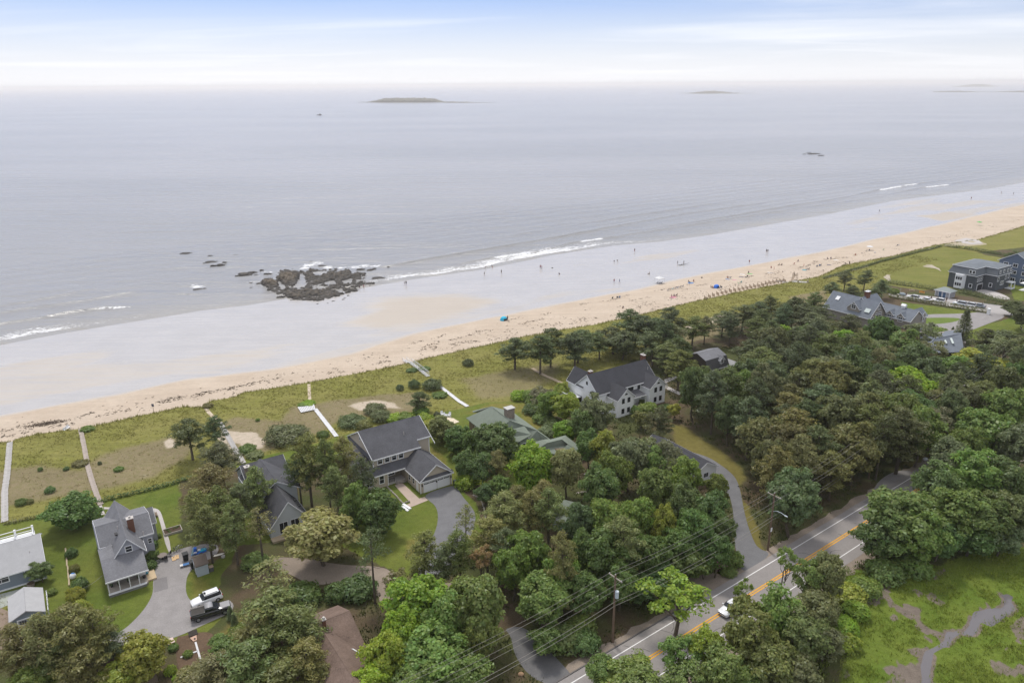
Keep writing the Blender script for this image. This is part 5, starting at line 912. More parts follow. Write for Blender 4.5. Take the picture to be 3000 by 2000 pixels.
boardwalk([(1560,1080),(1594,1100),(1622,1112),(1648,1124)], 1.1, 'tan boardwalk with short posts left of the white farmhouse', red_m)
boardwalk([(1868,928),(1905,942)], .9, 'short pale boardwalk in dune grass above the pines', board_w, .6)
boardwalk([(2275,823),(2320,825),(2366,827)], 2.4, 'wide grey beach access mat behind the lifeguard chair', board_m, .6, .05)
for x0, y0, x1, y1, lb in ((1186,1058,1254,1104,'white railed wooden stairs from the beach over the dune edge'),):
    t = thing('beach_stairs', lb, 'stairs', (0,0,0)); p, q = at(x0, y0), at(x1, y1); n = 26; me = None
    u = (q-p)[:2]/np.linalg.norm((q-p)[:2]); nn = np.array([-u[1], u[0]]); b = M(); b.box(-.16,.16,-.55,.55,-.05,0); me = b.mesh('tread', board_w)
    for k in range(n):
        c = p+(q-p)*k/(n-1); s_ = obj('tread', me, t); s_.location = (c[0], c[1], gz(c)+.35); s_.rotation_euler = (0, 0, math.atan2(u[1], u[0]))
    for sd_ in (-1, 1):
        b = M(); L_ = []
        for k in range(0, n, 3):
            c = p+(q-p)*k/(n-1); e = c[:2]+nn*.58*sd_; z = gz(c); b.tube((e[0],e[1],z-.1), (e[0],e[1],z+1.2), .05, .05, 4); L_.append((e[0],e[1],z+1.2))
        b.path(L_, .05, 4); b.path([(v[0],v[1],v[2]-.45) for v in L_], .035, 4); b.build('handrail', trim_m, t)
for pts, wd_ in (([(602,1194),(612,1208),(622,1218),(634,1228)], .9), ([(905,1124),(906,1150),(908,1176)], .8)):
    for k_, (p, u) in enumerate(along([toL(at(x, y)) for x, y in pts], 1.2)): pass
    L_ = [toL(at(x, y)) for x, y in pts]; b = M(); n = len(L_)
    V = [W(p[0]-wd_/2, p[1], float(ground_z(*p))+.03) for p in L_]+[W(p[0]+wd_/2, p[1], float(ground_z(*p))+.03) for p in L_]; b.add(V, [(i, i+1, i+n+1, i+n)[::-1] for i in range(n-1)]); tag(b.build('sand_path', sandp), kind='structure')
sheet('concrete_walk', roundp(PX([(446,1488),(458,1489),(468,1495),(475,1509),(505,1613),(491,1618),(466,1517),(459,1503),(447,1497)]), 1), .03, conc); sheet('concrete_walk', PX([(288,1476),(297,1475),(308,1506),(296,1508)]), .03, conc); sheet('concrete_walk', PX([(303,1485),(330,1486),(330,1491),(305,1491)]), .034, conc)
sheet('front_walk', PX([(1156,1421),(1179,1414),(1228,1460),(1244,1455),(1254,1465),(1212,1482),(1188,1489),(1186,1480),(1203,1473)]), .034, paver_m)
# tan house: low stone wall and white granite steps, driveway edging
t = thing('retaining_wall', 'low stone edging wall beside the tan house front walk', 'stone wall', W(*toL(at(1160,1450)), 0), TH); o = toL(at(1160,1450)); k_ = 0
stone_mesh = []
for i in range(4):
    rr = random.Random(i); b = M(); b.ball((0,0,.1), .30, .19, .17, 7, 4); b.v = [(x*rr.uniform(.85,1.1), y*rr.uniform(.85,1.1), max(-.05, z*rr.uniform(.85,1.1))) for x, y, z in b.v]; stone_mesh.append(b.mesh('stone', stone_w))
def stones(t, o, px, step=.55):
    rr = random.Random(int(px[0][0]))
    for p, u in along([toL(at(x, y)) for x, y in px], step):
        q = obj('stone', rr.choice(stone_mesh), t); q.location = (p[0]-o[0], p[1]-o[1], .0); q.rotation_euler = (0, 0, math.atan2(u[1], u[0])+rr.uniform(-.2,.2)); q.scale = (rr.uniform(.85,1.1), rr.uniform(.8,1.15), rr.uniform(.8,1.25))
stones(t, o, [(1135,1427),(1158,1450),(1181,1475),(1202,1468)], .5)
o = toL(at(1410,1480)); t = thing('stone_border', 'curved row of grey stones edging the lawn right of the tan house drive', 'stone border', W(*o, 0), TH); stones(t, o, [(1388,1452),(1398,1455),(1408,1462),(1415,1478),(1419,1495),(1423,1525)], .55)
o = toL(at(1186,1488)); t = thing('garden_steps', 'white granite steps at the foot of the tan house walk', 'steps', W(*o, 0), TH)
for k, (x0, y0, x1, y1) in enumerate(((1181,1478,1203,1492),(1176,1481,1196,1497))):
    p, q = toL(at(x0, y0)), toL(at(x1, y1)); b = M(); b.slab([(p[0]-o[0]-.25,p[1]-o[1],.22-.1*k),(q[0]-o[0]-.25,q[1]-o[1],.22-.1*k),(q[0]-o[0]+.25,q[1]-o[1]+.1,.22-.1*k),(p[0]-o[0]+.25,p[1]-o[1]+.1,.22-.1*k)], .25); b.build('step', trim_m, t)
o = toL(at(1718,1410)); t = thing('flagstone_path', 'pale flagstone path by the foot of the grey-green birch', 'path', W(*o, 0), TH)
for k, (x, y) in enumerate(((1715,1388),(1719,1397),(1720,1406),(1724,1414),(1728,1423),(1727,1432),(1716,1438),(1705,1441),(1694,1443))):
    p = toL(at(x, y)); rr = random.Random(k); b = M(); b.prism([(p[0]-o[0]+.45*rr.uniform(.7,1.1)*math.cos(a), p[1]-o[1]+.35*rr.uniform(.7,1.1)*math.sin(a)) for a in np.linspace(0, 6.28, 7)[:-1]], -.03, .05); b.build('flagstone', mat('flagstone', (.40,.36,.31), .9, .15, 3), t)
# sand fence: short angled panels
o = toL(at(2180,852)); t = thing('sand_fence', 'zigzag row of short wooden sand fence panels along the dune edge', 'fence', W(*o, 0), TH); fence_m = mat('fence_wood', (.27,.19,.12), .9, .2, 4)
b = M()
for k in range(9): b.box(-1.15+k*.27, -1.05+k*.27, -.02, .02, -.1, 1.1)
b.box(-1.2,1.2,.02,.04,.3,.36); b.box(-1.2,1.2,.02,.04,.85,.91)
for x in (-1.2, 1.2): b.box(x-.07,x+.07,-.05,.07,-.2,1.35)
me = b.mesh('panel', fence_m)
for i, (x, y) in enumerate(((1045,890),(1090,870),(1135,855),(1185,840),(1235,828),(1280,818),(1330,805),(1380,795),(1430,787),(1475,778),(1520,770),(1565,762),(1610,752),(1655,745),(1700,735),(1745,722),(1785,712),(1830,705),(1870,697),(1910,693),(1950,690))):
    p = toL(at(1800+x/3.92, 650+y/3.92)); q = obj('panel', me, t); q.location = (p[0]-o[0], p[1]-o[1], float(ground_z(*p))); q.rotation_euler = (0, 0, R_(62))
# hedges: clipped masses of leaves
def hedge(name_l, px, wd, ht, col, per=55, cat='hedge'):
    pts = [toL(at(x, y)) for x, y in px]; A_ = along(pts, .8); o = A_[0][0]; rng = np.random.default_rng(int(px[0][0])); parts = []; z0 = float(ground_z(*o))
    for p, u in A_:
        c = np.array([p[0]-o[0], p[1]-o[1], float(ground_z(*p))-z0+ht*.48]); n = per; P = c+rng.uniform(-1, 1, (n, 3))*np.array([.75, wd/2, ht*.55]); d = P-c; d[:, 2] += .4
        parts.append(leaves(rng, P, unit(d)+np.array([0,0,.5]), .2, .6, .5, np.full(n, rng.uniform(.4,.6))))
    t = thing('hedge', name_l, cat, W(*o, z0), TH); q = obj('foliage', crown_mesh('foliage', parts, LEAF), t); q.color = (*[1.9*v for v in COLS[col]], 1); b = M(); b.box(0,.1,0,.1,-.1,.3); b.build('stem', bark, t); return t
hedge('dark low hedge along the field side of the parking strip', [(2596,829),(2660,838),(2746,851)], 1.6, 1.7, 'hz'); hedge('dark hedge between the parking strip and the mansard house drive', [(2812,858),(2860,868),(2920,882),(3010,900)], 3.0, 1.9, 'hz'); hedge('brownish hedge behind the row of parked cars', [(2608,872),(2700,886),(2800,902),(2890,917)], 1.1, 1.5, 'po')
hedge('dark hedge at the far end of the grassy field', [(2770,722),(2850,733),(2960,752)], 3.2, 1.5, 'hz'); hedge('dark hedge beside the seawall walk', [(2414,816),(2520,786),(2614,759),(2700,737),(2758,722)], .9, 1.0, 'hz', 36); hedge('dark strip of beach rose along the lawn edge left of the grey gable house', [(296,1470),(360,1455),(425,1440),(500,1420),(560,1402)], .9, .8, 'dd', 34); hedge('short hedge between far-left lawn and dune', [(20,1534),(80,1522),(138,1511)], .9, .6, 'po', 26)
hedge('row of shrubs on the mansard house garden side', [(2885,888),(2930,893),(2990,905)], 2.0, 2.2, 'hz')
hedge('leafy bank of low bushes along the lawn right of the green-roofed house', [(1545,1178),(1562,1205),(1590,1232),(1612,1252)], 2.6, 1.8, 'dm', 70)
for px, z in (([(2412,814),(2612,757),(2757,719),(2762,721),(2616,760),(2416,817)], .05), ([(2588,812),(2600,803),(2700,779),(2703,781),(2606,806),(2610,822),(2604,824)], .05), ([(2612,757),(2660,767),(2706,778),(2752,786),(2752,789),(2704,781),(2656,770),(2611,760)], .055), ([(2700,776),(2730,776),(2752,788),(2758,796),(2748,790),(2726,781)], .06)): sheet('field_path', PX(px), z, mat('field_path_sand', (.40,.35,.27), .95, .15, 3))
sheet('beach_terrace', PX([(2795,705),(2830,697),(2868,704),(2880,714),(2845,716),(2815,712)]), .06, conc)
# ---------------------------------------------------------------- utility poles and wires
pole_m = mat('pole_wood', (.17,.12,.085), .9, .25, 4, .15, 0, aniso=(1,1,.2)); wire_m = mat('wire', (.24,.225,.2), .6, .05, 3); galv = mat('galvanised', (.48,.54,.58), .45, .06, 3, .5)
POLES = [(26.6,61.6,11.3),(63.2,61.4,11.3),(99.6,61.5,11.0),(136.2,64.0,10.8),(174.6,65.6,10.8),(212,70,10.8)]
PL = ['','brown utility pole carrying a grey transformer can, nearest the junction','utility pole with curved street lamp beside the drive mouth','plain utility pole third along the road among pines','far utility pole with street lamp arm near the road bend','']
att = []
for i, (s, d, hh) in enumerate(POLES):
    x, y = s*RC-d*RS, s*RS+d*RC; base = np.array([x, y, 0]); ex = np.array([-RS, RC, 0])                       # ex: away from the road
    att.append([base+ex*1.15+np.array([0,0,hh-.35]), base+np.array([0,0,hh+.12]), base-ex*1.15+np.array([0,0,hh-.35]), base-ex*.16+np.array([0,0,hh-2.3]), base-ex*.16+np.array([0,0,hh-4.3]), base-ex*.16+np.array([0,0,hh-5.0])])
    if i in (0, 5): continue
    t = thing('utility_pole', PL[i], 'utility pole', base, RTH, 'utility poles along the road'); b = M(); b.tube((0,0,-.3), (0,0,hh), .19, .13, 8); b.build('pole', pole_m, t)
    b = M(); b.box(-.06,.06,-1.3,1.3,hh-.55,hh-.42); b.tube((0,-.6,hh-.5),(0,-.05,hh-1.2),.02); b.tube((0,.6,hh-.5),(0,.05,hh-1.2),.02); b.build('crossarm', mat('crossarm_wood', (.34,.30,.25), .9, .15, 4), t)
    for q in ((0,1.15,hh-.42),(0,0,hh),(0,-1.15,hh-.42)): b = M(); b.tube((q[0],q[1],q[2]), (q[0],q[1],q[2]+.16), .05, .035, 6); b.build('insulator', trim_m, t)
    if i == 1: b = M(); b.tube((0,-.42,hh-3.5),(0,-.42,hh-2.45),.27,.27,12); b.box(-.05,.05,-.3,-.1,hh-3.1,hh-2.9); b.build('transformer', galv, t)
    if i in (2, 4): b = M(); b.path([(0,-.1,hh-3.4),(0,-.8,hh-3.0),(0,-1.6,hh-2.95),(0,-2.2,hh-3.05)], .05, 6); a_ = b.build('lamp_arm', galv, t); b = M(); b.ball((0,-2.5,hh-3.1), .14, .38, .09, 8, 4); b.build('lamp_head', galv, a_)
    if i == 2: b = M(); b.box(-.2,.2,-.24,-.17,hh-7.2,hh-6.5); b.build('sign_plate', trim_m, t)
    if i == 1: b = M(); b.tube((.45,.25,0),(.45,.25,2.2),.09,.08,6); b.build('guard_post', pole_m, t)
for k, lb in enumerate(('upper power wire on the wood side of the poles','top power wire strung over the pole heads','upper power wire on the road side of the poles','single neutral wire below the crossarms','upper of the two thicker communication cables','lowest communication cable between the poles')):
    b = M()
    for i in range(len(att)-1):
        p, q = att[i][k], att[i+1][k]; n = 14; b.path([p+(q-p)*j/n-np.array([0,0,1])*(.75+.15*(k > 3))*4*(j/n)*(1-j/n) for j in range(n+1)], -1 if k < 0 else .017 if k < 4 else .024, 4)
    tag(b.build('power_line' if k < 4 else 'cable', wire_m), lb, 'wire', group='overhead wires along the road')
b = M(); p, q = W(1.6, 118.2, 3.0), np.array([*at(252,1818)[:2], 5.5]); b.path([p+(q-p)*j/10-np.array([0,0,1.2])*(j/10)*(1-j/10) for j in range(11)], .02, 4); tag(b.build('service_wire', wire_m), 'thin service wire from the porch cottage corner down to the pines', 'wire')
b = M(); p = at(2067,1628); b.tube((p[0],p[1],-.1),(p[0],p[1],2.3),.09,.08,6); tag(b.build('post', mat('grey_post', (.30,.27,.22), .9, .2, 4)), 'short leaning grey post in dark undergrowth left of the pink rhododendron', 'post')
b = M(); p, q = at(1711,1880), at(1723,1891); b.tube((p[0],p[1],.15),(q[0],q[1],.15),.17,.14,7); tag(b.build('fallen_log', mat('log_wood', (.30,.25,.2), .9, .2, 4)), 'pale fallen log on the bank near the first utility pole', 'log')
# ---------------------------------------------------------------- rocks
rock_m = bpy.data.materials.new('ledge_rock'); rock_m.use_nodes = True; t_ = rock_m.node_tree; b_ = t_.nodes['Principled BSDF']; b_.inputs['Roughness'].default_value = .75
co = N(t_, 'ShaderNodeTexCoord'); n1 = N(t_, 'ShaderNodeTexNoise', inp={'Scale': 1.1, 'Detail': 7, 'Roughness': .75}); LK(t_, co.outputs['Object'], n1.inputs['Vector']); ge = N(t_, 'ShaderNodeNewGeometry'); sp_ = N(t_, 'ShaderNodeSeparateXYZ'); LK(t_, ge.outputs['Position'], sp_.inputs[0])
hr = N(t_, 'ShaderNodeMapRange', inp={1: -1.9, 2: -.5, 3: 0, 4: 1}); LK(t_, mth(t_, 'ADD', sp_.outputs[2], mth(t_, 'MULTIPLY', mth(t_, 'SUBTRACT', n1.outputs[0], .5), 2.2)), hr.inputs[0])
m1 = N(t_, 'ShaderNodeMix', data_type='RGBA', inp={6: (.034,.029,.024,1), 7: (.115,.09,.062,1)}); LK(t_, hr.outputs[0], m1.inputs[0]); m2 = N(t_, 'ShaderNodeMix', data_type='RGBA', blend_type='MULTIPLY', inp={0: 1.0}); LK(t_, m1.outputs[2], m2.inputs[6]); rr2 = N(t_, 'ShaderNodeMapRange', inp={1: .3, 2: .7, 3: .45, 4: 1.6}); LK(t_, n1.outputs[0], rr2.inputs[0]); LK(t_, rr2.outputs[0], m2.inputs[7]); LK(t_, m2.outputs[2], b_.inputs['Base Color'])
bn_ = N(t_, 'ShaderNodeBump', inp={'Strength': .8, 'Distance': .3}); LK(t_, n1.outputs[0], bn_.inputs['Height']); LK(t_, bn_.outputs[0], b_.inputs['Normal'])
def PS(pxs): return np.array([toL(at0(x, y, SEA_Z)) for x, y in pxs])
LEDGE = PS([(763,829),(774,817),(794,815),(808,824),(812,805),(818,793),(842,788),(875,793),(902,793),(905,782),(940,790),(976,787),(1000,788),(1033,790),(1036,799),(1071,799),(1077,808),(1062,820),(1098,826),(1089,837),(1054,840),(1048,852),(1006,864),(976,873),(946,882),(923,885),(887,879),(860,881),(839,870),(815,864),(789,858),(780,846)])
POOLS = [PS(p) for p in ([(864,843),(874,828),(880,806),(886,803),(893,817),(888,842)], [(812,826),(818,822),(834,842),(828,848)], [(920,800),(940,797),(960,801),(935,806)], [(1005,822),(1025,818),(1030,826),(1010,830)], [(915,845),(940,838),(955,846),(925,850)], [(950,828),(975,822),(985,832),(960,835)], [(985,850),(1000,846),(1005,856)])]
lo, hi = LEDGE.min(0)-2, LEDGE.max(0)+2; g1 = np.arange(lo[0], hi[0], .36); g2 = np.arange(lo[1], hi[1], .36); RA, RB = np.meshgrid(g1, g2, indexing='ij')
dj = (fbm(RA*.6, RB*.6, 91, 5)-.5)*4.6; dl = sdf(LEDGE, RA+dj, RB+(fbm(RA*.6, RB*.6, 92, 5)-.5)*4.6, 8)
for p in POOLS: dl = np.minimum(dl, -sdf(p, RA+dj*.3, RB, 8)*1.2)
rg = 1-np.abs(2*fbm(RA*.22, RB*.30, 93, 5)-1); hump = 0*RA
for x, y, r, k in ((842,815,7,1.9),(793,835,5.5,1.6),(862,868,6,1.0),(1000,810,9,.7),(950,860,8,.6)):
    c = toL(at0(x, y, SEA_Z)); hump = hump+k*np.exp(-(((RA-c[0])/r)**2+((RB-c[1])/r)**2))
RZ = SEA_Z-.9+smooth(dl, -1.2, 1.6)*(.95+hump*(.25+.75*rg)*(.6+.8*fbm(RA*.7, RB*.7, 97, 3))+.95*(rg-.62)+2.0*(fbm(RA*.9, RB*.9, 94, 3)-.50)); RZ = np.minimum(RZ, SEA_Z+3.2)
RZ = np.floor(RZ*2.2+1.2*fbm(RA*.9, RB*.9, 95))/2.2*.45+RZ*.55-.12
Pr = np.stack([RA*CT-RB*ST, RA*ST+RB*CT, RZ], -1).reshape(-1, 3); ii = np.arange(RA.size).reshape(RA.shape); qd = np.stack([ii[:-1,:-1], ii[1:,:-1], ii[1:,1:], ii[:-1,1:]], -1).reshape(-1, 4); qd = qd[(dl[:-1,:-1] > -1.4).ravel()]; us, inv = np.unique(qd.ravel(), return_inverse=True)
me = npmesh('rock_ledge', Pr[us], inv.reshape(-1, 4), rock_m); tag(obj('rock_ledge', me), 'broad dark rocky ledge with tide pools at the water line', 'rock')
def rock_mesh(seed, flat):
    rng = np.random.default_rng(seed); b = M(); b.ball((0,0,0), 1, 1, 1, 14, 9); V = np.array(b.v); d = unit(V); ph = rng.uniform(0, 9, 3); k = 1+.28*np.sin(3.1*d[:,0]+ph[0])*np.cos(2.7*d[:,1]+ph[1])+.20*np.sin(6*d[:,1]+5*d[:,2]+ph[2])+rng.normal(0, .06, len(V)); V = d*k[:, None]; V[:, 2] *= flat; b.v = [tuple(v) for v in V]; return b.mesh('rock', rock_m)
RKS = [rock_mesh(i, f) for i, f in ((1,.45),(2,.35),(3,.55),(4,.28))]; ROCKS = []
def rock(x, y, wpx, fl=None, label=None, sq=.75):
    p = at0(x, y, SEA_Z); z = max(SEA_Z, gz(p)) if wpx < 200 else SEA_Z; p = at0(x, y, z); dist = np.linalg.norm(p-np.array([0,0,CAM_H])); w_ = wpx*dist/FPX; rr = random.Random(int(x*7+y)); o = obj('rock', rr.choice(RKS), None, (p[0], p[1], z+.02), TH+rr.uniform(-.3,.3)); o.scale = (w_/2, w_/2*sq, w_/2*(fl or .62)); tag(o, label, 'rock', 'rocks around the tidal ledge'); ROCKS.append(o); return o
for a in ((617,768,30,.6,'largest dark rock of the cluster standing off the left end of the ledge'),(646,778,24),(658,769,12),(616,749,12),(598,772,9),(626,779,16),(545,742,26,.25),(690,747,13,.3),(579,848,26,.45,'dark rock with a white splash behind it, nearest the left shore'),(600,846,11),(714,806,48,.4,'long low brown rock just left of the ledge'),(736,799,26,.6),(750,806,14),(766,792,13),(781,803,15),(791,802,12),(735,829,10),(759,830,15),(943,779,22),(911,766,9),(1056,789,22),(1084,791,20),(1096,787,12),(1107,814,34,.4,'flat dark rock off the right end of the ledge'),(1138,782,7),(824,870,24,.4),(897,878,22),(976,882,9),(1006,877,9),(1036,852,26,.35),(1083,830,26,.35),(1010,872,7),(960,888,5),(735,842,6),(930,890,6),(1020,866,8)): rock(*a)
t = thing('rock', 'lone dark reef of low rocks far out in open water', 'rock', (0,0,0))
for x, y, wpx, f in ((2383,451,40,.25),(2356,452,14,.2),(2406,456,22,.16),(2370,447,16,.14)):
    p = at0(x, y, SEA_Z); w_ = wpx*np.linalg.norm(p-np.array([0,0,75.]))/FPX; q = obj('rock_piece', RKS[int(x) % 4], t, (p[0], p[1], SEA_Z+.1), TH); q.scale = (w_/2, w_/5, w_/2*f)
def island(label, x0, x1, y, hts, depth=120):
    p, q = at0(x0, y, SEA_Z), at0(x1, y, SEA_Z); n = len(hts); b = M(); u = (q-p)/np.linalg.norm(q-p); nn = np.array([-u[1], u[0], 0]); rows = []
    for j, (off_, f) in enumerate(((-.5,0),(-.44,.55),(-.2,.95),(.2,1.0),(.5,0))):
        for i in range(n):
            c = p+(q-p)*i/(n-1)+nn*depth*off_*(.3+.7*math.sin(math.pi*(i+.3)/(n-.4))); b.v.append((c[0], c[1], SEA_Z-.5+hts[i]*f*(1+.15*math.sin(i*2.3+j)*(f > 0))))
    for j in range(4):
        for i in range(n-1): b.f.append((j*n+i, j*n+i+1, (j+1)*n+i+1, (j+1)*n+i))
    return tag(b.build('island', mat('island_scrub_hazed', (.14,.135,.11), .95, .4, .03)), label, 'island')  # scrub tone lightened: part of the distance haze is put into the colour
rr = random.Random(8); isl = lambda n, f: [max(.6, f(i/(n-1))+rr.uniform(-.8, .8)) for i in range(n)]
island('long low scrubby island on the horizon left of centre', 1052, 1320, 300, isl(46, lambda t: 1.5+17*max(0, min(1, (t-.1)*5))*max(0, min(1, (.93-t)*9))*(.75+.25*math.sin(t*3.1))))
island('low tail of skerries trailing right of the main island', 1300, 1450, 301, isl(30, lambda t: 4.5*(1-t)+.6), 60); island('faint hazy far island right of centre', 1990, 2215, 274, isl(30, lambda t: 1+17*math.exp(-((t-.42)/.22)**2)), 300); island('thin dark bar of far skerries at the right horizon', 2735, 3040, 270, isl(30, lambda t: 5+3*math.sin(t*9)), 160)
island('pale far headland above the skerries at the right horizon', 2800, 2920, 254, isl(20, lambda t: 3+26*math.exp(-((t-.55)/.25)**2)), 600)
p = at0(935, 338, SEA_Z); t = thing('fishing_boat', 'small dark fishing boat alone on the open sea', 'boat', p, .1); b = M(); n = 8
prof = [(-6.5,1.5,1.6),(-3,1.9,1.6),(1,1.9,1.8),(4,1.3,2.3),(6.5,.1,2.9)]
b.add([(x,-w_,zt) for x, w_, zt in prof]+[(x,w_,zt) for x, w_, zt in prof]+[(x,-w_*.7,-.4) for x, w_, zt in prof]+[(x,w_*.7,-.4) for x, w_, zt in prof], [(i,i+1,i+6,i+5) for i in range(4)]+[(i+1,i,i+10,i+11) for i in range(4)]+[(i+5,i+6,i+16,i+15) for i in range(4)]+[(0,5,15,10)]); b.build('hull', mat('boat_hull', (.06,.07,.09), .5, .1, 2), t); b = M(); b.box(.5,3.5,-1.2,1.2,1.7,4.2); b.build('wheelhouse', mat('boat_house', (.35,.36,.38), .6, .1, 2), t); b = M(); b.tube((0,0,1.7),(0,0,7),.1); b.build('mast', dark_m, t)
# ---------------------------------------------------------------- vehicles
def paint(name, c, r=.25): return mat(name, c, r, .03, 2, .5, coat=.6)
tyre_m = mat('tyre', (.018,.018,.019), .85, .1, 8); rim_m = mat('rim', (.35,.36,.37), .3, .05, 4, .5, metal=.6); lampw = mat('head_lamp', (.7,.72,.74), .1, .02, 3); lampr = mat('tail_lamp', (.35,.02,.015), .2, .05, 3)
def loft(secs):
    """secs: (x, half width at sill, half width at top, z bottom, z top); rounded-shoulder body."""
    b = M(); R_n = []
    for x, w0, w1, z0, z1 in secs:
        R_n.append([(x,-w0*.93,z0),(x,-w0,z0+(z1-z0)*.25),(x,-w0,z0+(z1-z0)*.7),(x,-w1*.97,z1-(z1-z0)*.07),(x,-w1*.85,z1),(x,w1*.85,z1),(x,w1*.97,z1-(z1-z0)*.07),(x,w0,z0+(z1-z0)*.7),(x,w0,z0+(z1-z0)*.25),(x,w0*.93,z0)])
    n = 10
    for r in R_n: b.v += r
    for i in range(len(secs)-1):
        for j in range(n): k = (j+1) % n; b.f.append((i*n+j, i*n+k, (i+1)*n+k, (i+1)*n+j))
    b.f.append(tuple(range(n))); b.f.append(tuple(range(len(secs)*n-1, (len(secs)-1)*n-1, -1))); return b
WHEEL = {}
def wheels(t, xs, yw, r):
    if r not in WHEEL:
        b = M(); b.tube((0,-.11,0),(0,.11,0), r, r, 14); q = M(); q.tube((0,-.125,0),(0,.125,0), r*.62, r*.62, 10); WHEEL[r] = (b.mesh('tyre', tyre_m), q.mesh('rim', rim_m))
    for x in xs:
        for s_ in (-1, 1): o = obj('wheel', WHEEL[r][0], t, (x, s_*yw, r)); obj('rim', WHEEL[r][1], o)
def car(label, loc, rz, col, L_=4.5, kind='suv', group=None, cat='car', name='parked_car'):
    t = thing(name, label, cat, loc, rz, group); h2 = L_/2; P = paint('paint_%02d%02d%02d' % tuple(int(c*99) for c in col), col)
    top = 1.68 if kind == 'suv' else 1.45; hood = 1.02 if kind == 'suv' else .88
    loft([(-h2,.78,.72,.35,.75),(-h2+.12,.88,.82,.26,.98),(-h2+.5,.91,.86,.24,1.05),(h2-1.55,.92,.87,.22,1.06),(h2-1.4,.92,.86,.22,hood+.02),(h2-.4,.9,.8,.22,hood-.08),(h2-.1,.85,.72,.26,.82),(h2,.72,.6,.34,.66)]).build('body', P, t, smooth_=True)
    e = -h2+.18 if kind == 'suv' else -h2+.75
    loft([(e,.80,.72,1.0,1.2),(e+.35,.83,.68,1.0,top-.1),(e+.6,.84,.67,1.0,top-.05),(.25,.84,.67,1.0,top-.05),(h2-1.45,.80,.72,.98,1.08)]).build('window_glass', glass_m, t)
    b = loft([(e+.28,.66,.62,top-.12,top-.02),(e+.6,.70,.66,top-.13,top),(0,.70,.66,top-.13,top),(.35,.66,.6,top-.13,top-.02)]); ro = b.build('car_roof', P, t, smooth_=True)
    if kind == 'suv':
        b = M(); b.box(.0,.3,-.3,.3,top-.005,top+.012); b.build('sunroof', glass_m, ro)
        for s_ in (-1, 1): b = M(); b.box(e+.5,.2,s_*.6-.02,s_*.6+.02,top,top+.05); b.build('roof_rail', dark_m, ro)
    for s_ in (-1, 1):
        b = M(); b.box(h2-.25,h2-.06,s_*.68-.13,s_*.68+.13,.62,.76); b.build('headlight', lampw, t); b = M(); b.box(-h2-.01,-h2+.12,s_*.72-.1,s_*.72+.1,.75,.95); b.build('tail_light', lampr, t); b = M(); b.box(h2-1.62,h2-1.45,s_*1.0-.1,s_*1.0+.1,1.0,1.12); b.build('mirror', P, t)
    wheels(t, (-h2+.82, h2-.9), .82, .34); return t
def heading(p, q): return math.atan2(q[1]-p[1], q[0]-p[0])
f_, r_ = at0(586,1792), at0(646,1769); az = heading(r_, f_); mid = (f_+r_)/2; nn = np.array([-math.sin(az), math.cos(az), 0])*-.86
car('white sport utility car parked on the drive above the black pickup', mid+nn*2.0+np.array([0,0,.03]), az, (.78,.79,.80))
f_, r_ = at0(655,1801), at0(588,1820); az = heading(r_, f_); nn = np.array([-math.sin(az), math.cos(az), 0])*.9; t = thing('pickup_truck', 'black pickup truck with grey bed cover frame, beside the white car', 'pickup truck', (f_+r_)/2+nn+np.array([0,0,.03]), az); P = paint('paint_black', (.02,.021,.024))
loft([(-2.85,.92,.9,.45,1.1),(-2.75,.97,.95,.42,1.18),(-.75,.97,.95,.4,1.2),(1.2,.97,.93,.4,1.22),(2.5,.95,.88,.42,1.16),(2.8,.88,.78,.46,1.0)]).build('body', P, t, smooth_=True)
loft([(-.85,.86,.74,1.2,1.5),(-.7,.86,.72,1.2,1.86),(.3,.86,.72,1.2,1.86),(1.15,.82,.78,1.2,1.28)]).build('window_glass', glass_m, t); loft([(-.78,.72,.68,1.78,1.9),(.35,.72,.66,1.78,1.9)]).build('cab_roof', paint('paint_silver', (.30,.30,.31), .3), t, smooth_=True)
b = M(); b.box(-2.7,-.9,-.82,.82,1.16,1.21); b.build('bed_floor', mat('bed_liner', (.06,.055,.05), .9, .2, 4), t)
for s_ in (-1, 1): b = M(); b.box(-2.75,-.85,s_*.9-.05,s_*.9+.05,1.2,1.36); b.build('bed_rail', P if s_ < 0 else cap_m, t); b = M(); b.box(2.72,2.84,s_*.68-.15,s_*.68+.15,.78,.95); b.build('headlight', lampw, t); b = M(); b.box(-2.88,-2.8,s_*.82-.08,s_*.82+.08,.85,1.15); b.build('tail_light', lampr, t)
for k in range(8): b = M(); b.box(-2.7+k*.23,-2.62+k*.23,.85,.96,1.37,1.5); b.build('bed_rack', cap_m, t)
b = M(); b.box(1.35,2.7,-.7,.7,1.19,1.215); b.build('bonnet_panel', paint('paint_silver', (.3,.3,.31)), t); wheels(t, (-1.85, 1.85), .88, .39)
p = at0(2141,1789); car('white car driving on the road half hidden behind roadside leaves', p+np.array([0,0,.04]), RTH+math.pi, (.75,.76,.78), 4.5, 'sedan', name='car')
for x, y, c, k, lb in ((2674,876,(.72,.73,.75),'suv','white car parked first from the beach end of the strip'),(2711,882,(.70,.71,.73),'sedan','low white car parked second from the beach end'),(2748,885,(.78,.79,.80),'suv','tall white car parked third from the beach end, opposite the bath house'),(2811,894,(.62,.66,.70),'suv','silver car parked fourth from the beach end'),(2838,898,(.76,.78,.80),'suv','white car parked between the silver and the grey car'),(2866,900,(.22,.25,.28),'sedan','dark grey car parked last in the strip')):
    car(lb, at0(x, y)+np.array([0,0,.03]), TH+R_(100), c, 4.4, k, 'cars parked along the strip')
car('grey car with pale rear standing on the gravel loop by the shingle house', at0(2697,966)+np.array([0,0,.03]), TH-R_(20), (.30,.33,.34), 4.6, 'suv')
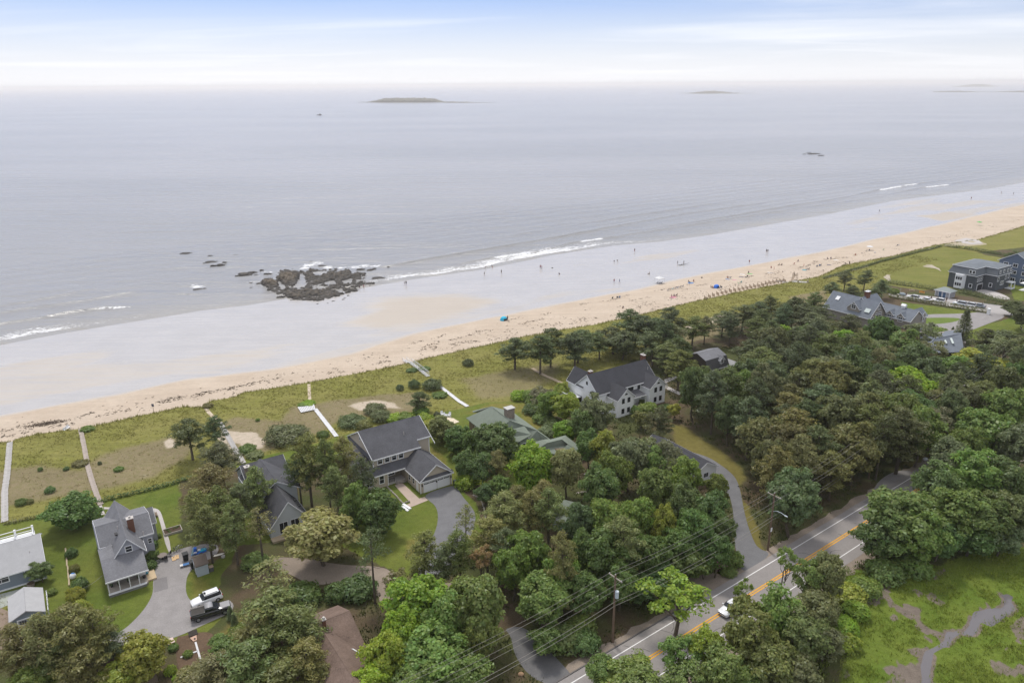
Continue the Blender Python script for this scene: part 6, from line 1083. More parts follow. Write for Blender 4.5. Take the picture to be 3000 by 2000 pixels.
# ---------------------------------------------------------------- people (skinned figures), beach things
def skin_person(name, J, E_, radii):
    me = bpy.data.meshes.new(name); me.from_pydata(J, E_, []); o = obj(name, me); md = o.modifiers.new('s', 'SKIN'); sv = me.skin_vertices[0].data
    for i, r in enumerate(radii): sv[i].radius = (r, r)
    sv[0].use_root = True; o.modifiers.new('u', 'SUBSURF').levels = 1; dg = bpy.context.evaluated_depsgraph_get(); dg.update(); m2 = bpy.data.meshes.new_from_object(o.evaluated_get(dg)); bpy.data.objects.remove(o); bpy.data.meshes.remove(me); m2.shade_smooth(); return m2
skin_m = mat('skin', (.42,.27,.19), .7, .05, 4); hair_m = mat('hair', (.06,.04,.025), .8, .1, 8)
E0 = [(0,1),(1,2),(2,3),(3,4),(2,5),(5,6),(6,7),(2,8),(8,9),(9,10),(0,11),(11,12),(12,13),(13,14),(0,15),(15,16),(16,17),(17,18)]; RD = [.14,.135,.13,.055,.10,.065,.045,.035,.065,.045,.035,.09,.065,.04,.045,.09,.065,.04,.045]
POSE = {'stand': [(0,0,.93),(0,0,1.15),(0,0,1.40),(0,0,1.52),(0,.01,1.66),(.19,0,1.40),(.25,0,1.13),(.26,.05,.88),(-.19,0,1.40),(-.25,0,1.13),(-.26,.05,.88),(.10,0,.88),(.11,.02,.48),(.11,0,.08),(.11,.14,.04),(-.10,0,.88),(-.11,.02,.48),(-.11,0,.08),(-.11,.14,.04)],
 'walk': [(0,0,.92),(0,.02,1.15),(0,.04,1.40),(0,.05,1.52),(0,.07,1.66),(.19,.04,1.40),(.25,.16,1.15),(.25,.34,.98),(-.19,.04,1.40),(-.25,-.10,1.15),(-.25,-.18,.90),(.10,0,.87),(.11,-.12,.48),(.11,-.36,.13),(.11,-.24,.05),(-.10,0,.87),(-.11,.22,.50),(-.11,.26,.08),(-.11,.40,.05)],
 'sit': [(0,0,.16),(0,-.06,.38),(0,-.10,.62),(0,-.09,.74),(0,-.07,.88),(.19,-.10,.62),(.26,-.22,.38),(.24,-.32,.12),(-.19,-.10,.62),(-.26,.05,.42),(-.16,.22,.40),(.10,.08,.14),(.12,.42,.42),(.12,.66,.08),(.12,.80,.06),(-.10,.08,.14),(-.12,.45,.30),(-.13,.85,.07),(-.13,.95,.12)],
 'bend': [(0,0,.90),(0,.16,1.02),(0,.38,1.08),(0,.48,1.06),(0,.60,1.02),(.19,.38,1.06),(.20,.44,.78),(.18,.50,.52),(-.19,.38,1.06),(-.20,.42,.78),(-.18,.46,.52),(.10,0,.86),(.12,.06,.46),(.12,-.06,.08),(.12,.08,.04),(-.10,0,.86),(-.12,.08,.46),(-.12,.02,.08),(-.12,.16,.04)]}
def tube_cloth(name, pts, radii, m, n=9):
    b = M(); b.path(pts, radii, n); return b.mesh(name, m)
PM = {}
for k_, J in POSE.items():
    bm_ = skin_person('person_body', J, E0, RD); V_ = lambda i, f=1: np.array(J[i])
    PM[k_] = (bm_, J)
CL = {n_: mat('cloth_'+n_, c, .85, .08, 6) for n_, c in dict(black=(.02,.02,.024), navy=(.03,.045,.10), red=(.38,.05,.05), white=(.68,.68,.68), blue=(.07,.18,.40), pink=(.55,.22,.30), grey=(.22,.22,.23), teal=(.06,.30,.36), green=(.10,.40,.10), yellow=(.70,.50,.08), tan=(.42,.34,.25), purple=(.12,.08,.2)).items()}
CM = {}
def cloth_set(pose, top, bot):
    k_ = (pose, top, bot)
    if k_ not in CM:
        J = [np.array(j) for j in PM[pose][1]]; b = M(); b.path([J[0]*.9+J[1]*.1, J[1], J[2]+np.array([0,0,.03])], [.165,.165,.155], 9)
        for s_ in (5, 8): b.path([J[2]*.3+J[s_]*.7, J[s_], J[s_+1]*.6+J[s_]*.4], [.085,.085,.07], 7)
        q = M(); q.path([J[1]*.2+J[0]*.8, J[0]-(J[1]-J[0])*.25], [.168,.165], 9)
        for s_ in (11, 15): q.path([J[0]*.4+J[s_]*.6, J[s_], J[s_+1]*.7+J[s_]*.3], [.115,.115,.09], 7)
        h_ = M(); c = J[4]+np.array([0,-.015,.03]); h_.ball(c, .115, .125, .12, 8, 5); CM[k_] = (b.mesh('top', CL[top]), q.mesh('shorts', CL[bot]), h_.mesh('hair', hair_m))
    return CM[k_]
def head_fix():
    for k_, (me, J) in PM.items(): pass
PEOPLE = []
def person(x, y, pose, top, bot, label, s=1.0, rz=None, world=None):
    p = at(x, y) if world is None else np.array(world); rr = random.Random(int(x*3+y)); t = thing('person', label, 'person', p, rr.uniform(0, 6.28) if rz is None else rz); o = obj('person_body', PM[pose][0], t); o.data.materials.clear() if False else None
    if not o.data.materials: o.data.materials.append(skin_m)
    a_, b_, c_ = cloth_set(pose, top, bot); obj('top', a_, t); obj('shorts', b_, t); obj('hair', c_, t); t.scale = (s, s, s); PEOPLE.append(t); return t
STANDING = [(1419,808,'stand','black','black','person in black standing apart on the wet sand near the wave edge',1),(1421,787,'bend','tan','blue','person bending at the water edge beyond the one in black',1),(1443,785,'bend','black','red','person stooping in dark red at the water edge',.9),(1469,801,'stand','grey','black','person in grey standing alone right of the stooping pair',1),
 (1583,787,'stand','red','navy','left of two people standing close together by the wash',1),(1587,788,'stand','pink','navy','right of two people standing close together by the wash, in pink',.95),(1859,738,'walk','black','red','lone walker high on the wet sand near the surf',1),(1799,828,'stand','red','purple','person in red on the wet sand left of the white canopy',.95),(1815,829,'walk','blue','blue','person in pale blue walking beside the one in red',.95),(1190,835,'stand','black','navy','person in black standing by the right end of the rocky ledge',1.05),(1185,833,'stand','grey','grey','child standing close beside the person in black by the ledge',.7),
 (1902,803,'sit','tan','black','person sitting alone on the wet sand',1),(1638,804,'sit','purple','black','person lounging on wet sand with a dark board',1),(1985,775,'stand','navy','navy','person in navy standing left of the beached driftwood',1),(2003,774,'stand','black','black','person in black standing over the beached driftwood',1),(2245,740,'stand','black','black','left of a pair of dark figures on the wet sand',1),(2249,741,'walk','black','grey','right of a pair of dark figures on the wet sand',1),(2195,772,'walk','red','black','person in red stepping from dry sand to wet sand',1),(2576,622,'walk','black','purple','lone dark walker left of the tan sand patch',1),(2845,584,'walk','red','black','lone walker in red beyond the tan sand patch',1),(2934,567,'walk','grey','tan','person in grey walking near the far surf',1),(2969,570,'stand','navy','navy','person in blue standing near the far right surf',1),
 (2478,777,'bend','black','black','left of two dark figures at the foot of the dune edge',.9),(2488,776,'stand','black','black','right of two dark figures at the foot of the dune edge',1),(1799,769,'bend','white','navy','person crouching over gear on the wet sand',1),(1810,768,'bend','grey','white','second crouching person beside the gear on the wet sand',1),(1036,792,'stand','pink','black','person in pink standing on top of the rocky ledge',1),(1054,846,'stand','navy','black','person standing at the right foot of the ledge',.95),(1066,845,'stand','pink','tan','person in pale clothes right of the one at the ledge foot',.95),
 (2684,874,'stand','teal','navy','person in teal beside the first parked car',1),(2719,881,'stand','navy','navy','person in navy between the second and third parked cars',1),(2727,880,'stand','black','black','person in black next to the one in navy by the cars',1),(2772,884,'stand','black','black','dark figure walking past the third parked car',1),(2802,889,'stand','navy','navy','dark figure at the left of the silver car',1),(2782,872,'walk','pink','pink','person in bright pink in front of the bath house',1),(2876,901,'stand','black','grey','dark figure right of the dark grey car',1),(2654,868,'stand','black','black','dark figure at the beach end of the parking strip',1)]
for x, y, po, tp, bt, lb, s_ in STANDING: person(x, y, po, tp, bt, lb, s_)
def chair_proto(m):
    b = M(); b.box(-.27,.27,-.05,.45,.28,.32); f = M()
    for s_ in (-.28,.28): f.path([(s_,.45,.0),(s_,-.15,.52)], .018, 4); f.path([(s_,-.25,0),(s_,.42,.5),(s_,.42,.52)], .018, 4); f.path([(s_,0,.3),(s_,-.32,.95)], .018, 4)
    q = M(); q.slab([(-.27,-.03,.34),(.27,-.03,.34),(.27,-.32,.94),(-.27,-.32,.94)], .03); return b.mesh('seat', m), q.mesh('backrest', m), f.mesh('frame', cap_m)
CH = {c: chair_proto(CL[c]) for c in ('navy','blue','black','teal','green','red')}; FURN = []
def beach_chair(x, y, c, rz=0, label=None):
    p = at(x, y); t = thing('beach_chair', label, 'chair', p, rz, 'folding chairs on the beach')
    for me in CH[c]: obj(me.name.split('.')[0], me, t)
    t['hue'] = c
    FURN.append(t); return t
def towel(x, y, c, w_=1.0, l_=2.0, rz=0, label=None):
    p = at(x, y); b = M(); n = 6; V = [(-w_/2+w_*j/2, -l_/2+l_*i/n, .03+.02*math.sin(i*2.1+j)) for i in range(n+1) for j in range(3)]; b.add(V, [(i*3+j, i*3+j+1, i*3+j+4, i*3+j+3) for i in range(n) for j in range(2)]); o = b.build('beach_towel', CL[c], None, p, rz); o['hue'] = c; tag(o, label, 'towel', 'towels and blankets on the beach'); FURN.append(o); return o
def umbrella(x, y, c, label, r=1.15, open_=True):
    p = at(x, y); t = thing('beach_umbrella', label, 'umbrella', p); b = M(); b.tube((0,0,-.2),(0,0,2.1),.025,.025,5); b.build('pole', cap_m, t); b = M()
    if open_:
        b.v = [(0,0,2.25)]+[(r*math.cos(a), r*math.sin(a), 1.8) for a in np.linspace(0, 2*math.pi, 9)[:-1]]+[(r*math.cos(a), r*math.sin(a), 1.68) for a in np.linspace(0, 2*math.pi, 9)[:-1]]; b.f = [(0, 1+i, 1+(i+1) % 8) for i in range(8)]+[(1+i, 9+i, 9+(i+1) % 8, 1+(i+1) % 8) for i in range(8)]
    else: b.tube((0,0,1.0),(0,0,2.2),.11,.03,7)
    b.build('canopy', CL[c], t); FURN.append(t)
# white canopy
p = at(1931,829); t = thing('canopy_tent', 'white square canopy shading dark chairs at the edge of wet sand', 'canopy', p, TH); b = M()
b.v = [(-1.5,-1.5,2.1),(1.5,-1.5,2.1),(1.5,1.5,2.1),(-1.5,1.5,2.1),(0,0,2.9),(-1.5,-1.5,1.9),(1.5,-1.5,1.9),(1.5,1.5,1.9),(-1.5,1.5,1.9)]; b.f = [(0,1,4),(1,2,4),(2,3,4),(3,0,4),(0,5,6,1),(1,6,7,2),(2,7,8,3),(3,8,5,0)]; b.build('canopy', CL['white'], t)
for x in (-1.45, 1.45):
    for y in (-1.45, 1.45): b = M(); b.tube((x,y,-.1),(x,y,2.0),.03); b.build('leg', cap_m, t)
for x, y, c in ((1926,831,'black'),(1932,832,'navy'),(1938,831,'black')): beach_chair(x, y, c, TH+.2)
def dome(x, y, c, label, r=1.2):
    p = at(x, y); t = thing('beach_tent', label, 'tent', p, TH); b = M(); n, k = 12, 5
    for j in range(k):
        a = math.pi/2*j/k
        for i in range(n): u = 2*math.pi*i/n; b.v.append((r*math.cos(a)**.7*math.cos(u), r*.9*math.cos(a)**.7*math.sin(u), 1.35*math.sin(a)))
    b.v.append((0,0,1.35)); L_ = len(b.v)-1
    for j in range(k-1):
        for i in range(n):
            if not (j < 2 and i in (8, 9)): b.f.append((j*n+i, j*n+(i+1) % n, (j+1)*n+(i+1) % n, (j+1)*n+i))
    for i in range(n): b.f.append(((k-1)*n+i, (k-1)*n+(i+1) % n, L_))
    b.build('shell', CL[c], t); b = M(); b.box(-.9,.9,-1.3,.7,.01,.05); b.build('groundsheet', CL['grey'], t)
CL['turq'] = mat('cloth_turq', (.03,.42,.62), .7, .1, 5); CL['royal'] = mat('cloth_royal', (.03,.16,.62), .6, .1, 5)
dome(1476,938,'turq','turquoise dome tent alone on the dry sand below the tan patch',1.35); person(1487,939,'stand','navy','black','person in navy beside the turquoise tent'); dome(2099,843,'royal','bright blue dome tent among seated people',1.25)
for x, y, tp, bt, lb in ((2083,842,'tan','black','person sitting left of the bright blue tent'),(2088,844,'red','navy','person in red sitting close left of the bright blue tent'),(2111,842,'navy','black','person in navy sitting right of the bright blue tent'),(1968,869,'pink','white','person in pink sitting on the pale blanket'),(1975,868,'purple','pink','middle person of three on the pale blanket'),(1983,866,'tan','purple','right person of three on the pale blanket'),(2018,827,'navy','blue','person sitting at the blue blanket below the closed umbrella'),(2032,825,'red','navy','person in red sitting at the end of the blue blanket'),(2132,815,'red','black','person in red sitting by the dark towel above the tents'),(2193,800,'navy','black','person in navy sitting among gear near the wet edge'),(1825,903,'navy','black','person sitting alone in front of the dune grass'),(2259,785,'red','black','person in dark red sitting near the wet edge above the lifeguard chair'),(2282,777,'black','black','left of two people sitting near the wet edge right of the one in red'),(2290,777,'grey','black','right of two people sitting near the wet edge'),(2338,766,'purple','navy','person in purple sitting far along the wet edge'),(2424,759,'navy','black','left person of a seated pair by the far towels'),(2434,758,'purple','black','right person of a seated pair by the far towels'),(2506,748,'red','tan','person lying back on a tan towel far along the beach'),(1486+0,936,'navy','black',None)):
    if lb: person(x, y, 'sit', tp, bt, lb)
for i in range(7): beach_chair(1957+i*7.2, 852-i*1.9, ('navy','black','teal','navy','blue','black','navy')[i], TH+.3)
for x, y, c in ((1808,874,'navy'),(1815,873,'blue'),(1794,876,'black'),(2165,831,'green'),(2171,829,'teal'),(2185,813,'navy'),(2189,812,'black'),(2140,816,'navy'),(2113,844,'navy'),(2326,775,'red'),(2393,782,'navy'),(2400,780,'blue'),(2363,791,'navy'),(2369,790,'black'),(2404,779,'navy'),(2526,743,'navy'),(2538,737,'black'),(2546,735,'navy'),(2564,741,'blue'),(2588,733,'green'),(2628,721,'navy'),(2634,719,'blue')): beach_chair(x, y, c, TH+random.Random(int(x)).uniform(-.6,.6))
for x, y, c, w_, l_ in ((1973,871,'pink',2.0,2.2),(2024,829,'blue',2.4,2.0),(2175,804,'white',1.0,2.0),(2172,811,'navy',1.0,1.9),(2259,799,'white',.8,3.0),(2357,791,'teal',1.6,1.8),(2430,776,'navy',1.2,2.0),(2506,749,'tan',1.6,2.2),(2132,818,'blue',1.0,1.8),(2152,820,'pink',.9,1.6),(2197,802,'green',1.2,2.0),(2450,762,'white',1.0,2.2),(2438,843,'red',.7,1.0),(2135,811,'grey',.9,1.8)): towel(x, y, c, w_, l_, TH+.4)
umbrella(2020,839,'grey','closed grey umbrella on its pole below the blue blanket',1,False); umbrella(1966,885,'grey','closed umbrella pole before the pale blanket',1,False); umbrella(2547,733,'white','open white umbrella shading dark chairs far along the beach',1.5); umbrella(2868,660,'green','open lime green umbrella at the far right of the beach',1.3); umbrella(2354,786,'red','closed orange-red flag umbrella above the teal towel',1,False); umbrella(2267,795,'red','closed red umbrella at the end of the white board',1,False)
b = M(); p = at(2056,814); b.ball((0,0,.18),.4,.25,.22); tag(b.build('bag', CL['black'], None, p), 'dark bag lying alone on the sand right of the blue blanket', 'bag'); b = M(); p = at(1618,785); b.ball((0,0,.1),.45,.28,.16); tag(b.build('rock', rock_m, None, p), 'small dark rock alone on the wet sand', 'rock')
b = M(); p = at(1995,777); 
for a_, l_, z_ in ((.2,2.6,.25),(.5,1.6,.4),(2.6,1.8,.3),(3.3,1.2,.2)): b.tube((0,0,.1),(l_*math.cos(a_+TH),l_*math.sin(a_+TH),z_),.11,.05,6)
b.tube((.8,.2,.2),(4.2,2.2,.55),.10,.05,6); tag(b.build('driftwood', mat('driftwood', (.07,.065,.06), .9, .2, 4), None, p), 'dark branching driftwood log stranded on the wet sand', 'driftwood')
# lifeguard chair
p = at(2328,819); t = thing('lifeguard_chair', 'tall weathered wooden lifeguard chair with a long ramp', 'lifeguard chair', p, TH+.3); lg = mat('lifeguard_wood', (.33,.26,.19), .9, .2, 4)
for x in (-.8,.8):
    for y in (-.8,.8): b = M(); b.tube((x*1.2,y*1.2,-.1),(x*.85,y*.85,2.9),.08,.08,5); b.build('leg', lg, t)
b = M(); b.box(-.85,.85,-.85,.85,1.75,1.87); b.build('platform', lg, t); b = M(); b.box(-.5,.5,-.1,.5,2.2,2.3); b.build('seat', lg, t); b = M(); b.box(-.5,.5,.45,.53,2.3,3.1); b.build('backrest', lg, t); b = M(); b.slab([(-.8,-.4,1.8),(-.8,.4,1.8),(-3.6,.4,.3),(-3.6,-.4,.3)], .08); b.build('ramp', lg, t)
for y in (-.85,.85): b = M(); b.tube((-.85,y,2.6),(.85,y,2.6),.05); b.tube((-.95,y,.9),(.95,y,.9),.05); b.build('brace', lg, t)
for x, y, lb in ((2338,828,'left of two pale bins at the beach access mat'),(2366,828,'right of two pale bins at the beach access mat')): b = M(); p = at(x, y); b.tube((0,0,0),(0,0,1.0),.3,.34,10); tag(b.build('bin', mat('bin_tan', (.40,.34,.24), .8, .1, 4), None, p), lb, 'bin', 'bins at the beach access')
# dune odds and ends
p, q = at(187,1261), at(206,1258); t = thing('bench', 'white bench at the dune edge left of the reddish boardwalk', 'bench', (p+q)/2, heading(p, q)); b = M(); b.box(-1.1,1.1,-.2,.2,.42,.47); b.build('seat', trim_m, t); b = M(); b.box(-1.1,1.1,.18,.23,.47,.95); b.build('backrest', trim_m, t)
for x in (-1,1): b = M(); b.box(x-.05,x+.05,-.2,.2,-.1,.42); b.build('leg', trim_m, t)
p = at(451,1208); t = thing('beach_sign', 'small dark sign on a post at the dune edge above the lone pines', 'sign', p); b = M(); b.tube((0,0,-.2),(0,0,2.0),.05); b.build('post', pole_m, t); b = M(); b.box(-.28,.28,-.03,.03,1.6,2.3); b.build('sign_board', mat('sign_blue_grey', (.10,.11,.16), .7, .1, 3), t)
def kayak(x0, y0, x1, y1, m, label, wd=.4):
    p, q = at(x0, y0), at(x1, y1); L_ = np.linalg.norm(q-p)/2; t = thing('kayak', label, 'kayak', (p+q)/2, heading(p, q)); b = M(); n = 9
    for i in range(n):
        x = -L_+2*L_*i/(n-1); w_ = wd*max(.04, 1-abs(x/L_)**2.2); rk = .12*abs(x/L_)**3; b.v += [(x,-w_,.22+rk),(x,-w_*.7,.06+rk),(x,0,.0+rk),(x,w_*.7,.06+rk),(x,w_,.22+rk),(x,0,.30+rk)]
    for i in range(n-1):
        for j in range(6): k = (j+1) % 6; b.f.append((i*6+j, i*6+k, (i+1)*6+k, (i+1)*6+j))
    b.build('hull', m, t); c = M(); c.ball((0,0,.29),.45,.2,.05,10,4); c.build('cockpit', dark_m, t)
kayak(231,1478,274,1470,mat('kayak_yellow', (.75,.42,.03), .4, .05, 3),'yellow kayak lying on grass beside the round dark tree'); kayak(236,1484,272,1477,mat('kayak_pale', (.40,.44,.47), .4, .05, 3),'pale blue-grey dinghy lying just below the yellow kayak',.75)
for x, y, a_, lb in ((1296,1218,.4,'left white chair on the small white deck of the green house lawn'),(1306,1222,1.0,'middle white chair on the small white deck'),(1316,1221,-.4,'right white chair on the small white deck')):
    p = at(x, y); t = thing('garden_chair', lb, 'chair', p+np.array([0,0,.12]), a_, 'white garden chairs'); b = M(); b.box(-.3,.3,-.3,.3,.32,.38); b.build('seat', trim_m, t); b = M(); b.slab([(-.3,.28,.38),(.3,.28,.38),(.3,.5,1.05),(-.3,.5,1.05)], .05); b.build('backrest', trim_m, t)
    for s_ in (-.32,.32): b = M(); b.box(s_-.05,s_+.05,-.35,.35,.0,.6); b.build('arm', trim_m, t)
t, o = boardwalk([(1300,1222),(1320,1228),(1338,1238)], 1.5, 'small cream wooden deck path on the lawn beside the tan house', mat('cream_board', (.66,.58,.44), .8, .1, 3), .3, .1)
# ---------------------------------------------------------------- yards
def simple(name, label, cat, px, parts, rz=0, dz=0, group=None):
    t = thing(name, label, cat, at(*px)+np.array([0,0,dz]), rz, group)
    for n_, m, fn in parts: b = M(); fn(b); b.build(n_, m, t)
    return t
bx = lambda *a: (lambda b: b.box(*a)); tb = lambda *a: (lambda b: b.tube(*a))
def bin_(px, label, m, rz=0, s=1.0): return simple('wheelie_bin', label, 'bin', px, [('body', m, lambda b: b.add([(-.27*s,-.3*s,0),(.27*s,-.3*s,0),(.27*s,.3*s,0),(-.27*s,.3*s,0),(-.34*s,-.38*s,1.0*s),(.34*s,-.38*s,1.0*s),(.34*s,.38*s,1.0*s),(-.34*s,.38*s,1.0*s)], [(3,2,1,0),(4,5,6,7),(0,1,5,4),(1,2,6,5),(2,3,7,6),(3,0,4,7)])), ('lid', m, bx(-.37*s,.37*s,-.42*s,.42*s,1.0*s,1.08*s)), ('wheel', tyre_m, tb((-.3*s,.36*s,.1),(.3*s,.36*s,.1),.1,.1,8))], rz)
blackp = mat('black_plastic', (.02,.021,.022), .5, .08, 4)
bin_((545,1640), 'tall black wheelie bin standing on the drive left of the small shed', blackp, .6, 1.25); bin_((567,1662), 'black bin tucked against the small shed wall', blackp, TH, 1.2); bin_((1334,1421), 'dark bin with pale lid by the tan house garage', mat('bin_dark_green', (.025,.04,.035), .5, .1, 4), TH)
simple('patio_table', 'round brown patio table on the drive by the cottage walk', 'table', (477,1636), [('table_top', mat('table_brown', (.22,.185,.16), .7, .15, 5), tb((0,0,.70),(0,0,.75),.75,.75,16)), ('leg', dark_m, tb((0,0,0),(0,0,.7),.05,.05,6)), ('foot', dark_m, tb((0,0,0),(0,0,.04),.35,.3,8))])
for px, rz, lb in (((463,1648),2.2,'black patio chair set apart from the round table'),((487,1640),-2.6,'dark patio chair against the right side of the round table'),((497,1627),-1.6,'dark patio chair nearest the concrete walk')):
    simple('patio_chair', lb, 'chair', px, [('seat', dark_m, bx(-.27,.27,-.27,.27,.42,.46)), ('backrest', dark_m, bx(-.27,.27,.25,.29,.46,1.0))]+[('leg', dark_m, tb((x,y,0),(x,y,.42),.02,.02,4)) for x in (-.24,.24) for y in (-.24,.24)], rz, 0, 'chairs round the patio table')
oak = mat('plywood', (.62,.42,.22), .7, .08, 4)
for px, lb in (((510,1638),'left tan bean-bag board lying on the drive'),((519,1633),'right tan bean-bag board lying on the drive')): simple('game_board', lb, 'game board', px, [('board', oak, lambda b: b.slab([(-.3,-.45,.12),(.3,-.45,.12),(.3,.45,.3),(-.3,.45,.3)], .06)), ('hole', dark_m, tb((0,.25,.255),(0,.25,.275),.09,.09,10))], .5, 0, 'bean-bag boards on the drive')
simple('lounge_chair', 'blue and white folding lounger on the drive by the shed', 'chair', (549,1656), [('seat', CL['blue'], bx(-.7,.3,-.3,.3,.32,.38)), ('backrest', CL['navy'], lambda b: b.slab([(.3,-.3,.38),(.75,-.3,.85),(.75,.3,.85),(.3,.3,.38)], .05)), ('cushion', CL['white'], bx(-1.1,-.65,-.28,.28,.3,.4))]+[('leg', cap_m, tb((x,y,0),(x,y,.33),.02,.02,4)) for x in (-.6,.3) for y in (-.28,.28)], .5)
simple('barrel', 'royal blue plastic barrel among beach gear behind the shed', 'barrel', (572,1616), [('body', CL['royal'], tb((0,0,0),(0,0,.75),.32,.3,10)), ('rim', CL['royal'], tb((0,0,.72),(0,0,.78),.34,.34,10))]); simple('beach_float', 'pale turquoise float propped behind the shed', 'float', (594,1614), [('body', CL['turq'], lambda b: b.ball((0,0,.3),.75,.45,.22,10,5)), ('pad', CL['white'], lambda b: b.ball((-.5,0,.45),.35,.3,.12,8,4))], .5)
simple('folded_umbrella', 'pale blue folded umbrella leaning by the shed corner', 'umbrella', (564,1627), [('canopy', mat('cloth_pale_blue', (.40,.62,.70), .8, .1, 5), tb((0,0,.2),(.3,.2,1.7),.16,.04,7)), ('pole', cap_m, tb((-.08,-.05,0),(.33,.22,1.9),.02,.02,5))]); simple('tarp', 'crumpled blue tarp strip behind the shed', 'tarp', (583,1620), [('sheet', CL['royal'], lambda b: b.add([(-1.2+.3*i, -.3+.6*j, .08+.1*((i*7+j*3) % 3)) for i in range(9) for j in range(2)], [(2*i,2*i+2,2*i+3,2*i+1) for i in range(8)])), ('fold', CL['white'], bx(-1.0,-.3,-.1,.25,.2,.3))], .5)
def bicycle(px, label, m, rz): 
    def ring(c): 
        def f(b): 
            P_ = [(c+.33*math.cos(a), 0, .33+.33*math.sin(a)) for a in np.linspace(0, 6.283, 13)]; b.path(P_, .025, 4)
        return f
    simple('bicycle', label, 'bicycle', px, [('wheel', tyre_m, ring(-.52)), ('wheel', tyre_m, ring(.52)), ('frame', m, lambda b: (b.path([(-.52,0,.33),(-.1,0,.8),(.4,0,.8),(0,0,.33),(-.52,0,.33)], .025, 4), b.tube((.4,0,.85),(.52,0,.33),.025), b.tube((0,0,.33),(-.12,0,.88),.022))), ('handlebar', dark_m, tb((.38,-.25,.95),(.38,.25,.95),.02)), ('saddle', dark_m, bx(-.25,.02,-.06,.06,.88,.93))], rz, 0, 'bicycles on the drive')
bicycle((602,1614), 'bicycle with pale frame standing behind the shed under the pine', cap_m, .4)
for px, m, lb in (((512,1616),mat('grey_metal', (.15,.17,.17), .5, .1, 4),'dark small bicycle at the grass edge nearest the walk'),((521,1611),trim_m,'white-wheeled small bicycle at the grass edge'),((529,1610),mat('grey_metal2', (.25,.26,.26), .5, .1, 4),'grey small bicycle farthest from the walk')): bicycle(px, lb, m, 1.2)
simple('surf_board', 'cream board lying in grass right of the shed', 'surfboard', (640,1626), [('board', mat('cream_foam', (.72,.68,.60), .5, .05, 3), lambda b: b.ball((0,0,.12),1.0,.3,.07,12,4)), ('fin', dark_m, bx(-.85,-.7,-.02,.02,.12,.3))], .5); simple('cooler', 'grey storage box leaning on the shed right wall', 'box', (620,1671), [('body', mat('dark_grey_box', (.10,.10,.105), .7, .1, 4), bx(-.3,.3,-.3,.3,0,.8)), ('lid', mat('tan_lid', (.48,.36,.26), .7, .1, 4), bx(-.34,.34,-.34,.34,.8,.9))], TH)
simple('bucket', 'grey tub in grass beside the cream board', 'tub', (654,1632), [('body', cap_m, tb((0,0,0),(0,0,.3),.3,.35,10)), ('handle', dark_m, tb((-.35,0,.3),(.35,0,.3),.02))])
o = toL(at(506,1556)); t = thing('raised_bed', 'wooden framed raised garden bed on the lawn right of the porch cottage', 'garden bed', W(*o, 0), TH); bed_m = mat('bed_board', (.45,.42,.38), .85, .15, 4)
for q in ((-1.5,1.5,-1.0,-.9),(-1.5,1.5,.9,1.0),(-1.5,-1.4,-.9,.9),(1.4,1.5,-.9,.9)): b = M(); b.box(*q, -.05, .4); b.build('plank', bed_m, t)
b = M(); b.box(-1.4,1.4,-.9,.9,-.05,.3); b.build('soil', mat('soil', (.085,.062,.042), .95, .3, 5, .1, .03), t)
for i in range(9): rr = random.Random(i); b = M(); b.ball((rr.uniform(-1.2,1.2), rr.uniform(-.7,.7), .36), .16, .16, .13, 6, 4); q = b.build('seedling', mat('seedling_green', (.08,.14,.03), .9, .2, 5), t)
simple('garden_bench', 'small slatted bench by the cottage right wall', 'bench', (458,1510), [('seat', mat('bench_wood', (.22,.17,.13), .85, .2, 4), bx(-.6,.6,-.2,.2,.4,.45)), ('backrest', MATS['bench_wood'], bx(-.6,.6,.18,.22,.45,.9))]+[('leg', MATS['bench_wood'], bx(x-.04,x+.04,-.18,.18,0,.4)) for x in (-.5,.5)], TH+1.5)
simple('air_conditioner', 'white air conditioner box outside the cottage right wing', 'air conditioner', (446,1570), [('body', trim_m, bx(-.4,.4,-.2,.2,.1,.85)), ('grille', dark_m, bx(-.3,.1,-.22,-.2,.2,.75))], TH)
# the vegetable plot and its boards
sheet('vegetable_plot', roundp(PX([(515,1864),(540,1862),(575,1852),(615,1850),(635,1870),(640,1905),(612,1955),(560,1975),(528,1968),(516,1930)]), 1), .02, mat('tilled_soil', (.12,.082,.055), .95, .35, 3, .1, .05))
for (x0, y0), (x1, y1), lb in (((529,1926),(579,1907),'white plank laid across the vegetable plot, meeting the longer one'),((573,1881),(589,1937),'grey-white plank running down the vegetable plot')):
    p, q = at(x0, y0), at(x1, y1); b = M(); L_ = np.linalg.norm(q-p)/2; b.box(-L_,L_,-.13,.13,0,.08); tag(b.build('plank', board_w, None, (p+q)/2+np.array([0,0,.03]), heading(p, q)), lb, 'plank', 'planks on the vegetable plot')
simple('game_board', 'peach house-shaped board with a dark hole beside the vegetable plot', 'board', (569,1872), [('board', mat('peach_board', (.60,.40,.30), .8, .08, 4), lambda b: b.slab([(-.45,.3,.35),(-.25,-.45,.1),(.25,-.45,.1),(.45,.3,.35)], .06)), ('hole', dark_m, tb((.05,-.15,.22),(.05,-.15,.27),.13,.13,10))], TH+.1); simple('panel', 'dark square panel leaning at the top of the vegetable plot', 'panel', (566,1858), [('board', mat('dark_panel', (.06,.052,.045), .9, .2, 4), lambda b: b.slab([(-.6,-.35,.15),(.6,-.35,.15),(.6,.35,.5),(-.6,.35,.5)], .05)), ('support', dark_m, bx(-.05,.05,.2,.3,0,.4))], TH)
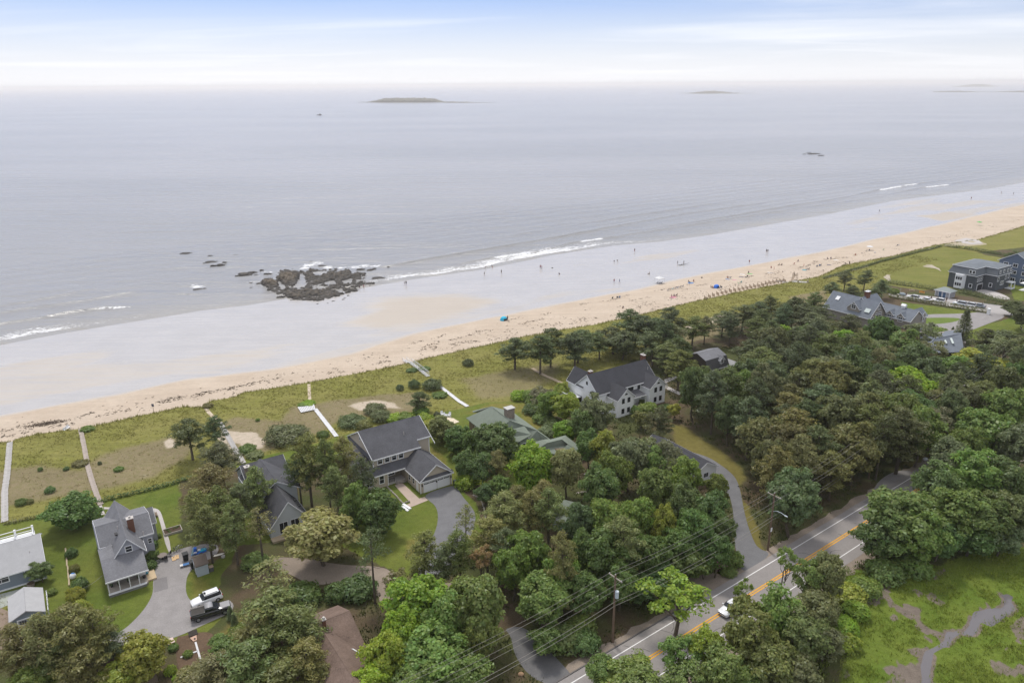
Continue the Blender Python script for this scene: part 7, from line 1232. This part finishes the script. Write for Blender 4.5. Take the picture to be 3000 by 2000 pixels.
simple('work_table', 'pink-topped small table with dark green legs by the vegetable plot', 'table', (502,1890), [('table_top', mat('pink_top', (.62,.48,.44), .7, .06, 4), bx(-.45,.45,-.6,.6,.78,.84))]+[('leg', mat('green_leg', (.02,.06,.035), .6, .1, 4), bx(x-.03,x+.03,y-.03,y+.03,0,.78)) for x in (-.4,.4) for y in (-.55,.55)], TH+.1)
simple('porch_toy', 'teal plastic toy car on the pale landing of the porch cottage', 'toy', (431,1686), [('body', tealm, lambda b: b.ball((0,0,.25),.35,.22,.2,8,5)), ('handle', tealm, tb((0,.15,.3),(0,.2,.6),.03))], .3, .3); simple('planter', 'black round planter on the porch cottage landing', 'planter', (424,1697), [('pot', dark_m, tb((0,0,0),(0,0,.45),.2,.28,10)), ('soil', MATS['soil'], tb((0,0,.4),(0,0,.44),.24,.24,10))], 0, .3)
for k, (px, lb) in enumerate((((329,1724),'first potted plant from the left behind the porch wall'),((349,1718),'second potted plant along the porch wall'),((378,1709),'third potted plant along the porch wall'),((407,1699),'fourth potted plant along the porch wall'))): simple('potted_plant', lb, 'potted plant', px, [('pot', dark_m, tb((0,0,.3),(0,0,.6),.14,.18,8)), ('plant', mat('pot_leaves', (.06,.09,.04), .9, .4, 9), lambda b: b.ball((0,0,.75),.24,.24,.2,7,5))], 0, 0, 'potted plants along the porch')
p, q = at(192,1607), at(204,1716); t = thing('log_edging', 'line of pale logs edging the bed between the two lawns', 'log edging', (p+q)/2, heading(p, q)); L_ = np.linalg.norm(q-p)
for k in range(6): b = M(); x0 = -L_/2+L_*k/6; b.tube((x0+.05,.03*(k % 2),.14),(x0+L_/6-.05,-.03*(k % 3),.14),.13,.12,7); b.build('log', mat('pale_log', (.46,.38,.26), .9, .15, 4), t)
simple('garden_ball', 'blue and white round umbrella-like ball beside the log edging', 'ball', (215,1694), [('ball', trim_m, lambda b: b.ball((0,0,.5),.5,.5,.5,12,8)), ('top', CL['blue'], lambda b: b.ball((0,.05,.78),.36,.36,.24,10,5))]); simple('stone_planter', 'round brown stone planter between pale cottage and small garage', 'planter', (92,1716), [('pot', stone_m, tb((0,0,0),(0,0,.55),.5,.6,12)), ('soil', MATS['soil'], tb((0,0,.5),(0,0,.57),.5,.5,12))])
p, q = at(139,1746), at(144,1800); t = thing('white_fence', 'short white rail fence along the right side of the small garage', 'fence', (p+q)/2, heading(p, q)); L_ = np.linalg.norm(q-p)/2
for z in (.4,.8): b = M(); b.box(-L_,L_,-.04,.04,z,z+.14); b.build('rail', trim_m, t)
for k in range(5): b = M(); x = -L_+2*L_*k/4; b.box(x-.06,x+.06,-.06,.06,-.1,1.05); b.build('post', trim_m, t)
simple('toy_digger', 'yellow toy digger on the dirt by the pines at lower left', 'toy', (122,1876), [('body', mat('toy_yellow', (.75,.48,.02), .5, .05, 3), bx(-.35,.25,-.2,.2,.15,.5)), ('arm', MATS['toy_yellow'], tb((.2,0,.45),(.7,0,.6),.06)), ('wheel', tyre_m, tb((-.2,-.25,.13),(-.2,.25,.13),.13)), ('wheel', tyre_m, tb((.15,-.25,.13),(.15,.25,.13),.13))], .6); simple('toy_truck', 'yellow and white toy truck left of the toy digger', 'toy', (76,1876), [('body', MATS['toy_yellow'], bx(-.4,.1,-.2,.2,.15,.4)), ('cab', trim_m, bx(-.9,-.42,-.25,.25,.1,.55))], .4); simple('sack', 'white sacks heaped in front of the small garage', 'sack', (112,1850), [('sack', CL['white'], lambda b: b.ball((0,0,.2),.5,.3,.22,9,5)), ('sack', CL['white'], lambda b: b.ball((-.5,-.3,.18),.45,.28,.2,9,5))], .6)
sheet('paved_apron', PX([(-20,1745),(85,1718),(105,1735),(40,1765),(-20,1790)]), .03, mat('mossy_concrete', (.34,.36,.32), .9, .15, 3)); sheet('dirt_yard', roundp(PX([(-60,1790),(20,1775),(60,1850),(150,1840),(170,1880),(60,1905),(-60,1900)]), 1), .02, mat('dirt', (.24,.185,.14), .95, .25, 3))
b = M(); p = at(1526,1976); b.ball((0,0,.15),.45,.33,.28,8,5); tag(b.build('boulder', mat('ochre_boulder', (.34,.22,.13), .9, .3, 3), None, p), 'ochre boulder in leaf litter right of the big bright trees', 'boulder'); b = M(); p = at(2710,1348); b.ball((0,0,.3),.55,.4,.4,8,5); tag(b.build('boulder', trim_m, None, p), 'white boulder on the grassy verge beyond the road', 'boulder')
for (x, y), m, lb in (((2700,860),mat('orange_bench', (.55,.28,.06), .8, .1, 4),'orange wooden bench in front of the dark hedge'),((2671,853),mat('tan_bench', (.42,.35,.22), .8, .1, 4),'tan slatted bench left of the orange one')): simple('bench', lb, 'bench', (x, y), [('seat', m, bx(-.9,.9,-.2,.2,.42,.48)), ('backrest', m, bx(-.9,.9,.18,.24,.48,.95))]+[('leg', m, bx(x_-.05,x_+.05,-.2,.2,0,.42)) for x_ in (-.8,.8)], TH-1.3, 0, 'benches by the parking strip')
simple('covered_boat', 'grey covered dinghy on its stand at the end of the parking strip', 'boat', (2644,866), [('hull', mat('tarp_grey', (.28,.33,.36), .8, .1, 4), lambda b: b.ball((0,0,.6),.7,1.3,.6,10,6)), ('mast', cap_m, tb((0,.9,.8),(.1,1.1,2.6),.05))], TH); simple('rubbish_bin', 'dark slatted bin by the hedge at the strip end', 'bin', (2630,870), [('body', dark_m, tb((0,0,0),(0,0,1.0),.35,.38,10)), ('lid', cap_m, tb((0,0,1.0),(0,0,1.1),.4,.3,10))]); simple('gate_pillar', 'white gate pillar at the end of the brownish hedge', 'pillar', (2895,921), [('shaft', trim_m, bx(-.4,.4,-.4,.4,0,1.9)), ('cap', trim_m, bx(-.5,.5,-.5,.5,1.9,2.1))], TH)
# ---------------------------------------------------------------- ground cover made of real blades and weed
def tufts(name, P, hgt, n_bl, col0, col1, seed, spread=.16, wid=.035):
    rng = np.random.default_rng(seed); n = len(P); V = []; Cc = []; k = n*n_bl; base = np.repeat(P, n_bl, 0)+np.concatenate([rng.normal(0, spread, (k, 2)), np.zeros((k, 1))], 1); az_ = rng.uniform(0, 6.28, k); ln = rng.uniform(.25, .9, k)*np.repeat(rng.uniform(.6, 1.3, n), n_bl)*hgt; d = np.stack([np.cos(az_), np.sin(az_), 0*az_], 1); s_ = np.stack([-np.sin(az_), np.cos(az_), 0*az_], 1)*wid*rng.uniform(.7, 1.4, (k, 1))
    top = base+d*(ln*.45)[:, None]+np.array([0,0,1])*ln[:, None]; V = np.stack([base-s_, base+s_, top], 1).reshape(-1, 3); F = np.arange(3*k).reshape(k, 3); f = np.repeat(np.clip(np.repeat(rng.random(n), n_bl)*.7+rng.random(k)*.3, 0, 1), 3)
    m = bpy.data.materials.new(name); m.use_nodes = True; t = m.node_tree; q = N(t, 'ShaderNodeAttribute', attribute_name='lv'); s2 = N(t, 'ShaderNodeSeparateColor'); LK(t, q.outputs['Color'], s2.inputs[0]); x = N(t, 'ShaderNodeMix', data_type='RGBA', inp={6: (*col0, 1), 7: (*col1, 1)}); LK(t, s2.outputs[0], x.inputs[0]); bb = t.nodes['Principled BSDF']; LK(t, x.outputs[2], bb.inputs['Base Color']); bb.inputs['Roughness'].default_value = .8; bb.inputs['Specular IOR Level'].default_value = .15
    me = npmesh(name, V, F, m); setcol(me, 'lv', np.stack([f, f, f, f*0+1], -1)); return tag(obj(name, me), kind='stuff')
flat = lambda m_: np.stack([A[m_], B[m_]], 1)
def scatter(mask, dens, seed, amax=340):
    """random points in lot coordinates where a grid mask is set; dens per square metre"""
    rng = np.random.default_rng(seed); da = np.diff(A, axis=0)[:, :-1]; db = np.diff(B, axis=1)[:-1, :]; pr = (mask[:-1, :-1])*da*db*dens*((A[:-1, :-1] < amax) & (A[:-1, :-1] > -30)); cnt = rng.poisson(np.clip(pr, 0, 20)); i, j = np.nonzero(cnt); rep = cnt[i, j]; i = np.repeat(i, rep); j = np.repeat(j, rep); u, v = rng.random(len(i)), rng.random(len(i)); a_ = A[i, j]+u*da[i, j]; b_ = B[i, j]+v*db[i, j]; return a_, b_
def toP(a_, b_, dz=0): return np.stack([a_*CT-b_*ST, a_*ST+b_*CT, ground_z(a_, b_)+dz], 1)
vis = lambda a_, b_: np.ones(len(a_), bool)
a_, b_ = scatter(dune*(1-dry)*(1-spat)*(.35+1.3*(fbm(A*.18, B*.18, 141) > .5)), 2.3, 1); tufts('dune_grass', toP(a_, b_, -.02), .42, 5, (.21,.205,.05), (.33,.30,.10), 2, wid=.05)
a_, b_ = scatter(dune*dry*(1-spat)*(fbm(A*.3, B*.3, 142) > .45), 1.1, 3); tufts('dry_grass', toP(a_, b_, -.02), .32, 5, (.27,.22,.11), (.42,.34,.2), 4, wid=.04)
edge = np.exp(-((dd+.2)/.7)**2); a_, b_ = scatter(edge, 3.5, 5, 560); tufts('edge_grass', toP(a_, b_, -.1), 0.9, 6, (.18,.19,.03), (.30,.28,.07), 6, wid=.06)
a_, b_ = scatter(marsh*(1-mud)*(1-creekcut)*(.4+1.2*(fbm(A*.3, B*.3, 143) > .5)), 7.0, 7); a_, b_ = a_, b_; tufts('marsh_grass', toP(a_, b_, .0), .5, 4, (.13,.19,.02), (.25,.28,.05), 8, wid=.045)
lm = (lawn > .5)*(A < 130)*(B < 175); lm = lm*np.prod([sdf(q, A, B) < 0 for q in DRIVES], 0); a_, b_ = scatter(lm*1.0, 2.2, 9); tufts('lawn_grass', toP(a_, b_, -.02), .10, 3, (.12,.16,.02), (.19,.22,.04), 10, .2, .05)
wood_m = (cls == 0)*(1-sand)*(fbm(A*.25, B*.25, 144) > .42)*(sdf(PX([(300,2300),(620,1900),(1000,1640),(1400,1500),(1700,1150),(2400,930),(3100,950),(3300,1200),(2600,1450),(2290,1640),(1960,1830),(1690,1990),(1500,2300)]), A, B) > 0); wood_m = wood_m*(yel < .2)*np.prod([sdf(q, A, B) < -.4 for q in DRIVES], 0); a_, b_ = scatter(wood_m*1.0, 1.6, 11, 260)
tufts('undergrowth', toP(a_, b_, -.02), .55, 5, (.045,.065,.018), (.12,.125,.04), 12, .3, .11)
side = (cls == 0)*np.exp(-((dd+60)/1e3)**2)*(sdf(PX([(2000,2100),(2500,1660),(2700,1545),(3200,1300),(3300,1560),(2900,1600),(2600,1680),(2450,1760),(2400,2200)]), A, B) > 0); side = side*np.prod([sdf(q, A, B) < -.4 for q in DRIVES], 0); a_, b_ = scatter(side*1.0, 3.0, 13, 300); tufts('roadside_growth', toP(a_, b_, -.02), .7, 5, (.06,.10,.018), (.15,.18,.035), 14, .3, .10)
# seaweed wrack on the dry sand
rng = np.random.default_rng(21); Ps_ = []
for fr, sp, n_, lo_, hi_ in ((.30,1.6,1100,-20,150),(.52,1.2,1500,-20,330),(.18,1.6,900,40,330),(.70,.8,500,20,240),(.12,1.2,600,250,520),(.4,3.5,700,300,540),(.25,3.0,700,100,260),(.4,6,900,-20,330)):
    a_ = rng.uniform(lo_, hi_, n_); keep_ = fbm(a_*.16, a_*0+fr*9, 150+int(fr*50+sp)) > .53; a_ = a_[keep_]; b0_ = bl(dune_l, a_); b_ = b0_+(bl(wet_l, a_)-b0_)*fr+(fbm(a_*.05, a_*0+fr*5+sp, 160)-.5)*11+rng.normal(0, sp*.55, len(a_)); ok_ = b_ > b0_+1.2; Ps_.append(np.stack([a_[ok_], b_[ok_]], 1))
Ps_ = np.concatenate(Ps_); P = toP(Ps_[:,0], Ps_[:,1], .04); n = len(P); ln = rng.uniform(.10,.5,n); an = TH+rng.normal(0, .35, n); d = np.stack([np.cos(an), np.sin(an), 0*an], 1)*ln[:,None]; e = np.stack([-np.sin(an), np.cos(an), 0*an], 1)*(ln*rng.uniform(.12,.4,n))[:,None]; up_ = np.array([0,0,1])*(.05+.12*rng.random((n,1)))
V = np.stack([P-d, P-e+up_, P+d, P+e], 1).reshape(-1, 3); me = npmesh('seaweed', V, np.arange(4*n).reshape(n, 4), mat('seaweed_dry', (.14,.105,.078), .9, .4, 2)); tag(obj('seaweed', me), kind='stuff')
for x, y, lb in ((118,1243,'left-hand dark heap of dry seaweed at the foot of the dune'),(155,1240,'long dark heap of dry seaweed left of the reddish boardwalk')):
    p = at(x, y); rng = np.random.default_rng(int(x)); P = p+np.stack([rng.normal(0, 1.6, 260), rng.normal(0, .35, 260), rng.uniform(0, .25, 260)], 1)@np.array([[CT,ST,0],[-ST,CT,0],[0,0,1]]); V, F, L_ = leaves(rng, P, np.tile(np.array([0,0,1.]), (260,1)), .22, .4, .6, np.full(260, .5)); tag(obj('seaweed_heap', npmesh('seaweed_heap', V, F, MATS['seaweed_dry'])), kind='stuff')
# ---------------------------------------------------------------- what sets each tree, rock and chair apart
LMK = [('the tan house',1160,1330),('the grey gable house',800,1450),('the porch cottage',360,1600),('the pale-roofed cottage',60,1640),('the small grey garage',130,1750),('the white farmhouse',1800,1160),('the sage green roof',1530,1290),('the white garage',2000,1340),('the gambrel house',2085,1060),('the shingle mansion',2560,900),('the skylight house',2780,1010),('the tall spruce',2835,950),('the transformer pole',1797,1780),('the drive-mouth lamp pole',2254,1530),('the plain third pole',2545,1360),('the far lamp pole',2800,1220),('the marsh creek',2800,1850),('the pink rhododendron',2118,1650),('the bright maple',1563,1380),('the pale straw-green tree',935,1600),('the brown-roofed house',960,1850),('the vegetable plot',570,1910),('the black pickup',610,1800),('the curving drive',2160,1470),('the rust-brown tree',1410,1650),('the dune sand patch',710,1290),('the juniper mound',835,1280),('the road bend',2900,1320),('the marsh-edge big tree',2650,1550),('the paired dune pines',585,1300),('the small green garage roof',1690,1510),('the mansard house',2880,800),('the small shed',600,1660),('the railed beach stairs',1215,1080),('the far-left boardwalk',20,1410),('the reddish boardwalk',262,1380),('the white road car',2140,1790),('the stone planter',92,1712)]
LMB = [('the rocky ledge',920,830),('the turquoise tent',1476,930),('the bright blue tent',2099,838),('the white canopy',1931,820),('the lifeguard chair',2328,805),('the pale blanket',1973,868),('the stranded driftwood',1998,770),('the open white umbrella',2547,725),('the lime umbrella',2868,655),('the sand fence',2180,850),('the access mat',2320,825),('the blue blanket',2024,829),('the ledge left end',763,829),('the ledge right end',1098,826),('the reef cluster',635,772),('the splash rock',579,848)]
def relation(x, y, lx, ly):
    dx, dy = x-lx, (y-ly)*1.5; d = math.hypot(dx, dy); a = math.degrees(math.atan2(dy, dx)) % 360
    w_ = ('right of','in front and right of','in front of','in front and left of','left of','behind and left of','behind','behind and right of')[int(((a+22.5) % 360)//45)]
    return ('just '+w_ if d < 80 else w_ if d < 230 else 'well '+w_), d
def autolabel(items, LM):
    """items: dicts with o, noun, hue, size, x, y. Gives each the shortest description that holds for it and for no other."""
    groups = {}
    for it in items:
        it['rel'] = {}
        for n_, lx, ly in LM: it['rel'][n_] = relation(it['x'], it['y'], lx, ly)
        groups.setdefault((it['noun'], it['hue']), []).append(it)
    used = set()
    for (noun, hue), g in groups.items():
        for it in g:
            if it.get('label'): continue
            lm = sorted(it['rel'], key=lambda n_: it['rel'][n_][1])[:7]; base = (hue+' '+noun).strip(); cand = None
            for n_ in lm[:3]:
                r_ = it['rel'][n_]
                if r_[1] < 260 and sum(o_['rel'][n_][0] == r_[0] for o_ in g) == 1: cand = '%s %s %s' % (base, r_[0], n_); break
            if not cand:
                for n_ in lm[:3]:
                    r_ = it['rel'][n_]
                    if r_[1] < 260 and sum(o_['rel'][n_][0] == r_[0] and o_['size'] == it['size'] for o_ in g) == 1: cand = '%s %s %s %s' % (it['size'], base, r_[0], n_); break
            if not cand:
                for i in range(len(lm)):
                    for j in range(i+1, len(lm)):
                        p_, q_ = it['rel'][lm[i]][0], it['rel'][lm[j]][0]
                        m_ = [o_ for o_ in g if o_['rel'][lm[i]][0] == p_ and o_['rel'][lm[j]][0] == q_]
                        if len(m_) == 1: cand = '%s %s %s, %s %s' % (base, p_, lm[i], q_, lm[j])
                        elif sum(o_['size'] == it['size'] for o_ in m_) == 1: cand = '%s %s %s %s, %s %s' % (it['size'], base, p_, lm[i], q_, lm[j])
                        if cand and len(cand.split()) <= 16 and cand not in used: break
                        cand = None
                    if cand: break
            if not cand:
                n_ = lm[0]; same = sorted([o_ for o_ in g if o_['rel'][n_][0] == it['rel'][n_][0]], key=lambda o_: o_['rel'][n_][1]); k = same.index(it); cand = '%s %s %s %s' % (('nearest','second nearest','third nearest','fourth nearest','fifth nearest','sixth nearest','seventh nearest','eighth nearest','ninth nearest','tenth nearest')[min(k, 9)], base, it['rel'][n_][0], n_)
            used.add(cand); it['label'] = cand
    for it in items:
        if len(it['label'].split()) < 4: it['label'] = 'single '+it['label']
        it['o']['label'] = it['label'][:1].lower()+it['label'][1:]
NOUN = {'pine_tree': 'pine', 'leafy_tree': 'leafy tree', 'spruce_tree': 'spruce', 'shrub': 'bush'}
its = []
for t in TREES:
    x, y = proj(W(t['a'], t['b'], t['h']*.6)); szw = 'low' if t['h'] < 5 else 'tall' if t['h'] > 11.3 else 'broad' if t['w'] > 7.6 else 'slim' if t['w'] < 5 else 'mid-sized'
    if NOUN[t['kind']] == 'bush': szw = 'large' if t['w'] > 4.5 else 'small' if t['w'] < 2.4 else 'mid-sized'
    hue = WORDS[t['col']][0]; its.append(dict(o=t['o'], noun=NOUN[t['kind']], hue='thin ' + hue if t['k'] in ('thin', 'sparse') else hue, size=szw, x=x, y=y, label=t['label'])); t['o']['category'] = 'bush' if t['kind'] == 'shrub' else 'tree'
    t['o']['group'] = {'pine': 'pines among the houses and in the wood', 'leafy tree': 'leafy trees among the houses and in the wood', 'spruce': 'conifers', 'bush': 'bushes of the dunes and gardens'}[NOUN[t['kind']]]
autolabel(its, LMK)
its = []
for o in ROCKS:
    x, y = proj(o.location); its.append(dict(o=o, noun='rock', hue='dark wet', size='large' if o.scale[0] > 2.0 else 'small' if o.scale[0] < .9 else 'mid-sized', x=x, y=y, label=o.get('label')))
autolabel(its, LMB)
its = []
for o in FURN:
    if o.get('label'): continue
    x, y = proj(o.location); hue = {'turq': 'turquoise'}.get(o['hue'], o['hue']); its.append(dict(o=o, noun='folding beach chair' if o.name.startswith('beach_chair') else 'beach towel', hue=hue, size='small', x=x, y=y))
autolabel(its, LMB)
# ---------------------------------------------------------------- air
hb = M(); hb.box(-42000, 42000, -2500, 52000, -14, 96)
hm = bpy.data.materials.new('haze_air'); hm.use_nodes = True; t = hm.node_tree; t.nodes.clear()
pv = N(t, 'ShaderNodeVolumePrincipled', inp={'Color': (1.0, .975, .95, 1), 'Density': 1.05e-4, 'Anisotropy': .35}); oo = N(t, 'ShaderNodeOutputMaterial'); LK(t, pv.outputs[0], oo.inputs['Volume'])
tag(hb.build('haze', hm), kind='stuff')
